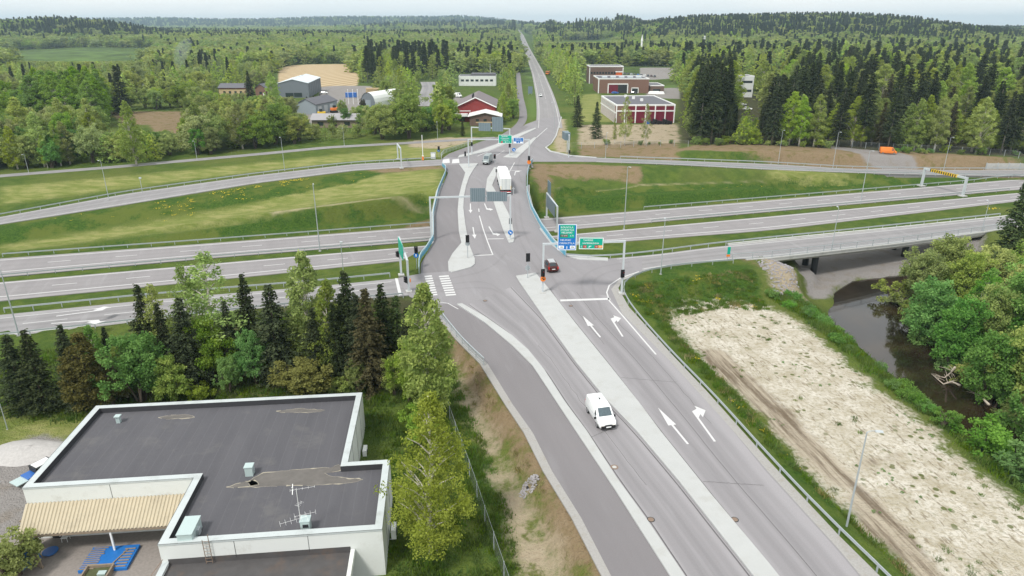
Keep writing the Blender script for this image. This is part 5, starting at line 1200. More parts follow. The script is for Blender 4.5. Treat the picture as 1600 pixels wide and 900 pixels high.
t = roof_thing('ventilation_unit', 'large pale green ventilation unit by the front parapet', 'ventilation unit', 295, 846)
MB().box((0, .45, .55), (1.05, 2.0, 1.0)).build('casing', M['roofbox'], t, bevel=.03); MB().box((.62, .5, .5), (.2, .5, .5)).build('duct', M['galv'], t); MB().box((0, .45, 1.07), (1.12, 2.06, .04)).build('lid', M['roofbox'], t)
mb = MB(); [mb.box((x, y, .02), (.08, .08, .06)) for x in (-.4, .4) for y in (-.4, 1.3)]; mb.build('feet', M['dark'], t)
t = roof_thing('roof_vent', 'pale green vent box with a dark opening beside the aerial mast', 'vent', 479, 828)
MB().box((0, 0, .5), (.66, .66, 1.0)).build('shaft', M['roofbox'], t); MB().box((.05, -.335, .62), (.42, .02, .28)).build('opening', M['dark'], t); MB().box((0, 0, 1.02), (.76, .76, .06)).build('cap', M['roofbox'], t)
t = roof_thing('aerial_mast', 'white television aerial mast with several antennas at the front parapet', 'aerial', 472, 832)
MB().tube([(0, 0, 0), (0, 0, 3.9)], .02, 6).build('mast', M['white'], t)
def yagi(z, az, L, n, e):
    mb = MB(); c, s = math.cos(az), math.sin(az); mb.tube([(-c * L * .25, -s * L * .25, z), (c * L * .75, s * L * .75, z)], .009, 4)
    for i in range(n):
        r = -L * .25 + L * i / (n - 1); ee = e * (1.1 - .4 * i / n); mb.tube([(c * r - s * ee, s * r + c * ee, z), (c * r + s * ee, s * r - c * ee, z)], .007, 4)
    return mb
yagi(1.3, R(200), 1.9, 6, .42).build('antenna', M['white'], t); yagi(1.55, R(15), 1.5, 5, .34).build('antenna', M['white'], t); yagi(2.5, R(60), .5, 4, .2).build('antenna', M['white'], t)
mb = yagi(3.85, R(10), 1.7, 5, .16); mb.beam((-.25, .2, 4.2), (-.25, -.25, 3.6), .05, .02); mb.beam((-.25, -.2, 4.2), (-.25, .25, 3.6), .05, .02); mb.build('antenna', M['white'], t)
def wall_unit(u, v, lab, xw, zc):
    _, yy = loc(u, v, ZG + zc); p = B0 + e1 * (xw + .42) - e2 * yy
    t = thing('air_conditioner', lab, 'air conditioner', (p.x, p.y, ZG + zc), BA)
    MB().box((0, 0, .45), (.38, 1.05, .9)).build('casing', M['white'], t, bevel=.02)
    mb = MB(); mb.tube([(.195, -.12, .45), (.215, -.12, .45)], .34, 14); mb.build('fan_grille', M['dark'], t)
    mb = MB(); mb.box((-.1, -.4, -.05), (.6, .05, .06)); mb.box((-.1, .4, -.05), (.6, .05, .06)); mb.build('bracket', M['galv'], t)
wall_unit(574, 712, 'white air conditioner on the right wall behind the roof step', bx, .7); wall_unit(615, 836, 'white air conditioner on the right wall nearest the yellow green birch', dx_, 1.3)
# ---- the yard
def ground_thing(name, label, cat, u, v, rz=BA, z=-2.7): p = W(u, v, z); return thing(name, label, cat, (p.x, p.y, hz(p.x, p.y) + .02), rz)
mb = MB(); P = [loc(u, v, ZG) for u, v in ((-120, 960), (30, 838), (50, 770), (302, 740), (270, 960))]
yd = flatpoly('courtyard_paving', [B0 + e1 * p[0] - e2 * p[1] for p in [(-9, gy_ + .4), (fx, gy_ + .4), (fx, ey - 15), (-9, ey - 15)]], simple('courtyard_gravel', (.24, .215, .195), .95, .3, 5, bump=.3), ZG + .14, .3)
t = ground_thing('pallet_stack', 'low stack of blue trays and timber slats under the canopy', 'pallets', 173, 877); t.location.z = ZG + .15
mb = MB(); mb.box((0, 0, .12), (3.6, 2.6, .24)); mb.build('tray', M['bluetarp'], t)
mb = MB(); g_ = random.Random(3)
for i in range(11): mb.box((-1.2 + g_.uniform(-.1, .1), -1.15 + i * .23, .27), (1.1, .09, .05))
for i in range(7): mb.box((1.25, -1.1 + i * .32, .28), (.8, .1, .06))
mb.beam((.5, -.9, .3), (1.1, .8, .3), .08, .05); mb.build('slats', M['wood'], t)
t = ground_thing('garden_chair', 'white plastic garden chair beside the courtyard wall', 'chair', 104, 847); t.location.z = ZG + .15
MB().box((0, 0, .42), (.5, .48, .05)).build('seat', M['white'], t); MB().box((0, .24, .68), (.5, .05, .5)).build('backrest', M['white'], t)
for sx in (-.22, .22):
    for sy in (-.2, .22): MB().tube([(sx, sy, 0), (sx * .95, sy * .95, .42)], .025, 5).build('leg', M['white'], t)
    MB().box((sx * 1.1, 0, .64), (.05, .45, .04)).build('armrest', M['white'], t)
t = ground_thing('plastic_basin', 'round blue basin on the courtyard ground', 'basin', 80, 866); t.location.z = ZG + .15
MB().tube([(0, 0, 0), (0, 0, .16), (0, 0, .18)], [.42, .55, .58], 14).build('bowl', M['bluetarp'], t); MB().tube([(0, 0, .17), (0, 0, .187)], .5, 14).build('inside', M['carblue'], t)
t = ground_thing('timber_rack', 'grey slatted timber pallets leaning near the blue board', 'pallets', 58, 885, BA - .6); t.location.z = ZG + .15
mb = MB(); [mb.box((-.8 + i * .2, 0, .55), (.12, .08, 1.2)) for i in range(9)]; mb.build('slats', M['wood'], t); mb = MB(); [mb.box((0, .07, z), (1.8, .06, .1)) for z in (.15, .95)]; mb.build('battens', M['wood'], t)
t = ground_thing('blue_board', 'blue board leaning against grey pallets at the canopy end', 'board', 46, 888, BA + 1.0); t.location.z = ZG + .15
mb = MB(); mb.quad((-1, 0, 0), (1, 0, 0), (1, .35, 1.1), (-1, .35, 1.1)); mb.quad((-1, .04, 0), (-1, .39, 1.1), (1, .39, 1.1), (1, .04, 0)); mb.build('panel', M['bluetarp'], t); MB().beam((-1, .4, 1.1), (1, .4, 1.1), .06, .06).build('rim', M['wood'], t)
t = ground_thing('planter_box', 'square mossy planter box at the foot of the white canopy post', 'planter', 152, 905); t.location.z = ZG + .15
mb = MB()
for (x, y, sx, sy) in ((0, .85, 2.0, .12), (0, -.85, 2.0, .12), (-.95, 0, .12, 1.58), (.95, 0, .12, 1.58)): mb.box((x, y, .25), (sx, sy, .5))
mb.build('frame', M['wood'], t); MB().box((0, 0, .15), (1.78, 1.58, .2)).build('soil', simple('mossy_soil', (.08, .09, .04), .9, .4, 3), t); MB().box((.4, .1, .32), (.6, .4, .16)).build('tub', M['roofbox'], t)
t = ground_thing('flat_trailer', 'small blue flat trailer carrying a framed white lid beside the building', 'trailer', 63, 742, R(62))
MB().box((0, 0, .5), (2.6, 1.3, .16)).build('bed', M['carblue'], t); MB().box((-1.5, 0, .42), (1.6, 1.3, .08)).build('ramp', M['roofbox'], t); MB().box((.35, 0, .9), (1.7, 1.2, .5)).build('crate', M['dark'], t); MB().box((.35, 0, 1.17), (1.4, .95, .06)).build('lid', M['white'], t)
for s in (-.7, .7): MB().tube([(.1, s - .06, .3), (.1, s + .06, .3)], .3, 12).build('wheel', M['rubber'], t)
MB().beam((1.3, 0, .45), (2.3, 0, .42), .08, .08).build('drawbar', M['galv'], t)
t = ground_thing('gravel_heap', 'pale gravel heap on the yard edge at the far left', 'gravel heap', 52, 706, 0)
mb = MB(); g_ = random.Random(8); N = 22
rows = []
for j in range(9):
    r = j / 8
    for i in range(N):
        a = 2 * math.pi * i / N; q = 1 + .12 * math.sin(3 * a + 1) + g_.uniform(-.03, .03); mb.v.append((4.6 * r * q * math.cos(a), 2.3 * r * q * math.sin(a), .75 * (1 - r * r) + g_.uniform(-.05, .05) - .05))
for j in range(8):
    for i in range(N): k2 = (i + 1) % N; mb.f.append((j * N + i, (j + 1) * N + i, (j + 1) * N + k2, j * N + k2)); mb.mi.append(0)
mb.build('heap', simple('pale_gravel', (.42, .405, .39), .95, .25, 4, bump=.4), t, True)
# ================================================================== buildings across the motorway
def block(t, w, d, h, wall, roof, parapet=None, x0=0, y0=0, name='wall'):
    mb = MB(); mb.box((x0 + w / 2, y0 + d / 2, h / 2 - .5), (w, d, h + 1)); o = mb.build(name, wall, t)
    mb = MB(); mb.box((x0 + w / 2, y0 + d / 2, h + .06), (w - .8, d - .8, .12)); r = mb.build('roof', roof, t)
    if parapet:
        mb = MB(); q = .45
        for (cx, cy, sx, sy) in ((w / 2, q / 2 - .05, w + .1, q), (w / 2, d - q / 2 + .05, w + .1, q), (q / 2 - .05, d / 2, q, d - 2 * q + .1), (w - q / 2 + .05, d / 2, q, d - 2 * q + .1)): mb.box((x0 + cx, y0 + cy, h + .12), (sx, sy, .55))
        mb.build('parapet', parapet, t)
    return o, r
def gable(t, w, d, he, hp, wall, roof, over=.4, axis='y'):
    """ridge runs along y (away from the viewer); front gable at y=0"""
    mb = MB(); mb.add([(0, 0, -1), (w, 0, -1), (w, 0, he), (w / 2, 0, hp), (0, 0, he), (0, d, -1), (w, d, -1), (w, d, he), (w / 2, d, hp), (0, d, he)], [(0, 1, 2, 3, 4), (9, 8, 7, 6, 5), (0, 4, 9, 5), (1, 6, 7, 2)])
    o = mb.build('wall', wall, t); sl = (hp - he) / (w / 2); mb = MB(); e = over
    for s in (-1, 1):
        xo = w / 2 + s * (w / 2 + e); ze = he - sl * e
        A = [(w / 2, -e, hp + .03), (w / 2, d + e, hp + .03), (xo, d + e, ze + .03), (xo, -e, ze + .03)]
        if s < 0: A = A[::-1]
        mb.add(A + [(p[0], p[1], p[2] + .22) for p in A], [(0, 1, 2, 3), (7, 6, 5, 4), (0, 4, 5, 1), (1, 5, 6, 2), (2, 6, 7, 3), (3, 7, 4, 0)])
    r = mb.build('roof', roof, t)
    return o, r
M['brick'] = simple('red_brown_brick', (.20, .115, .085), .85, .15, 1.5); M['brick2'] = simple('dark_brick', (.15, .10, .08), .85, .15, 1.5)
M['redwall'] = simple('barn_red_boards', (.20, .028, .026), .75, .15, 2); M['greycorr'] = simple('grey_cladding', (.16, .18, .205), .6, .06, 1); M['greycorr2'] = simple('light_grey_cladding', (.26, .30, .33), .6, .06, 1)
M['lightroof'] = simple('light_sheet_roof', (.60, .66, .68), .5, .05, .5); M['greyroof'] = simple('grey_roof', (.125, .125, .14), .8, .12, .6); M['paleroof'] = simple('pale_grey_roof', (.32, .31, .32), .8, .1, .6); M['brownroof'] = simple('brown_grey_roof', (.19, .165, .17), .8, .1, .6); M['tan'] = simple('tan_wall', (.50, .38, .22), .8, .08, 1); M['deepred'] = simple('deep_red_door', (.155, .012, .030), .6, .12, 1.2)
def bld(label, u0, u1, v, name='building', cat='building'):
    a, b_ = W(u0, v), W(u1, v); w = (b_ - a).length
    return thing(name, label, cat, (a.x, a.y, hz(a.x, a.y + 3) + .0), 0), w
# big grey shed
t, w_ = bld('large dark grey industrial shed with pale low gabled roof before the stubble field', 436, 482, 153, 'industrial_shed')
gable(t, w_, 44, 7.6, 9.6, M['greycorr'], M['lightroof'], .3)
t.rotation_euler.z = R(6)
mb = MB(); mb.box((w_ * .5, -.03, 1.5), (w_ * .56, .06, 2.2)); mb.build('window', M['glass'], t); mb = MB(); [mb.box((w_ * .22 + w_ * .28 * i, -.06, 1.5), (.25, .05, 2.4)) for i in range(3)]; mb.build('window_frame', M['greycorr'], t)
mb = MB(); [mb.box((w_ + .04, 4 + i * 6, 3.4), (.06, .3, 7.6)) for i in range(7)]; mb.build('downpipe', M['dark'], t); mb = MB(); [mb.box((w_ / 2, 8 + 10 * i, 9.75), (1.4, 1.6, .7)) for i in range(3)]; mb.build('ridge_vent', M['lightroof'], t)
t, w_ = bld('smaller grey gabled workshop with dark roof in front of the large grey shed', 464, 494, 178, 'workshop')
gable(t, w_ + 1, 20, 4.3, 6.6, M['greycorr2'], M['greyroof']); t.rotation_euler.z = R(-14)
mb = MB(); [mb.box((w_ + 1.05, 3.5 + 5.5 * i, 1.7), (.06, 3.2, 3.2)) for i in range(3)]; mb.build('garage_door', M['lightpost'], t); mb = MB(); [mb.tube([(w_ * .45, 3 + 6 * i, 6.4), (w_ * .45, 3 + 6 * i, 7.4)], .25, 6) for i in range(3)]; mb.build('flue', M['dark'], t)
t, w_ = bld('long low building with pale grey roof between the hedge trees', 488, 578, 199, 'long_shed')
mb = MB(); mb.box((w_ / 2, 4, 1), (w_, 8, 3.6)); mb.build('wall', M['wood'], t)
mb = MB(); mb.add([(-.6, -.8, 3.0), (w_ + .6, -.8, 3.0), (w_ + .6, 4, 5.0), (-.6, 4, 5.0), (w_ + .6, 8.8, 3.0), (-.6, 8.8, 3.0)], [(0, 1, 2, 3), (3, 2, 4, 5)]); mb.build('roof', M['paleroof'], t)
mb = MB(); [mb.box((w_ * (.15 + .23 * i), -.03, 1.5), (2.2, .06, 1.4)) for i in range(4)]; mb.build('window', M['glass'], t)
t, w_ = bld('white arched tent hall with dark grey front among the trees', 564, 592, 166, 'tent_hall')
N = 12; arc = [(w_ / 2 - w_ / 2 * math.cos(math.pi * i / N), 6.6 * math.sin(math.pi * i / N) ** .8) for i in range(N + 1)]
mb = MB(); mb.add([(x, 0, z) for x, z in arc], [tuple(range(N + 1))[::-1]]); mb.build('front_wall', M['greycorr'], t)
mb = MB(); mb.add([(x * 1.0, y, z * 1.02 + .02) for y in (-.3, 26) for x, z in arc], [(i, i + 1, N + 2 + i, N + 1 + i) for i in range(N)]); mb.build('cover', M['white'], t); t.rotation_euler.z = R(-24)
mb = MB(); mb.box((w_ / 2, -.05, 1.6), (3, .1, 3.2)); mb.build('door', M['greycorr2'], t)
t, w_ = bld('tan building with dark roof half hidden by trees on the left', 343, 386, 150, 'tan_building')
mb = MB(); mb.box((w_ / 2, 5, 1.8), (w_, 10, 5)); mb.build('wall', M['tan'], t); mb = MB(); mb.add([(-.5, -.6, 4.4), (w_ + .5, -.6, 4.4), (w_ + .5, 5, 6.6), (-.5, 5, 6.6), (w_ + .5, 10.6, 4.4), (-.5, 10.6, 4.4)], [(0, 1, 2, 3), (3, 2, 4, 5)]); mb.build('roof', M['greyroof'], t); MB().box((w_ / 2, -.04, 4.2), (w_, .08, .6)).build('fascia', M['redwall'], t); mb = MB(); [mb.box((w_ * (.2 + .2 * i), -.03, 2), (1.3, .06, 1.3)) for i in range(4)]; mb.build('window', M['glass'], t)
t, w_ = bld('small red brown house left of the large grey shed', 400, 416, 151, 'small_house')
gable(t, w_, 9, 4.6, 6.6, M['brick'], M['greyroof']); MB().box((w_ / 2, -.03, 2), (1.4, .06, 1.3)).build('window', M['glass'], t); MB().box((w_ * .8, -.03, 1), (.9, .06, 2)).build('door', M['white'], t)
# red gabled building and its white roofed extension
t, w_ = bld('dark red gabled wooden building with brown grey roof left of the far junction', 713, 774, 190, 'gabled_building')
gable(t, w_, 30, 6.0, 9.6, M['redwall'], M['brownroof'], .6)
mb = MB()
for s in (-1, 1): mb.beam((w_ / 2, -.62, 9.75), (w_ / 2 + s * (w_ / 2 + .55), -.62, 5.9), .1, .35)
mb.build('bargeboard', M['white'], t); mb = MB(); mb.box((w_ * .2, -.06, 4.4), (w_ * .34, .1, .25)); mb.box((w_ * .03, -.06, 2.4), (.2, .1, 4.2)); mb.box((w_ * .12, -.9, 2.9), (w_ * .36, 1.8, 1.1)); mb.build('balcony', M['white'], t); mb = MB(); mb.box((w_ * .14, -.05, 1.2), (2.6, .06, 1.8)); mb.build('window', M['glass'], t); mb = MB(); [mb.tube([(w_ * .42, 4 + 5 * i, 9), (w_ * .42, 4 + 5 * i, 10.6)], .35, 6) for i in range(2)]; mb.build('flue', M['dark'], t)
t, w_ = bld('low extension with white sheet roof in front of the dark red gabled building', 734, 782, 196, 'extension_building')
gable(t, w_, 11, 3.6, 5.0, M['brick2'], M['white'], .7); MB().box((w_ * .5, -.03, 1.3), (w_ * .6, .06, .5)).build('boarding', M['tan'], t); mb = MB(); [mb.box((w_ * (.25 + .25 * i), -.05, 2.1), (1.2, .06, 1.0)) for i in range(3)]; mb.build('window', M['glass'], t)
t, w_ = bld('white flat building with dark roof behind the dark red gabled building', 717, 775, 134, 'white_building')
block(t, w_, 16, 6.2, M['facade'], M['greyroof']); mb = MB(); mb.box((w_ * .66, 6, 6.9), (w_ * .66, 11, 1.4)); mb.build('roof_storey', M['greyroof'], t); mb = MB(); [mb.box((w_ * (.1 + .13 * i), -.03, 3.4), (2.0, .06, 1.3)) for i in range(7)]; mb.build('window', M['glass'], t)
# depot with red doors
t, w_ = bld('depot with dark flat roof, white frame and deep red folding doors', 961, 1054, 192, 'depot_building')
block(t, w_, 38, 7.0, M['brick'], M['greyroof'], M['white']); t.rotation_euler.z = R(2)
fr_ = MB(); bay = [0, .155, .335, .505, .665, .835, 1]
for f in bay: fr_.box((min(max(w_ * f, .3), w_ - .3), -.12, 3.3), (.45, .3, 7.2))
fr_.box((w_ / 2, -.10, 4.85), (w_, .26, .5)); fr_.build('door_frame', M['white'], t)
for i in range(6):
    x0, x1 = w_ * bay[i] + .25, w_ * bay[i + 1] - .25
    if i == 0: continue
    MB().box(((x0 + x1) / 2, -.05, 2.2), (x1 - x0, .1, 4.8)).build('door', M['deepred'], t); MB().box(((x0 + x1) / 2, -.05, 5.75), (x1 - x0, .1, 1.4)).build('transom', M['deepred'], t)
mb = MB(); [mb.box((-.08, 2.2 + 2.6 * i, 3.4), (.2, .35, 7)) for i in range(14)]; mb.box((-.06, 19, 4.1), (.18, 38, .5)); mb.build('side_frame', M['white'], t); mb = MB(); [mb.box((-.03, 3.5 + 2.6 * i, 5.6), (.06, 1.5, 1.2)) for i in range(13)]; mb.build('side_window', M['glass'], t)
for (x, y) in ((.42, 33), (.5, 25), (.57, 16)):
    q = MB(); q.box((w_ * x, y, 7.6), (1.1, 1.1, 1.0)); q.build('roof_vent', M['white'], t)
t, w_ = bld('brown brick hall with a white framed gateway behind the depot', 934, 1013, 145.5, 'brick_hall')
block(t, w_, 26, 8.0, M['brick'], M['greyroof'], M['white'])
mb = MB(); mb.box((w_ * .39, -.1, 5.2), (w_ * .40, .3, .6)); mb.box((w_ * .20, -.1, 2.4), (.6, .3, 5.4)); mb.box((w_ * .585, -.1, 2.4), (.6, .3, 5.4)); mb.box((.3, -.1, 3.9), (.6, .3, 8.2)); mb.box((w_ * .73, -.1, 3.0), (w_ * .14, .3, .5)); mb.box((w_ * .665, -.1, 1.5), (.4, .3, 3)); mb.box((w_ * .795, -.1, 1.5), (.4, .3, 3)); mb.build('gate_frame', M['white'], t)
MB().box((w_ * .30, -.04, 2.4), (w_ * .18, .1, 4.8)).build('door', M['deepred'], t); MB().box((w_ * .485, -.04, 2.4), (w_ * .18, .1, 4.8)).build('gateway', M['dark'], t); MB().box((w_ * .73, -.04, 1.6), (w_ * .12, .1, 2.4)).build('window', M['glass'], t)
mb = MB(); [mb.box((w_ * (.16 + .17 * i), 9, 8.6), (3, 3, .8)) for i in range(5)]; mb.build('skylight', M['lightroof'], t)
t2, w2 = bld('low brick wing with flat roof at the right end of the brown brick hall', 1014.5, 1037, 145, 'brick_wing'); block(t2, w2, 20, 4.0, M['brick2'], M['greyroof'], M['white']); MB().box((w2 * .5, -.04, 1.6), (w2 * .5, .08, 1.2)).build('window', M['glass'], t2)
t, w_ = bld('dark brick office block with a window row behind the brown brick hall', 920, 973, 130.5, 'brick_block')
block(t, w_, 18, 11, M['brick2'], M['greyroof'], M['white']); mb = MB(); [mb.box((w_ * (.07 + .085 * i), -.03, 7.0), (1.3, .06, 1.3)) for i in range(9)]; mb.build('window', M['glass'], t); mb = MB(); [mb.box((x, -.08, 5), (.5, .25, 11)) for x in (.3, w_ - .3)]; mb.build('corner_post', M['white'], t); MB().box((w_ * .86, -1.5, 5.6), (w_ * .17, 3, 4.0)).build('stair_box', M['orangered'], t); MB().box((w_ * .86, -1.5, 7.8), (w_ * .2, 3.3, .4)).build('stair_roof', M['white'], t)
t, w_ = bld('tall white building seen through the gap in the spruces', 1154, 1175, 152, 'white_building')
block(t, w_, 12, 11, M['facade'], M['greyroof'], M['white']); mb = MB(); [mb.box((w_ / 2, -.03, z), (w_ * .8, .06, 1.2)) for z in (3.5, 8.2)]; mb.build('window', M['glass'], t)
for i, (u0, u1, v, h, lb) in enumerate(((878, 905, 66.5, 9, 'far white hall, left one of those before the wooded hill'), (908, 935, 67.5, 8, 'far white hall, middle one of those before the wooded hill'), (938, 962, 67, 9, 'far white hall, right one of those before the wooded hill'))):
    t, w_ = bld(lb, u0, u1, v, 'far_hall'); block(t, w_, 30, h, M['facade'], M['lightroof']); MB().box((w_ / 2, -.05, 3), (w_ * .7, .1, 1.6)).build('window', M['glass'], t)
for (u0, u1, v, h, lb) in ((1203, 1213, 113, 6, 'small white house between the spruce tops on the right'), (205, 229, 134, 5, 'white roofed house among the trees on the left'), (537, 546, 84, 6, 'tiny pink house far off beyond the stubble field'), (662, 677, 91, 5, 'far white roofed house in the woods before the ridge'), (498, 511, 85, 4, 'far pale greenhouse beyond the stubble field')):
    t, w_ = bld(lb, u0, u1, v, 'small_house'); gable(t, w_, 9, h * .6, h, M['facade'] if 'pink' not in lb else simple('pink_wall', (.55, .36, .32), .8), M['lightroof']); MB().box((w_ / 2, -.03, h * .3), (w_ * .5, .06, 1.1)).build('window', M['glass'], t)
def mast(label, u, vb, vt, r, mat, name, cat, z=0):
    p = W(u, vb, z); z0 = hz(p.x, p.y); h = zat(vt, p.y) - z0; t = thing(name, label, cat, (p.x, p.y, z0)); MB().tube([(0, 0, -.3), (0, 0, h)], [r, r * .7], 8).build('pole', mat, t); return t, h
t, h = mast('white church-like tower rising over the birches', 1001, 96, 64, 1.3, M['white'], 'white_tower', 'tower'); MB().tube([(0, 0, h), (0, 0, h + 7)], [1.2, .05], 8).build('spire', M['white'], t)
t, h = mast('telecom mast with white antennas above the spruces', 1098.5, 86, 56, .5, M['galv'], 'telecom_mast', 'mast')
for zz in (h - 1, h - 3.5, h - 8): mb = MB(); [mb.box((1.0 * math.cos(a), 1.0 * math.sin(a), zz), (.5, .5, 2.2), a) for a in (0, 2.1, 4.2)]; mb.build('antenna', M['white'], t)
for u, lb in ((545, 'flagpole left of two others in the industrial yard'), (552.5, 'flagpole between two others in the industrial yard'), (560, 'flagpole right of two others in the industrial yard')):
    t, h = mast('white ' + lb, u, 163, 140, .12, M['white'], 'flagpole', 'flagpole'); MB().ball((0, 0, h), .2).build('finial', M['white'], t)
t, h = mast('white flagpole behind the white flat building', 766, 120, 101, .15, M['white'], 'flagpole', 'flagpole'); MB().ball((0, 0, h), .22).build('finial', M['white'], t)
# ================================================================== bridges
Z0 = Vector((0, 0, 0))
ob = thing('overpass_bridge', 'concrete overpass carrying the junction road across the motorway', 'bridge', (0, 0, 0))
dl = PX([(676, 376), (675, 337), (683, 300), (690, 285)]); dr = PX([(826, 290), (826, 302), (832, 326), (848, 356), (869, 381)])
mb = MB(); mb.prism([(p.x, p.y) for p in dl + dr], -1.25, -.13); mb.build('deck', M['concrete'], ob)
mb = MB()
for L in (dl, dr):
    for a, b_ in zip(L[:-1], L[1:]): mb.beam(a + Vector((0, 0, -.05)), b_ + Vector((0, 0, -.05)), .45, .5)
mb.build('edge_beam', M['concrete'], ob)
cm_ = (center('mU')[0], center('mL')[0])
for t in (.22, .5, .78):
    a = W(678, 352, -1.2).lerp(W(846, 352, -1.2), t); d_ = (W(820, 366, ZM) - W(690, 380, ZM)).normalized(); cc = W(690, 378.5, ZM).lerp(W(862, 365, ZM), t)
    mb = MB(); mb.tube([(cc.x, cc.y, ZM - .5), (cc.x, cc.y, -1.2)], .5, 12); mb.build('pier', M['concrete'], ob)
def abut(pts, name):
    mb = MB(); mb.prism([(p[0], p[1]) for p in pts], ZM - .6, -.14); mb.build(name, M['concrete'], ob)
aL, aR = W(676, 372), W(862, 373); n_ = Vector((0, 1, 0)); abut([aL, aR, aR - n_ * 2.5, aL - n_ * 2.5], 'abutment')
bL, bR = W(683, 304), W(827, 304); abut([bL, bR, bR + n_ * 2.0, bL + n_ * 2.0], 'abutment')
rb = thing('river_bridge', 'slip road bridge on dark round piers over the brown river', 'bridge', (0, 0, 0))
A, B = ED['rLR']; i0, i1 = LRB; i0 -= 2
mb = MB(); n = 0
for i in range(i0, min(i1 + 3, len(A) - 1) + 1):
    a, b_ = A[i], B[i]; d = (b_ - a); d = d / np.linalg.norm(d) * .9; a = a - d; b_ = b_ + d
    mb.v += [(a[0], a[1], a[2] - .03), (b_[0], b_[1], b_[2] - .03), (b_[0], b_[1], b_[2] - .5), (b_[0] - d[0], b_[1] - d[1], b_[2] - 1.1), (a[0] + d[0], a[1] + d[1], a[2] - 1.1), (a[0], a[1], a[2] - .5)]; n += 1
for i in range(n - 1):
    for k_ in range(6): o = 6 * i; mb.f.append((o + k_, o + 6 + k_, o + 6 + (k_ + 1) % 6, o + (k_ + 1) % 6)); mb.mi.append(0)
mb.build('deck', M['concrete'], rb)
for P, s in ((A, 1), (B, -1)):
    mb = MB()
    for i in range(i0, min(i1 + 3, len(A) - 1)):
        d = (A[i] - B[i]) / np.linalg.norm(A[i] - B[i]) * .65 * s; mb.beam(P[i] + d + [0, 0, .06], P[i + 1] + d + [0, 0, .06], .5, .22)
    mb.build('edge_beam', M['concrete'], rb)
for u, vb in ((1269, 426), (1411, 399.5)):
    for off in (0, 5.0):
        p = W(u + 1.5, vb, -6.35); q = Vector((p.x + .1 * off, p.y + off, 0)); zt = float(np.interp(u, [1145, 1537], [-.6, -3.1])) - 1.0
        mb = MB(); mb.tube([(q.x, q.y, -8.0), (q.x, q.y, zt)], .58, 14); mb.build('pier', M['darkconc'], rb, True)
# riprap cone below the bridge end
rp = MB(); g_ = random.Random(5); Pq = PX([(1168, 424), (1205, 416), (1232, 436), (1254, 457), (1250, 472), (1236, 486), (1212, 474), (1188, 450)], -4)
xs = [p.x for p in Pq]; ys = [p.y for p in Pq]
for _ in range(700):
    x, y = g_.uniform(min(xs), max(xs)), g_.uniform(min(ys), max(ys))
    if inpoly(x, y, Pq): r = g_.uniform(.10, .26); rp.ball((x, y, hz(x, y) + r * .15), (r, r * g_.uniform(.7, 1), r * .6), 5, 3)
M['stone'] = simple('grey_riprap', (.30, .285, .29), .95, .35, .9)
tag(rp.build('riprap', M['stone']), 'grey stones heaped on the slope below the bridge end', 'stones', kind='stuff')
PD = G(826, 762)
mb = MB()
for _ in range(170):
    a = g_.random() * 6.28; r = g_.random() ** .5; p = PD; r_ = g_.uniform(.07, .15); x, y = p.x + math.cos(a) * r * .85, p.y + math.sin(a) * r * .85
    if r > .22: mb.ball((x, y, hz(x, y) + .05), (r_, r_, r_ * .7), 5, 3)
p = G(826, 762); t = thing('drain_inlet', 'small ring of grey stones around a drain in the dry verge', 'drain', (p.x, p.y, hz(p.x, p.y))); mb.v = [(a - p.x, b_ - p.y, c - hz(p.x, p.y)) for a, b_, c in mb.v]; mb.build('stones', M['stone'], t); MB().tube([(0, 0, -.1), (0, 0, .06)], .2, 10).build('grate', M['black'], t)
p = W(960, 730); t = thing('manhole_cover', 'round rusty manhole cover beside the narrow kerb strip', 'manhole', (p.x, p.y, .012)); MB().tube([(0, 0, 0), (0, 0, .014)], .36, 16).build('rim', M['rust'], t); MB().tube([(0, 0, .014), (0, 0, .02)], .2, 14).build('lid', M['concrete'], t)
# ================================================================== rails and fences
def dens(P, step):
    P = np.array([[p[0], p[1], p[2]] for p in P], float); L = np.r_[0, np.cumsum(np.linalg.norm(np.diff(P[:, :2], axis=0), axis=1))]
    n = max(2, int(L[-1] / step) + 1); t = np.linspace(0, L[-1], n); return np.stack([np.interp(t, L, P[:, i]) for i in range(3)], 1)
def base(P, ground=True, dz=0.0):
    Q = np.array(P, float)
    if ground: Q[:, 2] = height(Q[:, 0], Q[:, 1]) + .1
    return Q
def guardrail(label, P, post=4.0, name='guard_rail', ground=True, h=.72, mat='galv'):
    P = smooth(dens(P, post), 1)
    while len(P) > 98: P = dens(P, post * len(P) / 90.0)
    P0 = P.copy(); P = base(P, True)
    if not ground: P[:, 2] = np.maximum(P0[:, 2], P[:, 2])
    ground = True
    o = P[len(P) // 2].copy(); t = thing(name, label, 'guard rail', tuple(o))
    q = dens(P, 2.0); 
    if ground: q[:, 2] = np.interp(np.linspace(0, 1, len(q)), np.linspace(0, 1, len(P)), P[:, 2])
    mb = MB()
    for a, b_ in zip(q[:-1], q[1:]):
        mb.beam(a - o + [0, 0, h - .08], b_ - o + [0, 0, h - .07], .06, .10); mb.beam(a - o + [0, 0, h - .22], b_ - o + [0, 0, h - .22], .06, .10); mb.beam(a - o + [0, 0, h - .16], b_ - o + [0, 0, h - .16], .03, .06)
    mb.build('beam', M[mat], t); pm = MB().box((0, 0, h / 2 - .25), (.09, .12, h + .3)).mesh('post', M['galv'])
    for p in P: c = link('post', pm, t); c.location = tuple(p - o)
    return t
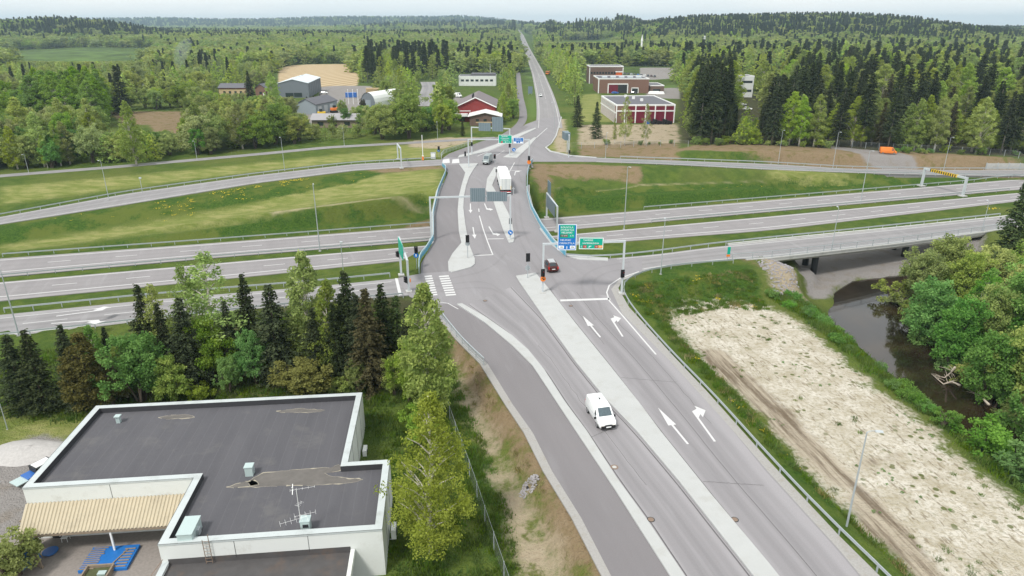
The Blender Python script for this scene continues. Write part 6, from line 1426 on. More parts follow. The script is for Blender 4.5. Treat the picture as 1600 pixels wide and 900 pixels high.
def railing(label, P, post=2.0, h=1.15, panel='railblue', top='railpale', name='bridge_railing', ground=False):
    P = dens(P, post)
    while len(P) > 98: P = dens(P, post * len(P) / 90.0)
    P = base(P, ground); o = P[len(P) // 2].copy(); t = thing(name, label, 'railing', tuple(o)); mb = MB(); pn = MB()
    for a, b_ in zip(P[:-1], P[1:]):
        mb.beam(a - o + [0, 0, h], b_ - o + [0, 0, h], .12, .09)
        for zz in ((.18, .5, .82) if not panel else (.95,)): mb.beam(a - o + [0, 0, zz], b_ - o + [0, 0, zz], .05, .05)
        if panel: pn.beam(a - o + [0, 0, .48], b_ - o + [0, 0, .48], .04, .75)
    mb.build('rail', M[top], t)
    if panel: pn.build('panel', M[panel], t)
    pm = MB().box((0, 0, h / 2), (.09, .09, h)).mesh('post', M[top])
    for p in P: c = link('post', pm, t); c.location = tuple(p - o)
    return t
railing('pale blue railing along the left edge of the overpass', PX([(655, 428), (655, 416), (657, 405), (666, 395), (677.5, 376), (677, 337), (685, 300), (696, 274), (697, 265), (691, 260)]), 2)
railing('pale blue railing along the right edge of the overpass', PX([(884, 401), (864, 382), (846, 357), (829.5, 326), (823.5, 302), (824, 276), (827.5, 259), (832, 254)]), 2)
railing('grey railing curving round the far left corner of the junction', PX([(690, 250), (689, 245), (694, 240), (706, 236), (735, 226)]), 2, 1.1, None, 'galv', 'railing')
railing('thin railing beside the cycle path by the big dense birch', PX([(684, 489), (694, 503), (716, 531), (740, 556), (756, 571)]), 2, 1.0, None, 'galv', 'railing', True)
railing('grey railing on the near side of the river bridge', [p - np.array((A[i_] - B[i_]) / np.linalg.norm(A[i_] - B[i_]) * .62) + [0, 0, .14] for i_, p in list(enumerate(B))[i0 - 2:min(i1 + 3, len(B) - 1) + 1]], 2.4, 1.15, None, 'galv')
guardrail('guard rail along the right edge of the approach road and its corner', PX([(1146, 407), (1100, 412), (1040, 419.5), (1006, 427), (982, 436), (970, 444), (969, 454), (988, 486), (1054, 561), (1109, 616), (1210, 730), (1320, 845), (1398, 917), (1445, 965), (1700, 1250)]), 4)
guardrail('guard rail between the river slip road and the motorway verge', PX([(884, 402, 0), (906, 406.5, 0), (950, 404.2, 0), (1025, 396.5, 0), (1100, 386, -.3), (1200, 375, -.9), (1300, 365, -1.6), (1400, 354.5, -2.2), (1562, 337.5, -3.2)]), 4, ground=False)
guardrail('guard rail on the motorway side of the lower left slip road', offset(ED['rLL'][0], 1.2)[1:-2], 4, ground=False)
guardrail('guard rail on the tree side of the lower left slip road', offset(ED['rLL'][1], -.6)[1:-1], 4, ground=False)
guardrail('guard rail along the outer edge of the upper left slip road', offset(ED['rUL'][0], .6)[1:-1], 4, ground=False)
guardrail('guard rail on the far edge of the motorway left of the overpass', offset(ED['mU'][0], 1.4)[1:26], 4.5, ground=False); guardrail('guard rail on the far edge of the motorway right of the overpass', offset(ED['mU'][0], 1.4)[32:-1], 4.5, ground=False)
guardrail('guard rail in the motorway median left of the overpass', offset(ED['mU'][1], -.3)[1:27], 4.5, ground=False); guardrail('guard rail in the motorway median right of the overpass', offset(ED['mU'][1], -.3)[33:-1], 4.5, ground=False)
guardrail('guard rail along the far edge of the upper right slip road', offset(ED['rUR'][0], .7)[6:-2], 5, ground=False); guardrail('guard rail along the near edge of the upper right slip road', offset(ED['rUR'][1], -.5)[8:-2], 5, ground=False)
def wire_fence(label, P, post, h, alpha, name, pr=.035):
    P = base(dens(P, post)); o = P[len(P) // 2].copy(); t = thing(name, label, 'fence', tuple(o))
    m = bpy.data.materials.new('wire_mesh'); m.use_nodes = True; nt = m.node_tree; k = NT(nt); bs = nt.nodes['Principled BSDF']; bs.inputs['Base Color'].default_value = (.33, .36, .36, 1); tp = k.n('ShaderNodeBsdfTransparent'); mx = k.n('ShaderNodeMixShader'); mx.inputs[0].default_value = alpha
    k.l(tp.outputs[0], mx.inputs[1]); k.l(bs.outputs[0], mx.inputs[2]); k.l(mx.outputs[0], nt.nodes['Material Output'].inputs[0])
    mb = MB(); wr = MB()
    for a, b_ in zip(P[:-1], P[1:]):
        a = a - o; b_ = b_ - o; mb.quad(a, b_, b_ + [0, 0, h], a + [0, 0, h]); wr.tube([a + [0, 0, h], b_ + [0, 0, h]], .012, 4)
    mb.build('wire_mesh', m, t); wr.build('top_wire', M['galv'], t); pm = MB().tube([(0, 0, -.2), (0, 0, h + .08)], pr, 6).mesh('post', M['galv'])
    for p in P[:98]: c = link('post', pm, t); c.location = tuple(p - o)
wire_fence('chain link fence with thin posts along the grassy ditch beside the cycle path', PX([(688, 615, -2.2), (707, 675, -2.3), (731, 742, -2.35), (743, 777, -2.4), (757, 821, -2.4), (774, 872, -2.4), (786, 908, -2.4), (806, 965, -2.4)]), 3.0, 1.75, .16, 'chain_link_fence')
wire_fence('tall wire fence at the foot of the forest behind the orange van', PX([(1290, 226), (1420, 233), (1520, 236), (1640, 241)], -1.5), 4.0, 2.0, .06, 'wire_fence', .07)
wire_fence('wire fence on posts in front of the dusty depot lot', PX([(888, 232), (940, 230), (1010, 228), (1075, 230)], 0), 4.0, 1.8, .05, 'wire_fence', .06)
# noise barrier at the right
Pn = dens(offset(ED['rUR'][0], 2.0)[-10:], 4); Pn = np.array([p for p in Pn if 1498 < proj(*p)[0] < 1700]); Pn[:, 2] = height(Pn[:, 0], Pn[:, 1])
o = Pn[0]; t = thing('noise_barrier', 'low pale grey noise barrier beside the upper right slip road', 'wall', tuple(o)); mb = MB()
for a, b_ in zip(Pn[:-1], Pn[1:]): mb.beam(a - o + [0, 0, .9], b_ - o + [0, 0, .9], .18, 2.2)
mb.build('panel', M['concrete'], t); pm = MB().box((0, 0, .95), (.26, .26, 2.4)).mesh('post', M['galv'])
for p in Pn[:90]: c = link('post', pm, t); c.location = tuple(p - o)
# ================================================================== lamp posts
def lamp(label, u, v, z, vtop, arm=1.8, az=0.0, r=.09, ground=False, name='street_lamp'):
    arm *= .45; r *= .9
    p = W(u, v, z); zz = hz(p.x, p.y) if ground else z; h = zat(vtop, p.y) - zz
    t = thing(name, label, 'street lamp', (p.x, p.y, zz)); MB().tube([(0, 0, -.2), (0, 0, h * .5), (0, 0, h - .15)], [r, r * .8, r * .55], 8).build('pole', M['galv'], t)
    dx, dy = math.cos(az), math.sin(az); MB().tube([(0, 0, h - .15), (dx * arm * .4, dy * arm * .4, h), (dx * arm, dy * arm, h + .05)], [r * .5, r * .4, r * .35], 6).build('arm', M['galv'], t)
    MB().box((dx * (arm + .3), dy * (arm + .3), h + .04), (.6, .24, .1), az, 0, (.8, .7)).build('lamp_head', M['lightpost'], t); MB().box((0, 0, -.02), (r * 4, r * 4, .12)).build('foot', M['concrete'], t)
    return t
lamp('tall lamp post in front of the sand lot at the lower right', 1322, 826, -.4, 673, 1.2, R(-10), .10)
lamp('tall lamp post in the motorway median left of the overpass', 500, 392, ZM, 286, 1.6, R(-70), .13); lamp('tall lamp post in the motorway median right of the overpass behind the green sign', 975, 358, ZM, 260, 1.6, R(-70), .13)
lamp('lamp post at the left photo edge beside the lower left slip road', 29, 522, -2.2, 421, .8, R(200), .11, True); lamp('lamp post beside the upper left slip road', 170, 311, -3, 250, 1.0, R(-90), .09); lamp('lamp post in the hedge at the old side road, far left', 45, 270, -1.8, 241, .8, R(-90), .08)
lamp('lamp post on the old side road left of the middle', 308, 249, -1.2, 220, .8, R(-90), .08); lamp('lamp post between the upper left slip road and the old side road', 445, 267, -1.6, 214, 1.0, R(-90), .09); lamp('small lamp post on the old side road before the long low building', 538, 227, -.3, 200, .8, R(-90), .08)
lamp('lamp post on the old side road near the junction', 684, 219, 0, 190, .8, R(-90), .08); lamp('lamp post on the near edge of the river slip road before the bridge', 1032, 432, -.5, 344, 1.6, R(80), .10, True)
lamp('lamp post on the river bridge railing', 1299, 392, -1.5, 325, 1.4, R(80), .10); lamp('lamp post at the far motorway edge on the right', 1345, 313, ZM, 235, 1.6, R(-70), .12); lamp('lamp post on the upper right slip road beside the soil bank', 1301, 263, -3.3, 206, 1.4, R(-80), .10)
lamp('lamp post on the upper right slip road by the height gauge', 1474, 267, -5.1, 214, 1.4, R(-80), .10); lamp('lamp post at the far end of the river bridge', 1534, 361, -3, 315, 1.2, R(80), .09)
lamp('lamp post on the upper right slip road before the dusty lot', 946, 246, -.1, 207, 1.2, R(-80), .09); lamp('lamp post on the upper right slip road at the start of the soil bank', 1216, 255, -2.1, 203, 1.2, R(-80), .09)
lamp('short street lamp in the grass left of the gravel yard', 12, 671, -2.7, 622, .3, R(180), .06, True); lamp('lamp post on the verge of the far main road by the parked orange truck', 843, 152, 0, 118, 1.5, R(0), .12); lamp('lamp post on the right verge of the far main road bend', 866, 208, 0, 160, 1.5, R(180), .11)
def camera_pole(label, u, v, z, vt):
    p = W(u, v, z); h = zat(vt, p.y) - z; t = thing('camera_pole', label, 'camera pole', (p.x, p.y, z)); MB().tube([(0, 0, -.3), (0, 0, h)], .07, 6).build('pole', M['galv'], t); MB().box((.1, 0, h + .15), (.5, .35, .35)).build('camera', M['lightpost'], t)
camera_pole('short pole with a white camera beside the lower motorway carriageway', 536, 419, ZM + .2, 380); camera_pole('short pole with a dark topped camera beside the upper left slip road', 223, 302, -3, 279)
p = W(661, 250); t = thing('barrier_pole', 'upright white barrier boom with an orange base by the far left corner', 'barrier', (p.x, p.y, 0)); MB().tube([(0, 0, .6), (0, 0, zat(211, p.y))], .1, 6).build('boom', M['white'], t); MB().box((0, 0, .55), (.5, .5, 1.1)).build('base', M['orange'], t); MB().box((0, 0, 1.2), (.52, .52, .16)).build('cap', M['white'], t)
p = W(677, 247); t = thing('electrical_cabinet', 'pale grey electrical cabinet at the far left corner', 'cabinet', (p.x, p.y, hz(p.x, p.y))); MB().box((0, 0, .9), (1.4, .7, 1.8)).build('casing', M['lightpost'], t); MB().box((0, -.36, .9), (1.2, .02, 1.5)).build('door', M['white'], t); MB().box((0, 0, 1.84), (1.5, .8, .08)).build('roof', M['galv'], t)
# ================================================================== signs, gantries, signals
def put_text(mb, txt, size, o, ax, up, mi=0):
    V, Fs = text_mesh(txt, size); mb.add([o + ax * v[0] + up * v[1] for v in V], Fs, mi)
UP = Vector((0, 0, 1))
def panel(parent, org, A, d, u0, v0, u1, v1, mat, off=.25, face=1, name='sign_panel', texts=(), ribs=0, patches=(), border=True):
    """a board hung on a beam through A with direction d, its edges measured in the photograph"""
    nrm = Vector((d.y, -d.x, 0)) * face
    def onplane(u, v):
        q = A + nrm * off; r = W(u, v, 0) - Vector((0, 0, CAMH)); s = (q - Vector((0, 0, CAMH))).dot(nrm) / r.dot(nrm); return Vector((0, 0, CAMH)) + r * s
    c00, c11 = onplane(u0, v1), onplane(u1, v0); cx = (c00 + c11) / 2; wd_ = abs((c11 - c00).dot(d)); ht = c11.z - c00.z; ax = d * face
    mb = MB(); rz = math.atan2(d.y, d.x); c = cx - org; mb.box((c.x, c.y, c.z), (wd_, .1, ht), rz); b_ = mb.build(name, M[mat], parent)
    fc = c + nrm * .056
    if border:
        mb = MB(); e = .09
        for (x, z, sx, sz) in ((0, ht / 2 - e / 2, wd_, e), (0, -ht / 2 + e / 2, wd_, e), (-wd_ / 2 + e / 2, 0, e, ht - 2 * e), (wd_ / 2 - e / 2, 0, e, ht - 2 * e)):
            q = fc + ax * x + UP * z; mb.box((q.x, q.y, q.z), (sx, .012, sz), rz)
        mb.build('border', M['signwhite'], b_)
    if ribs:
        mb = MB()
        for i in range(ribs): q = fc + d * (wd_ * ((i + .5) / ribs - .5)); mb.box((q.x, q.y, q.z), (.1, .1, ht - .1), rz)
        mb.build('rib', M['greycorr2'], b_)
    for (x, z, sx, sz, mt) in patches:
        q = fc + ax * (x * wd_) + UP * (z * ht); q2 = MB(); q2.box((q.x, q.y, q.z), (sx * wd_, .02, sz * ht), rz); q2.build('field', M[mt], b_)
    if texts:
        mb = MB()
        for tx in texts:
            s, x, z, size = tx[:4]; mi = tx[4] if len(tx) > 4 else 0
            put_text(mb, s, size * ht, fc + ax * (x * wd_) + UP * (z * ht) + nrm * .026, ax, UP, mi)
        mb.build('lettering', [M['signwhite'], M['black']], b_)
    return b_, wd_, ht
def gantry(label, A, hA, B, hB, r=.19, sq=.34, name='sign_gantry'):
    org = A.copy(); t = thing(name, label, 'sign gantry', tuple(org)); d = (B - A); d.z = 0; d.normalize()
    for P, h in ((A, hA), (B, hB)):
        q = P - org; mb = MB(); mb.box((q.x, q.y, q.z + h / 2), (sq, sq, h), math.atan2(d.y, d.x)); mb.build('post', M['lightpost'], t); MB().box((q.x, q.y, q.z + .08), (sq * 3, sq * 3, .25), math.atan2(d.y, d.x)).build('foot', M['concrete'], t)
    MB().beam(Vector((0, 0, hA - sq / 2)) , (B - org) + Vector((0, 0, hB - sq / 2)), sq * .95, sq * .95).build('beam', M['lightpost'], t)
    return t, org, A + UP * (hA), d
def signal_head(parent, c, face_az, size=1.0, lit=None, name='signal_head', board=True):
    dx, dy = math.cos(face_az), math.sin(face_az); mb = MB(); mb.box((c[0], c[1], c[2]), (.32 * size, .36 * size, 1.0 * size), face_az)
    if board: mb.box((c[0] - dx * .17 * size, c[1] - dy * .17 * size, c[2]), (.03, .62 * size, 1.3 * size), face_az)
    h = mb.build(name, M['black'], parent)
    for i, z in enumerate((.31, 0, -.31)):
        q = (c[0] + dx * .17 * size, c[1] + dy * .17 * size, c[2] + z * size); e = MB(); e.tube([q, (q[0] + dx * .02, q[1] + dy * .02, q[2])], .12 * size, 8); e.build('lens', M['redlamp'] if (lit == i) else M['dark'], h)
        v = MB(); v.tube([(q[0], q[1], q[2] + .02), (q[0] + dx * .2, q[1] + dy * .2, q[2] + .02)], .145 * size, 8, cap=False); v.build('visor', M['black'], h)
def round_sign(parent, c, az, mat, r=.45, edge=None, arrow=None):
    dx, dy = math.cos(az), math.sin(az); mb = MB(); mb.tube([c, (c[0] + dx * .05, c[1] + dy * .05, c[2])], r, 18); o_ = mb.build('round_sign', M[mat], parent)
    if edge: e = MB(); e.tube([(c[0] + dx * .052, c[1] + dy * .052, c[2]), (c[0] + dx * .056, c[1] + dy * .056, c[2])], r * .8, 18); e.build('face', M[edge], o_)
    if arrow:
        q = Vector(c) + Vector((dx, dy, 0)) * .07; sx = Vector((-dy, dx, 0)); a_ = Vector((sx.x * arrow[0], sx.y * arrow[0], arrow[1])).normalized(); b_ = a_.cross(Vector((dx, dy, 0))); e = MB(); e.add([q - a_ * r * .55 + b_ * r * .12, q - a_ * r * .55 - b_ * r * .12, q + a_ * r * .1 - b_ * r * .12, q + a_ * r * .1 - b_ * r * .4, q + a_ * r * .62, q + a_ * r * .1 + b_ * r * .4, q + a_ * r * .1 + b_ * r * .12], [tuple(range(7))]); e.build('arrow', M['signwhite'] if mat == 'signblue' else M['black'], o_)
S90 = R(-90); N90 = R(90)
# main sign gantry facing the approach road
A, B = W(848, 458), W(971, 459); t, org, At, d = gantry('big gantry with a blue and a green direction sign over the approach road', A, hgt(A, 380), B, hgt(B, 375.5), sq=.29)
def sg(*a, **k): return panel(t, org, At, d, *a, **k)
sg(871, 350.5, 901.5, 390.5, 'signblue', texts=[('KOUVOLA', -.02, .385, .098), ('JYVÄSKYLÄ', .0, .285, .098), ('HELSINKI', -.02, .18, .098), ('12 24 4', -.16, .06, .07), ('E 75', .25, .06, .075), ('HELSINKI', -.08, -.11, .098), ('ORIMATTILA', .0, -.235, .098), ('140', -.30, -.385, .085, 1), ('296', .30, -.385, .085, 1)],
   patches=[(.0, .225, .78, .51, 'signgreen'), (-.17, .06, .40, .10, 'redlamp'), (-.30, -.385, .28, .115, 'signwhite'), (.30, -.385, .27, .115, 'signwhite'), (.0, -.40, .035, .10, 'signwhite')])
sg(904.5, 371.5, 943, 389, 'signgreen', texts=[('TAMPERE', -.13, .28, .20), ('HÄMEENLINNA', -.02, .02, .20), ('E', -.40, -.28, .2), ('12', -.26, -.28, .19), ('10', .22, -.28, .19), ('54', .38, -.28, .19)], patches=[(-.26, -.28, .14, .25, 'redlamp'), (.22, -.28, .14, .24, 'redlamp'), (.385, -.28, .17, .24, 'amber'), (-.04, -.24, .10, .05, 'signwhite'), (-.08, -.31, .025, .14, 'signwhite')])
q = A - org; fz = R(-80)
signal_head(t, (q.x, q.y - .34, zat(426, A.y)), fz, .95, 0); round_sign(t, (q.x, q.y - .3, zat(434.5, A.y)), fz, 'orange', .42, None, (.7, -.5)); q = B - org; signal_head(t, (q.x, q.y - .34, zat(427, B.y)), fz, .95, 0)
# gantry with sign backs on the overpass
A, B = W(674.5, 375), W(797.5, 375); t, org, At, d = gantry('gantry across the overpass showing the backs of two signs', A, hgt(A, 307.5), B, hgt(B, 304), sq=.30)
sg(735, 294, 758, 315, 'signback', off=.2, face=1, name='sign_back', ribs=7, border=False); sg(760.5, 299.5, 792, 314.5, 'signback', off=.2, name='sign_back', ribs=9, border=False)
q = B - org; signal_head(t, (q.x, q.y + .3, zat(346, B.y)), N90, .85); round_sign(t, (q.x, q.y - .28, zat(362.5, B.y)), S90, 'signblue', .45, None, (.7, -.7))
# far pair of gantries
A, B = W(737.5, 242), W(796.5, 244); t, org, At, d = gantry('white far gantry carrying two large grey sign backs', A, hgt(A, 198), B, hgt(B, 200.5), sq=.30)
sg(748, 192, 766.5, 204.5, 'signback', name='sign_back', ribs=7, border=False); sg(769, 183, 786, 205, 'signback', name='sign_back', ribs=7, border=False)
q = A - org; signal_head(t, (q.x, q.y - .3, zat(225, A.y)), S90, .9); q = B - org; signal_head(t, (q.x, q.y - .3, zat(227, B.y)), S90, 1.0)
A, B = W(732.5, 262), W(826.5, 264); t, org, At, d = gantry('gantry with a green and a small blue sign beyond the overpass', A, hgt(A, 217), B, hgt(B, 217.5), sq=.28)
sg(779, 211, 800, 224, 'signgreen', texts=[('TAMPERE', -.05, .33, .19), ('HÄMEENLINNA', -.02, .1, .15), ('JYVÄSKYLÄ', -.02, -.1, .16), ('12', -.25, -.33, .17), ('E 75', .25, -.33, .17)], patches=[(-.25, -.33, .15, .22, 'redlamp'), (.03, -.33, .12, .06, 'signwhite')])
sg(802, 215, 818, 224, 'signblue', texts=[('KESKUSTA', -.03, .28, .22), ('ORIMATTILA', 0, .02, .20)], patches=[(-.32, -.3, .25, .22, 'signwhite'), (.30, -.3, .27, .22, 'signwhite'), (0, -.3, .04, .22, 'signwhite')])
q = B - org; signal_head(t, (q.x, q.y - .3, zat(247, B.y)), S90, 1.0); round_sign(t, (q.x, q.y - .3, zat(253, B.y)), S90, 'orange', .55)
# gantries seen nearly edge on
A, B = W(627.5, 263, -.3), W(622, 249, -.3); t, org, At, d = gantry('gantry spanning the upper left slip road, seen edge on', A, hgt(A, 231), B, hgt(B, 224), sq=.36)
A, B = W(639, 456), W(627, 430); t, org, At, d = gantry('gantry spanning the lower left slip road, seen edge on with green sign edges', A, hgt(A, 406), B, hgt(B, 370), sq=.30)
c = (At - org).lerp(B - org + UP * hgt(B, 370), .55); mb = MB(); mb.box((c.x - .3, c.y, c.z - .3), (4.2, .1, 2.4), math.atan2(d.y, d.x)); mb.build('sign_panel', M['signgreen'], t)
q = A - org; signal_head(t, (q.x - .3, q.y, zat(437, A.y)), R(180), .95); MB().box((q.x + .28, q.y, zat(438, A.y)), (.12, .3, .5)).build('push_button_box', M['orange'], t); q = B - org; signal_head(t, (q.x - .3, q.y, zat(397, B.y)), R(180), .95); MB().box((q.x + .28, q.y, zat(398, B.y)), (.12, .3, .5)).build('push_button_box', M['orange'], t)
A, B = W(854, 340, ZM), W(870, 362, ZM); t, org, At, d = gantry('gantry over the motorway right of the overpass with a large ribbed sign back', A, hgt(A, 301), B, hgt(B, 322), sq=.36)
L = (B - A).length; rz = math.atan2(d.y, d.x); c = (At - org).lerp(B - org + UP * hgt(B, 322), .52); mb = MB(); mb.box((c.x + .35 * d.y, c.y, c.z - 1.4), (L * .82, .12, 3.0), rz); b_ = mb.build('sign_back', M['signback'], t); mb = MB()
for i in range(9): q = c + d * (L * .8 * ((i + .5) / 9 - .5)); mb.box((q.x + .35 * d.y + .0, q.y, q.z - 1.4), (.09, .3, 2.9), rz)
mb.build('rib', M['greycorr2'], b_); c2 = (At - org) + d * 1.6; mb = MB(); mb.box((c2.x + .2, c2.y, c2.z + 1.5), (3.6, .12, 3.2), rz); mb.build('sign_back', M['signback'], t)
A, B = W(1439.5, 290.5, ZM), W(1504, 306.5, ZM); t, org, At, d = gantry('motorway height gauge with a yellow and black striped beam', A, hgt(A, 262), B, hgt(B, 277), sq=.55, name='height_gauge')
t['category'] = 'height gauge'; L = (B - A).length; rz = math.atan2(d.y, d.x)
hA_, hB_ = hgt(A, 262), hgt(B, 277); bp = lambda f: Vector((0, 0, hA_ - .3)).lerp((B - org) + UP * (hB_ - .3), f)
mb = MB(); bk = MB()
for i in range(24):
    f0 = .15 + .64 * i / 24; f1 = .15 + .64 * (i + 1) / 24; (mb if i % 2 else bk).beam(bp(f0), bp(f1), .66, .74)
mb.build('yellow_band', M['yellow'], t); bk.build('black_band', M['black'], t)
# stand-alone signals and signs
def signal(label, u, v, z, vt, face, size=1.0, disc=None, dv=0, lit=None, arrow=None):
    p = W(u, v, z); h = zat(vt, p.y) - z; t = thing('traffic_signal', label, 'traffic signal', (p.x, p.y, z)); MB().tube([(0, 0, 0), (0, 0, h)], .06, 8).build('pole', M['galv'], t)
    signal_head(t, (.0, -.1 if math.sin(face) < 0 else .1, h - .55 * size), face, size, lit)
    if disc: fz = face; c = (0, (-.14 if math.sin(fz) < 0 else .12), zat(dv, p.y) - z); round_sign(t, c, fz, disc, .42, None, arrow)
    return t
signal('traffic signal seen from behind on the tip of the long central island', 824.5, 434, .13, 396.5, R(100), 1.05, 'galv', 419)
signal('traffic signal with a grey disc on the wide left island', 731, 403, .13, 368, R(95), 1.0, 'galv', 381)
signal('traffic signal with a blue round sign beside the overpass railing', 651.5, 420, 0, 386, S90, .95, 'signblue', 398.5, None, (0, 1))
signal('traffic signal with an orange disc beside the white truck cab', 773, 256, .13, 241.5, S90, 1.0, None, 0, 0)
signal('traffic signal with blue signs at the far left corner', 686, 246, 0, 229, S90, 1.0, 'signblue', 235, None, (0, 1))
p = W(727, 245.5, .13); t = thing('black_bollard', 'black bollard box on the far small island', 'bollard', (p.x, p.y, .13)); MB().box((0, 0, 1.0), (.5, .4, 1.4)).build('body', M['black'], t); MB().tube([(0, 0, 0), (0, 0, .4)], .08, 6).build('pole', M['galv'], t)
p = W(803, 240, .13); t = thing('keep_right_sign', 'round blue sign on the far median island', 'traffic sign', (p.x, p.y, .13)); MB().tube([(0, 0, 0), (0, 0, 1.4)], .05, 6).build('pole', M['galv'], t); round_sign(t, (0, -.06, 1.2), S90, 'signblue', .55, None, (.7, -.7))
p = W(1136, 408, -.5); t = thing('marker_sign', 'green marker board with an orange foot at the river bridge end', 'traffic sign', (p.x, p.y, -.5)); MB().tube([(0, 0, 0), (0, 0, 2.4)], .05, 6).build('pole', M['galv'], t); MB().box((.1, -.08, 1.9), (.5, .06, 1.3)).build('board', M['signgreen'], t); MB().box((.05, -.1, 1.02), (.6, .08, .36)).build('base_panel', M['orange'], t)
p = W(828.5, 148); t = thing('sign_board', 'grey back of a sign board on the verge of the far main road', 'traffic sign', (p.x, p.y, 0)); MB().box((0, 0, 2.6), (2.6, .12, 4.0)).build('board', M['signback'], t); mb = MB(); [mb.tube([(x, .1, 0), (x, .1, 4)], .08, 6) for x in (-.9, .9)]; mb.build('posts', M['galv'], t)
p = W(888.5, 246); t = thing('side_gantry', 'sign frame seen edge on at the start of the upper right slip road', 'sign gantry', (p.x, p.y, 0)); mb = MB(); mb.box((0, 0, zat(212, p.y) / 2), (.3, .3, zat(212, p.y))); mb.build('post', M['lightpost'], t); MB().beam((0, 0, zat(212, p.y)), (.2, 9, zat(212, p.y)), .3, .3).build('beam', M['lightpost'], t); MB().box((.2, 9, zat(212, p.y) / 2), (.3, .3, zat(212, p.y))).build('post', M['lightpost'], t); MB().box((-.6, 4, zat(215, p.y)), (1.6, 4.5, 2.2), R(8)).build('sign_panel', M['signback'], t)
signal_head(t, (.1, -.3, zat(237, p.y)), R(0), 1.0)
# ================================================================== vehicles
def loft(st, wb=None):
    """stations (x, zlow, zbelt, ztop, wbelt, wtop) -> closed body"""
    mb = MB()
    for (x, zl, zb, zt, wb, wt) in st:
        for s in (1, -1): pass
        zm = zl + (zb - zl) * .45
        ring = [(x, wb * .9, zl), (x, wb, zm), (x, wb * .985, zb), (x, wt, zt - .05), (x, wt * .8, zt), (x, -wt * .8, zt), (x, -wt, zt - .05), (x, -wb * .985, zb), (x, -wb, zm), (x, -wb * .9, zl)]
        mb.v += ring
    n = 10
    for i in range(len(st) - 1):
        for k_ in range(n): a = i * n + k_; b_ = i * n + (k_ + 1) % n; mb.f.append((a, b_, b_ + n, a + n)); mb.mi.append(0)
    mb.f.append(tuple(range(n))[::-1]); mb.mi.append(0); mb.f.append(tuple(range((len(st) - 1) * n, len(st) * n))); mb.mi.append(0)
    return mb
def rp_(st, i, side):
    x, zl, zb, zt, wb, wt = st[i]; return Vector((x, side * wb * .985, zb)), Vector((x, side * wt, zt - .05))
def glassquad(P, inset=(.1, .1, .1, .1), off=.012):
    a, b_, c, d = P   # bottom-left, bottom-right, top-right, top-left
    def bl(u, v): return (a.lerp(b_, u)).lerp(d.lerp(c, u), v)
    l, r, lo, hi = inset; q = [bl(l, lo), bl(1 - r, lo), bl(1 - r, 1 - hi), bl(l, 1 - hi)]; n = (q[1] - q[0]).cross(q[3] - q[0]).normalized()
    return [p + n * off for p in q], n
def wheels(t, xs, y, r, w=.2):
    tm = None
    for x in xs:
        for s in (1, -1):
            mb = MB(); mb.tube([(x, s * (y - w), r), (x, s * y, r)], r, 16); o_ = mb.build('wheel', M['rubber'], t); q = MB(); q.tube([(x, s * (y + .004), r), (x, s * (y + .012), r)], r * .66, 14); q.build('rim', M['rim'], o_)
def vehicle(name, label, cat, p, rz, st, paint, glassmat='glass', wx=(-1.3, 1.35), wr=.32, i_ws=None, i_rear=None, sides=(), bumper='black', facing=1, group=None, detail=True, plate=True):
    t = thing(name, label, cat, p, rz, group); bd = loft(st).build('body', M[paint], t, True, .035)
    wy = max(s[4] for s in st) + .01; wheels(t, wx, wy - .03, wr)
    if i_ws is not None:
        x, zl, zb, zt, wb, wt = st[i_ws]; x2, _, _, zt2, wb2, wt2 = st[i_ws + 1]
        q, n = glassquad([Vector((x2, -wt2 * .82, zt2)), Vector((x2, wt2 * .82, zt2)), Vector((x, wt * .82, zt)), Vector((x, -wt * .82, zt))], (.02, .02, .06, .08), .02); mb = MB(); mb.quad(*q); mb.build('windscreen', M[glassmat], t)
    if i_rear is not None:
        x, zl, zb, zt, wb, wt = st[i_rear]; x2, _, _, zt2, wb2, wt2 = st[i_rear + 1]
        q, n = glassquad([Vector((x, wt * .8, zt)), Vector((x, -wt * .8, zt)), Vector((x2, -wt2 * .8, zt2)), Vector((x2, wt2 * .8, zt2))], (.04, .04, .08, .06), .02); mb = MB(); mb.quad(*q); mb.build('rear_window', M[glassmat], t)
    for (i, l, r, lo, hi) in sides:
        for s in (1, -1):
            a0, a1 = rp_(st, i, s); b0, b1 = rp_(st, i + 1, s)
            P = [b0, a0, a1, b1] if s > 0 else [a0, b0, b1, a1]; ins = (r, l, lo, hi) if s > 0 else (l, r, lo, hi)
            q, n = glassquad(P, ins, .014); mb = MB(); mb.quad(*q); mb.build('side_window', M['glass'], t)
    f = st[-1]; b_ = st[0]
    if detail:
        for s in (1, -1):
            MB().box((f[0] - .04, s * f[4] * .72, f[1] + (f[2] - f[1]) * .78), (.2, f[4] * .38, .17)).build('headlight', M['headlamp'], t); MB().box((b_[0] + .03, s * b_[4] * .88, b_[1] + (b_[2] - b_[1]) * .95), (.12, .2, .42)).build('tail_light', M['redlamp'], t)
            MB().box((f[0] - 1.15 if i_ws is None else st[i_ws + 1][0] - .25, s * (f[4] + .2), st[-1][2] + .32), (.12, .22, .2)).build('mirror', M['black'], t)
        MB().box((f[0] + .0, 0, f[1] + .12), (.16, f[4] * 1.86, .34)).build('bumper', M[bumper], t, bevel=.04); MB().box((b_[0] - .0, 0, b_[1] + .12), (.14, b_[4] * 1.86, .30)).build('bumper', M[bumper], t, bevel=.04)
        if plate: MB().box((f[0] + .09, 0, f[1] + .14), (.02, .52, .12)).build('number_plate', M['signwhite'], t); MB().box((b_[0] - .08, 0, b_[1] + .32), (.02, .52, .12)).build('number_plate', M['signwhite'], t)
    return t
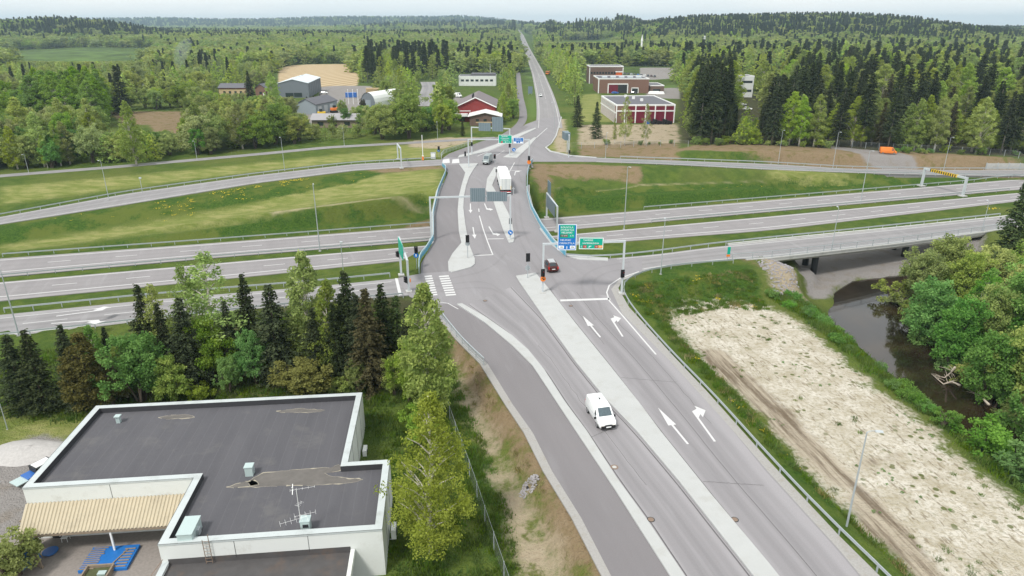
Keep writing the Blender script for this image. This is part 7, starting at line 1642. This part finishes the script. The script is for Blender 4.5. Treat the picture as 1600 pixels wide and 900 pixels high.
VAN = [(-2.2, .34, 1.02, 1.66, .88, .74), (-2.1, .28, 1.02, 1.80, .92, .80), (-.2, .26, 1.02, 1.84, .92, .81), (.62, .26, 1.02, 1.80, .92, .78), (1.38, .26, 1.0, 1.12, .92, .86), (1.95, .28, .86, .98, .90, .80), (2.2, .34, .64, .78, .80, .66)]
p = W(938, 655); hd = heading((905, 600), (952, 668)); p.z = .012
t = vehicle('delivery_van', 'small white delivery van driving towards the viewer on the approach road', 'van', p, heading((893, 575), (985, 710)), VAN, 'carwhite', 'glassblue', (-1.45, 1.38), .33, 3, None, [(3, .02, .45, .12, .16)], 'black')
MB().box((-.9, .15, 1.85), (.34, .12, .05)).build('roof_vent', M['dark'], t); MB().box((2.215, 0, .60), (.02, .62, .16)).build('grille', M['dark'], t)
for s in (1, -1): MB().box((2.12, s * .66, .52), (.16, .2, .09)).build('indicator', M['amber'], t); MB().box((-.2, s * .925, 1.0), (2.4, .012, .03)).build('door_rail', M['galv'], t)
HATCH = [(-2.15, .36, .86, .98, .84, .66), (-2.02, .26, .95, 1.08, .90, .72), (-1.55, .24, .98, 1.50, .91, .66), (-.3, .24, .98, 1.58, .92, .66), (.45, .24, .98, 1.50, .92, .64), (1.15, .25, .92, 1.02, .91, .76), (1.95, .28, .76, .86, .88, .72), (2.15, .36, .60, .70, .78, .62)]
p = W(860, 420); p.z = .012
t = vehicle('parked_car', 'dark red car with black roof turning below the big gantry', 'car', p, heading((868, 424), (848, 396)), HATCH, 'carred', 'glass', (-1.35, 1.4), .33, 4, 1, [(2, .05, .03, .1, .1), (3, .05, .1, .1, .1)], 'carred'); t.name = 'car'
mb = MB(); mb.add([(-1.5, -.56, 1.525), (.4, -.55, 1.525), (.4, .55, 1.525), (-1.5, .56, 1.525)], [(0, 1, 2, 3)]); mb.box((-.5, 0, 1.585), (1.7, 1.02, .012)); mb.build('roof_panel', M['silver'], t)
BIGVAN = [(-2.9, .4, 1.25, 2.35, .96, .84), (-2.8, .32, 1.25, 2.5, 1.0, .88), (.9, .32, 1.25, 2.52, 1.0, .88), (1.45, .32, 1.25, 2.4, 1.0, .84), (2.2, .32, 1.15, 1.45, 1.0, .9), (2.75, .34, 1.0, 1.15, .97, .84), (2.95, .42, .75, .9, .88, .7)]
p = W(762, 255); p.z = .012
t = vehicle('panel_van', 'grey high roofed van waiting beyond the overpass', 'van', p, heading((778, 240), (759, 257)), BIGVAN, 'greyvan', 'glassblue', (-1.9, 1.9), .36, 3, None, [(3, .02, .3, .1, .12)], 'black')
p = W(1387, 240.5, -1.3); p.z = hz(p.x, p.y) + .05
t = vehicle('panel_van', 'bright orange van parked on the soil bank by the forest', 'van', p, R(-14), BIGVAN, 'orange', 'glass', (-1.9, 1.9), .36, 3, None, [(3, .02, .3, .1, .12), (2, .1, .1, .1, .12)], 'black'); t.scale = (.84,) * 3
# articulated lorry on the overpass
rear = W(790.5, 305); rz = heading((790.5, 305), (780.5, 271)); t = thing('articulated_lorry', 'white articulated lorry driving away across the overpass', 'lorry', (rear.x, rear.y, .012), rz)
MB().box((6.6, 0, 2.62), (13.2, 2.5, 2.72)).build('trailer_box', M['white'], t, bevel=.03)
q = MB(); q.box((-.03, 0, 2.6), (.06, 2.44, 2.6)); o_ = q.build('rear_doors', M['facade'], t); mb = MB(); [mb.tube([(-.08, y, 1.35), (-.08, y, 3.85)], .03, 5) for y in (-.75, -.2, .2, .75)]; mb.box((-.065, 0, 2.6), (.02, .05, 2.6)); mb.build('lock_bars', M['galv'], o_)
MB().box((6.3, 0, 1.08), (12.4, 1.0, .3)).build('chassis', M['dark'], t); MB().box((.1, 0, .75), (.2, 2.4, .28)).build('bumper', M['redlamp'], t); mb = MB()
for s in (-1, 1): MB().box((-.03, s * 1.0, .85), (.08, .35, .2)).build('tail_light', M['redlamp'], t); MB().box((-.07, s * 1.17, 1.75), (.03, .08, .9)).build('marker_strip', M['yellow'], t)
MB().box((.02, 0, .62), (.06, 2.3, .2)).build('underrun_bar', M['white'], t)
wheels(t, (2.0, 3.3, 4.6, 11.2, 15.1), 1.22, .5, .34)
MB().box((14.0, 0, .85), (4.6, 1.0, .35)).build('tractor_frame', M['dark'], t); cb = MB(); cb.box((15.0, 0, 2.2), (2.2, 2.45, 2.3)); cb.build('cab', M['white'], t, bevel=.1)
df = MB(); df.add([(13.95, -1.15, 3.3), (13.95, 1.15, 3.3), (13.95, 1.1, 4.0), (13.95, -1.1, 4.0), (16.0, -1.0, 3.35), (16.0, 1.0, 3.35), (14.9, .95, 3.95), (14.9, -.95, 3.95)], [(0, 1, 2, 3)[::-1], (4, 5, 6, 7), (3, 2, 6, 7)[::-1], (0, 3, 7, 4)[::-1], (1, 5, 6, 2)[::-1]]); df.build('roof_deflector', M['white'], t)
for s in (-1, 1): MB().box((15.9, s * 1.4, 2.6), (.2, .25, .8)).build('mirror', M['black'], t); MB().box((15.3, s * 1.235, 2.7), (1.0, .02, .8)).build('side_window', M['glass'], t); MB().box((6.5, s * 1.2, .95), (4.5, .06, .5)).build('side_guard', M['signback'], t)
MB().box((16.12, 0, 2.75), (.04, 2.1, .9)).build('windscreen', M['glass'], t)
# far traffic and parked vehicles
CAR = [(-2.1, .36, .8, .95, .82, .66), (-1.95, .26, .9, 1.02, .88, .72), (-1.4, .24, .92, 1.40, .9, .62), (.3, .24, .92, 1.42, .9, .62), (1.05, .25, .88, .98, .9, .74), (1.95, .3, .72, .84, .86, .7), (2.1, .36, .58, .66, .76, .6)]
def smallcar(label, u, v, paint, a, b_, z=0, st=CAR, big=1.0, cat='car', group=None, name='car'):
    p = W(u, v, z); p.z = hz(p.x, p.y) + .16 if z == 0 and abs(v - 76) < 76 else z
    t = vehicle(name, label, cat, p, heading(a, b_), st, paint, 'glass', (-1.3, 1.35), .33, 3, 1, [(2, .04, .06, .1, .1)], 'black', group=group, plate=False); t.scale = (big,) * 3; return t
smallcar('white car approaching on the far main road', 844.5, 151, 'white', (842, 130), (846, 160)); smallcar('small dark car far up the main road', 828.5, 87, 'cardark', (827, 84), (831, 95)); smallcar('tiny red car near the horizon on the main road', 820, 69.5, 'carred', (819, 68), (821, 72)); smallcar('tiny white van near the horizon on the main road', 823, 74, 'white', (822, 72), (824, 76), st=BIGVAN, cat='van', name='panel_van')
p = W(856, 117); p.z = hz(p.x, p.y) + .1; t = thing('tipper_truck', 'orange tipper truck parked beside the far main road', 'truck', p, heading((862, 114), (850, 118))); MB().box((-1.2, 0, 2.0), (4.6, 2.4, 1.6), 0, 0, (1, 1.05)).build('tipper_body', M['orange'], t); MB().box((2.4, 0, 1.9), (1.9, 2.3, 2.2)).build('cab', M['orange'], t, bevel=.1); MB().box((0, 0, .9), (6.6, 1.0, .3)).build('chassis', M['dark'], t); wheels(t, (-2.4, -1.2, 2.3), 1.2, .5, .35); MB().box((3.38, 0, 2.3), (.04, 2.0, .9)).build('windscreen', M['glass'], t)
cols = ['cardark', 'cardark', 'silver', 'cardark', 'carblue', 'cardark', 'white', 'cardark', 'carred', 'cardark']
for i in range(10):
    smallcar('parked car in the row behind the brown brick hall', 976 + i * 5.2, 117 + .45 * i, cols[i], (980, 112), (982, 122), group='cars parked behind the brick hall')
smallcar('blue and white car in front of the brick hall gateway', 961, 147, 'carblue', (950, 147), (970, 147)); smallcar('black car before the white framed window of the brick hall', 990, 147, 'cardark', (980, 147), (995, 147.5)); smallcar('blue car at the left edge of the industrial yard', 418, 172, 'carblue', (416, 168), (420, 174), big=1.3); smallcar('silver car beside the grey workshop', 507, 166, 'silver', (500, 166), (512, 165)); smallcar('dark red car beside the grey workshop wall', 506, 170, 'carred', (500, 170), (512, 169)); smallcar('white car behind the grey workshop roof', 507, 147, 'white', (500, 147), (514, 147)); smallcar('dark car left of the dark red gabled building', 709, 166, 'cardark', (705, 160), (712, 170)); smallcar('white van at the back of the dark red gabled building', 715, 152, 'white', (705, 150), (722, 152), st=BIGVAN, cat='van', name='panel_van')
smallcar('silver car seen below the white building in the spruce gap', 1160, 165, 'silver', (1150, 165), (1170, 166)); smallcar('white car seen below the white building in the spruce gap', 1168, 172, 'white', (1160, 172), (1176, 173))
p = W(522, 176); t = thing('excavator', 'small orange excavator on the industrial yard', 'excavator', (p.x, p.y, hz(p.x, p.y) + .05), .6); MB().box((0, 0, 1.6), (2.6, 2.2, 1.1)).build('body', M['orange'], t, bevel=.1); MB().box((.5, .5, 2.5), (1.3, 1.0, 1.2)).build('cab', M['glass'], t)
for s in (-.85, .85): MB().box((0, s, .45), (3.0, .5, .9)).build('track', M['rubber'], t)
mb = MB(); mb.beam((1.2, -.3, 1.8), (3.2, -.3, 4.0), .3, .4); mb.beam((3.2, -.3, 4.0), (4.6, -.3, 1.6), .25, .3); mb.build('boom', M['orange'], t); MB().box((4.6, -.3, 1.2), (.7, .9, .7)).build('bucket', M['dark'], t)
p = W(503, 182); t = thing('loader', 'yellow loader on the yard behind the long low building', 'loader', (p.x, p.y, hz(p.x, p.y) + .05), .2); MB().box((0, 0, 1.5), (3.4, 1.8, 1.2)).build('body', M['yellow'], t, bevel=.1); MB().box((-.2, 0, 2.6), (1.3, 1.5, 1.2)).build('cab', M['glass'], t); wheels(t, (-1.2, 1.3), 1.15, .7, .5); MB().box((2.9, 0, .9), (.8, 2.4, .9)).build('bucket', M['dark'], t)
p = W(549, 152); t = thing('blue_container', 'blue container on the industrial yard', 'container', (p.x, p.y, hz(p.x, p.y) + .05), .1); MB().box((0, 0, 1.25), (6, 2.4, 2.5)).build('box', M['carblue'], t); mb = MB(); [mb.box((-2.7 + .45 * i, -1.22, 1.25), (.12, .05, 2.2)) for i in range(13)]; mb.build('corrugation', M['carblue'], t)
p = W(586, 146); t = thing('timber_stack', 'brown timber stack behind the white arched tent', 'timber', (p.x, p.y, hz(p.x, p.y)), 0); mb = MB(); [mb.tube([(-5 + .0, -1 + .5 * i + .25 * (j % 2), .3 + .42 * j), (5, -1 + .5 * i + .25 * (j % 2), .3 + .42 * j)], .24, 7) for i in range(6) for j in range(7)]; mb.build('logs', M['tan'], t)
for i in range(9):   # dark tyre stacks along the red doors
    p = W(1017 + i * 3.9, 193.5 + .3 * (i % 2)); t = thing('tyre_stack', 'stack of dark tyres in front of the right hand red doors', 'tyres', (p.x, p.y, hz(p.x, p.y)), 0, 'tyre stacks before the red doors')
    for j in range(4 + (i * 7) % 4): MB().tube([(0, 0, .32 * j), (0, 0, .32 * j + .05), (0, 0, .32 * j + .25), (0, 0, .32 * j + .30)], [.42, .52, .52, .42], 10).build('tyre', M['rubber'], t)
p = W(1013, 193); t = thing('rubbish_bin', 'blue bin left of the tyre stacks', 'bin', (p.x, p.y, hz(p.x, p.y))); MB().box((0, 0, .8), (1.2, 1.0, 1.6), 0, 0, (1.1, 1.1)).build('body', M['carblue'], t); MB().box((0, 0, 1.65), (1.4, 1.2, .12)).build('lid', M['dark'], t)
for u, v, w_ in ((1022, 146.5, 7), (1031, 147, 5)):
    p = W(u, v); t = thing('tarpaulin_pile', ('long' if w_ == 7 else 'short') + ' pile under white sheeting in front of the low brick wing', 'pile', (p.x, p.y, hz(p.x, p.y))); mb = MB(); mb.box((0, 0, .7), (w_, 3, 1.5), .1, 0, (.8, .6)); mb.build('sheeting', M['white'], t, bevel=.1); MB().box((0, 0, .05), (w_ + .4, 3.3, .1), .1).build('pallet', M['wood'], t)
# fallen bleached trees on the river bank, and bare twigs in the water
def driftwood(label, pts, seed):
    g = random.Random(seed); a = W(*pts[0]); t = thing('fallen_tree', label, 'dead tree', (a.x, a.y, a.z)); q = [W(*p_) - a for p_ in pts]; n = len(q)
    MB().tube(q, [.15 * (1 - .75 * i / (n - 1)) for i in range(n)], 7).build('trunk', M['deadwood'], t, True); mb = MB()
    for i in range(9):
        f = g.uniform(.15, .95) * (n - 1); k_ = int(f); b0 = q[k_].lerp(q[min(k_ + 1, n - 1)], f - k_); d = Vector((g.uniform(-1, 1), g.uniform(-1, 1), g.uniform(-.2, .8))); mb.tube([b0, b0 + d * .8, b0 + d * 1.5 + Vector((0, 0, -.2))], [.04, .03, .01], 4)
    mb.build('branches', M['deadwood'], t)
driftwood('bleached fallen tree sloping from the far bank into the brown river', [(1492, 574, -4.6), (1486, 582, -6.0), (1476, 590, -6.8), (1458, 586, -7.0)], 1); driftwood('bleached fallen tree lying along the water under the far bank', [(1500, 602, -6.2), (1487, 596, -6.6), (1474, 600, -7.0), (1455, 584, -7.05)], 2); driftwood('tangled grey branches lower down the far bank of the river', [(1545, 632, -5.6), (1535, 622, -6.2), (1528, 612, -6.6), (1521, 602, -6.9)], 3)

# thin blue smoke drifting up between the trees on the left
p = W(284, 128); mb = MB()
for (dx, z, r) in ((0, 8, 3.0), (1.5, 13, 4.2), (4, 19, 5.5), (8, 25, 6.5)): pass
rows = []
for j in range(9):
    f = j / 8; z = 5 + 24 * f; r = (2.0 + 6 * f) * math.sin(math.pi * min(1, .12 + .86 * f)) ** .5; cx = 9 * f * f
    for i in range(14): a = 6.2832 * i / 14; mb.v.append((cx + r * math.cos(a), r * math.sin(a), z))
for j in range(8):
    for i in range(14): q = (i + 1) % 14; mb.f.append((j * 14 + i, j * 14 + q, (j + 1) * 14 + q, (j + 1) * 14 + i)); mb.mi.append(0)
mb.f.append(tuple(range(14))[::-1]); mb.f.append(tuple(range(112, 126))); mb.mi += [0, 0]
m = bpy.data.materials.new('smoke'); m.use_nodes = True; nt = m.node_tree; nt.nodes.clear(); k = NT(nt); out_ = k.n('ShaderNodeOutputMaterial'); pv = k.n('ShaderNodeVolumePrincipled'); pv.inputs['Color'].default_value = (.75, .85, .95, 1); pv.inputs['Density'].default_value = .022; k.l(pv.outputs[0], out_.inputs['Volume'])
so_ = mb.build('smoke', m); so_.location = p; tag(so_, 'thin bluish smoke rising between the trees on the left', 'smoke', kind='stuff')

for i_, (u, v, lb) in enumerate(((1017, 812, 'round iron drain cover in the near lane beside the narrow kerb strip'), (892, 478, 'iron drain cover on the right lanes just below the stop line'), (1148, 812, 'iron drain cover between the right lanes near the bottom of the picture'), (758, 470, 'iron drain cover on the junction left of the long island tip'))):
    p = W(u, v); t = thing('manhole_cover', lb, 'manhole', (p.x, p.y, .014)); MB().tube([(0, 0, 0), (0, 0, .012)], .32, 16).build('rim', M['dark'], t); MB().tube([(0, 0, .012), (0, 0, .017)], .25, 14).build('lid', M['rust'], t)
# ================================================================== camera, light, air
cd = bpy.data.cameras.new('camera'); cam = bpy.data.objects.new('camera', cd); COL.objects.link(cam)
cam.location = (0, 0, CAMH); cam.rotation_euler = (math.pi / 2 - TH, 0, 0); cd.sensor_width = 36; cd.lens = 36 * F / 1600; cd.clip_start = .5; cd.clip_end = 20000
S.camera = cam
SUN_EL, SUN_AZ = 54, 215    # azimuth clockwise from +Y
wd = bpy.data.worlds.new('World'); S.world = wd; wd.use_nodes = True; nt = wd.node_tree; k = NT(nt)
bg = nt.nodes['Background']
sky = k.n('ShaderNodeTexSky', sky_type='NISHITA'); sky.sun_disc = False; sky.sun_elevation = R(SUN_EL); sky.sun_rotation = R(SUN_AZ); sky.dust_density = 2.0; sky.altitude = 100
tcn = k.n('ShaderNodeTexCoord').outputs['Generated']
cl = k.noise(2.2, 5, k.mapping(tcn, (1, 1, 4.5)), .55)
cloud = k.mix(k.step(cl, .35, .68), (9.0, 9.5, 9.65), (10.9, 10.75, 10.4))
k.l(k.mix(.84, sky.outputs[0], cloud), bg.inputs['Color']); bg.inputs['Strength'].default_value = .090
sl = bpy.data.lights.new('sun', 'SUN'); so = bpy.data.objects.new('sun', sl); COL.objects.link(so)
sl.energy = 2.3; sl.angle = R(10); sl.color = (1, .965, .91)
d = Vector((math.sin(R(SUN_AZ)) * math.cos(R(SUN_EL)), math.cos(R(SUN_AZ)) * math.cos(R(SUN_EL)), math.sin(R(SUN_EL))))
so.rotation_euler = d.to_track_quat('Z', 'Y').to_euler(); so.location = d * 400
HAZE = True
if HAZE:
    mb = MB(); mb.box((0, 3700, 60), (13800, 7900, 140))
    m = bpy.data.materials.new('haze'); m.use_nodes = True; nt = m.node_tree; nt.nodes.clear(); k = NT(nt)
    out = k.n('ShaderNodeOutputMaterial'); pv = k.n('ShaderNodeVolumePrincipled'); pv.inputs['Color'].default_value = (.64, .86, 1.0, 1); pv.inputs['Density'].default_value = .00014; pv.inputs['Anisotropy'].default_value = .2
    k.l(pv.outputs[0], out.inputs['Volume'])
    tag(mb.build('haze', m), 'thin pale haze over the landscape', 'haze', kind='stuff')
S.view_settings.view_transform = 'Standard'; S.view_settings.look = 'None'; S.view_settings.gamma = 1; S.view_settings.use_curve_mapping = False
S.view_settings.exposure = 0.45
S.render.engine = 'CYCLES'; S.cycles.use_denoising = True; S.cycles.max_bounces = 6; S.cycles.diffuse_bounces = 3; S.cycles.transparent_max_bounces = 16; S.cycles.volume_bounces = 0
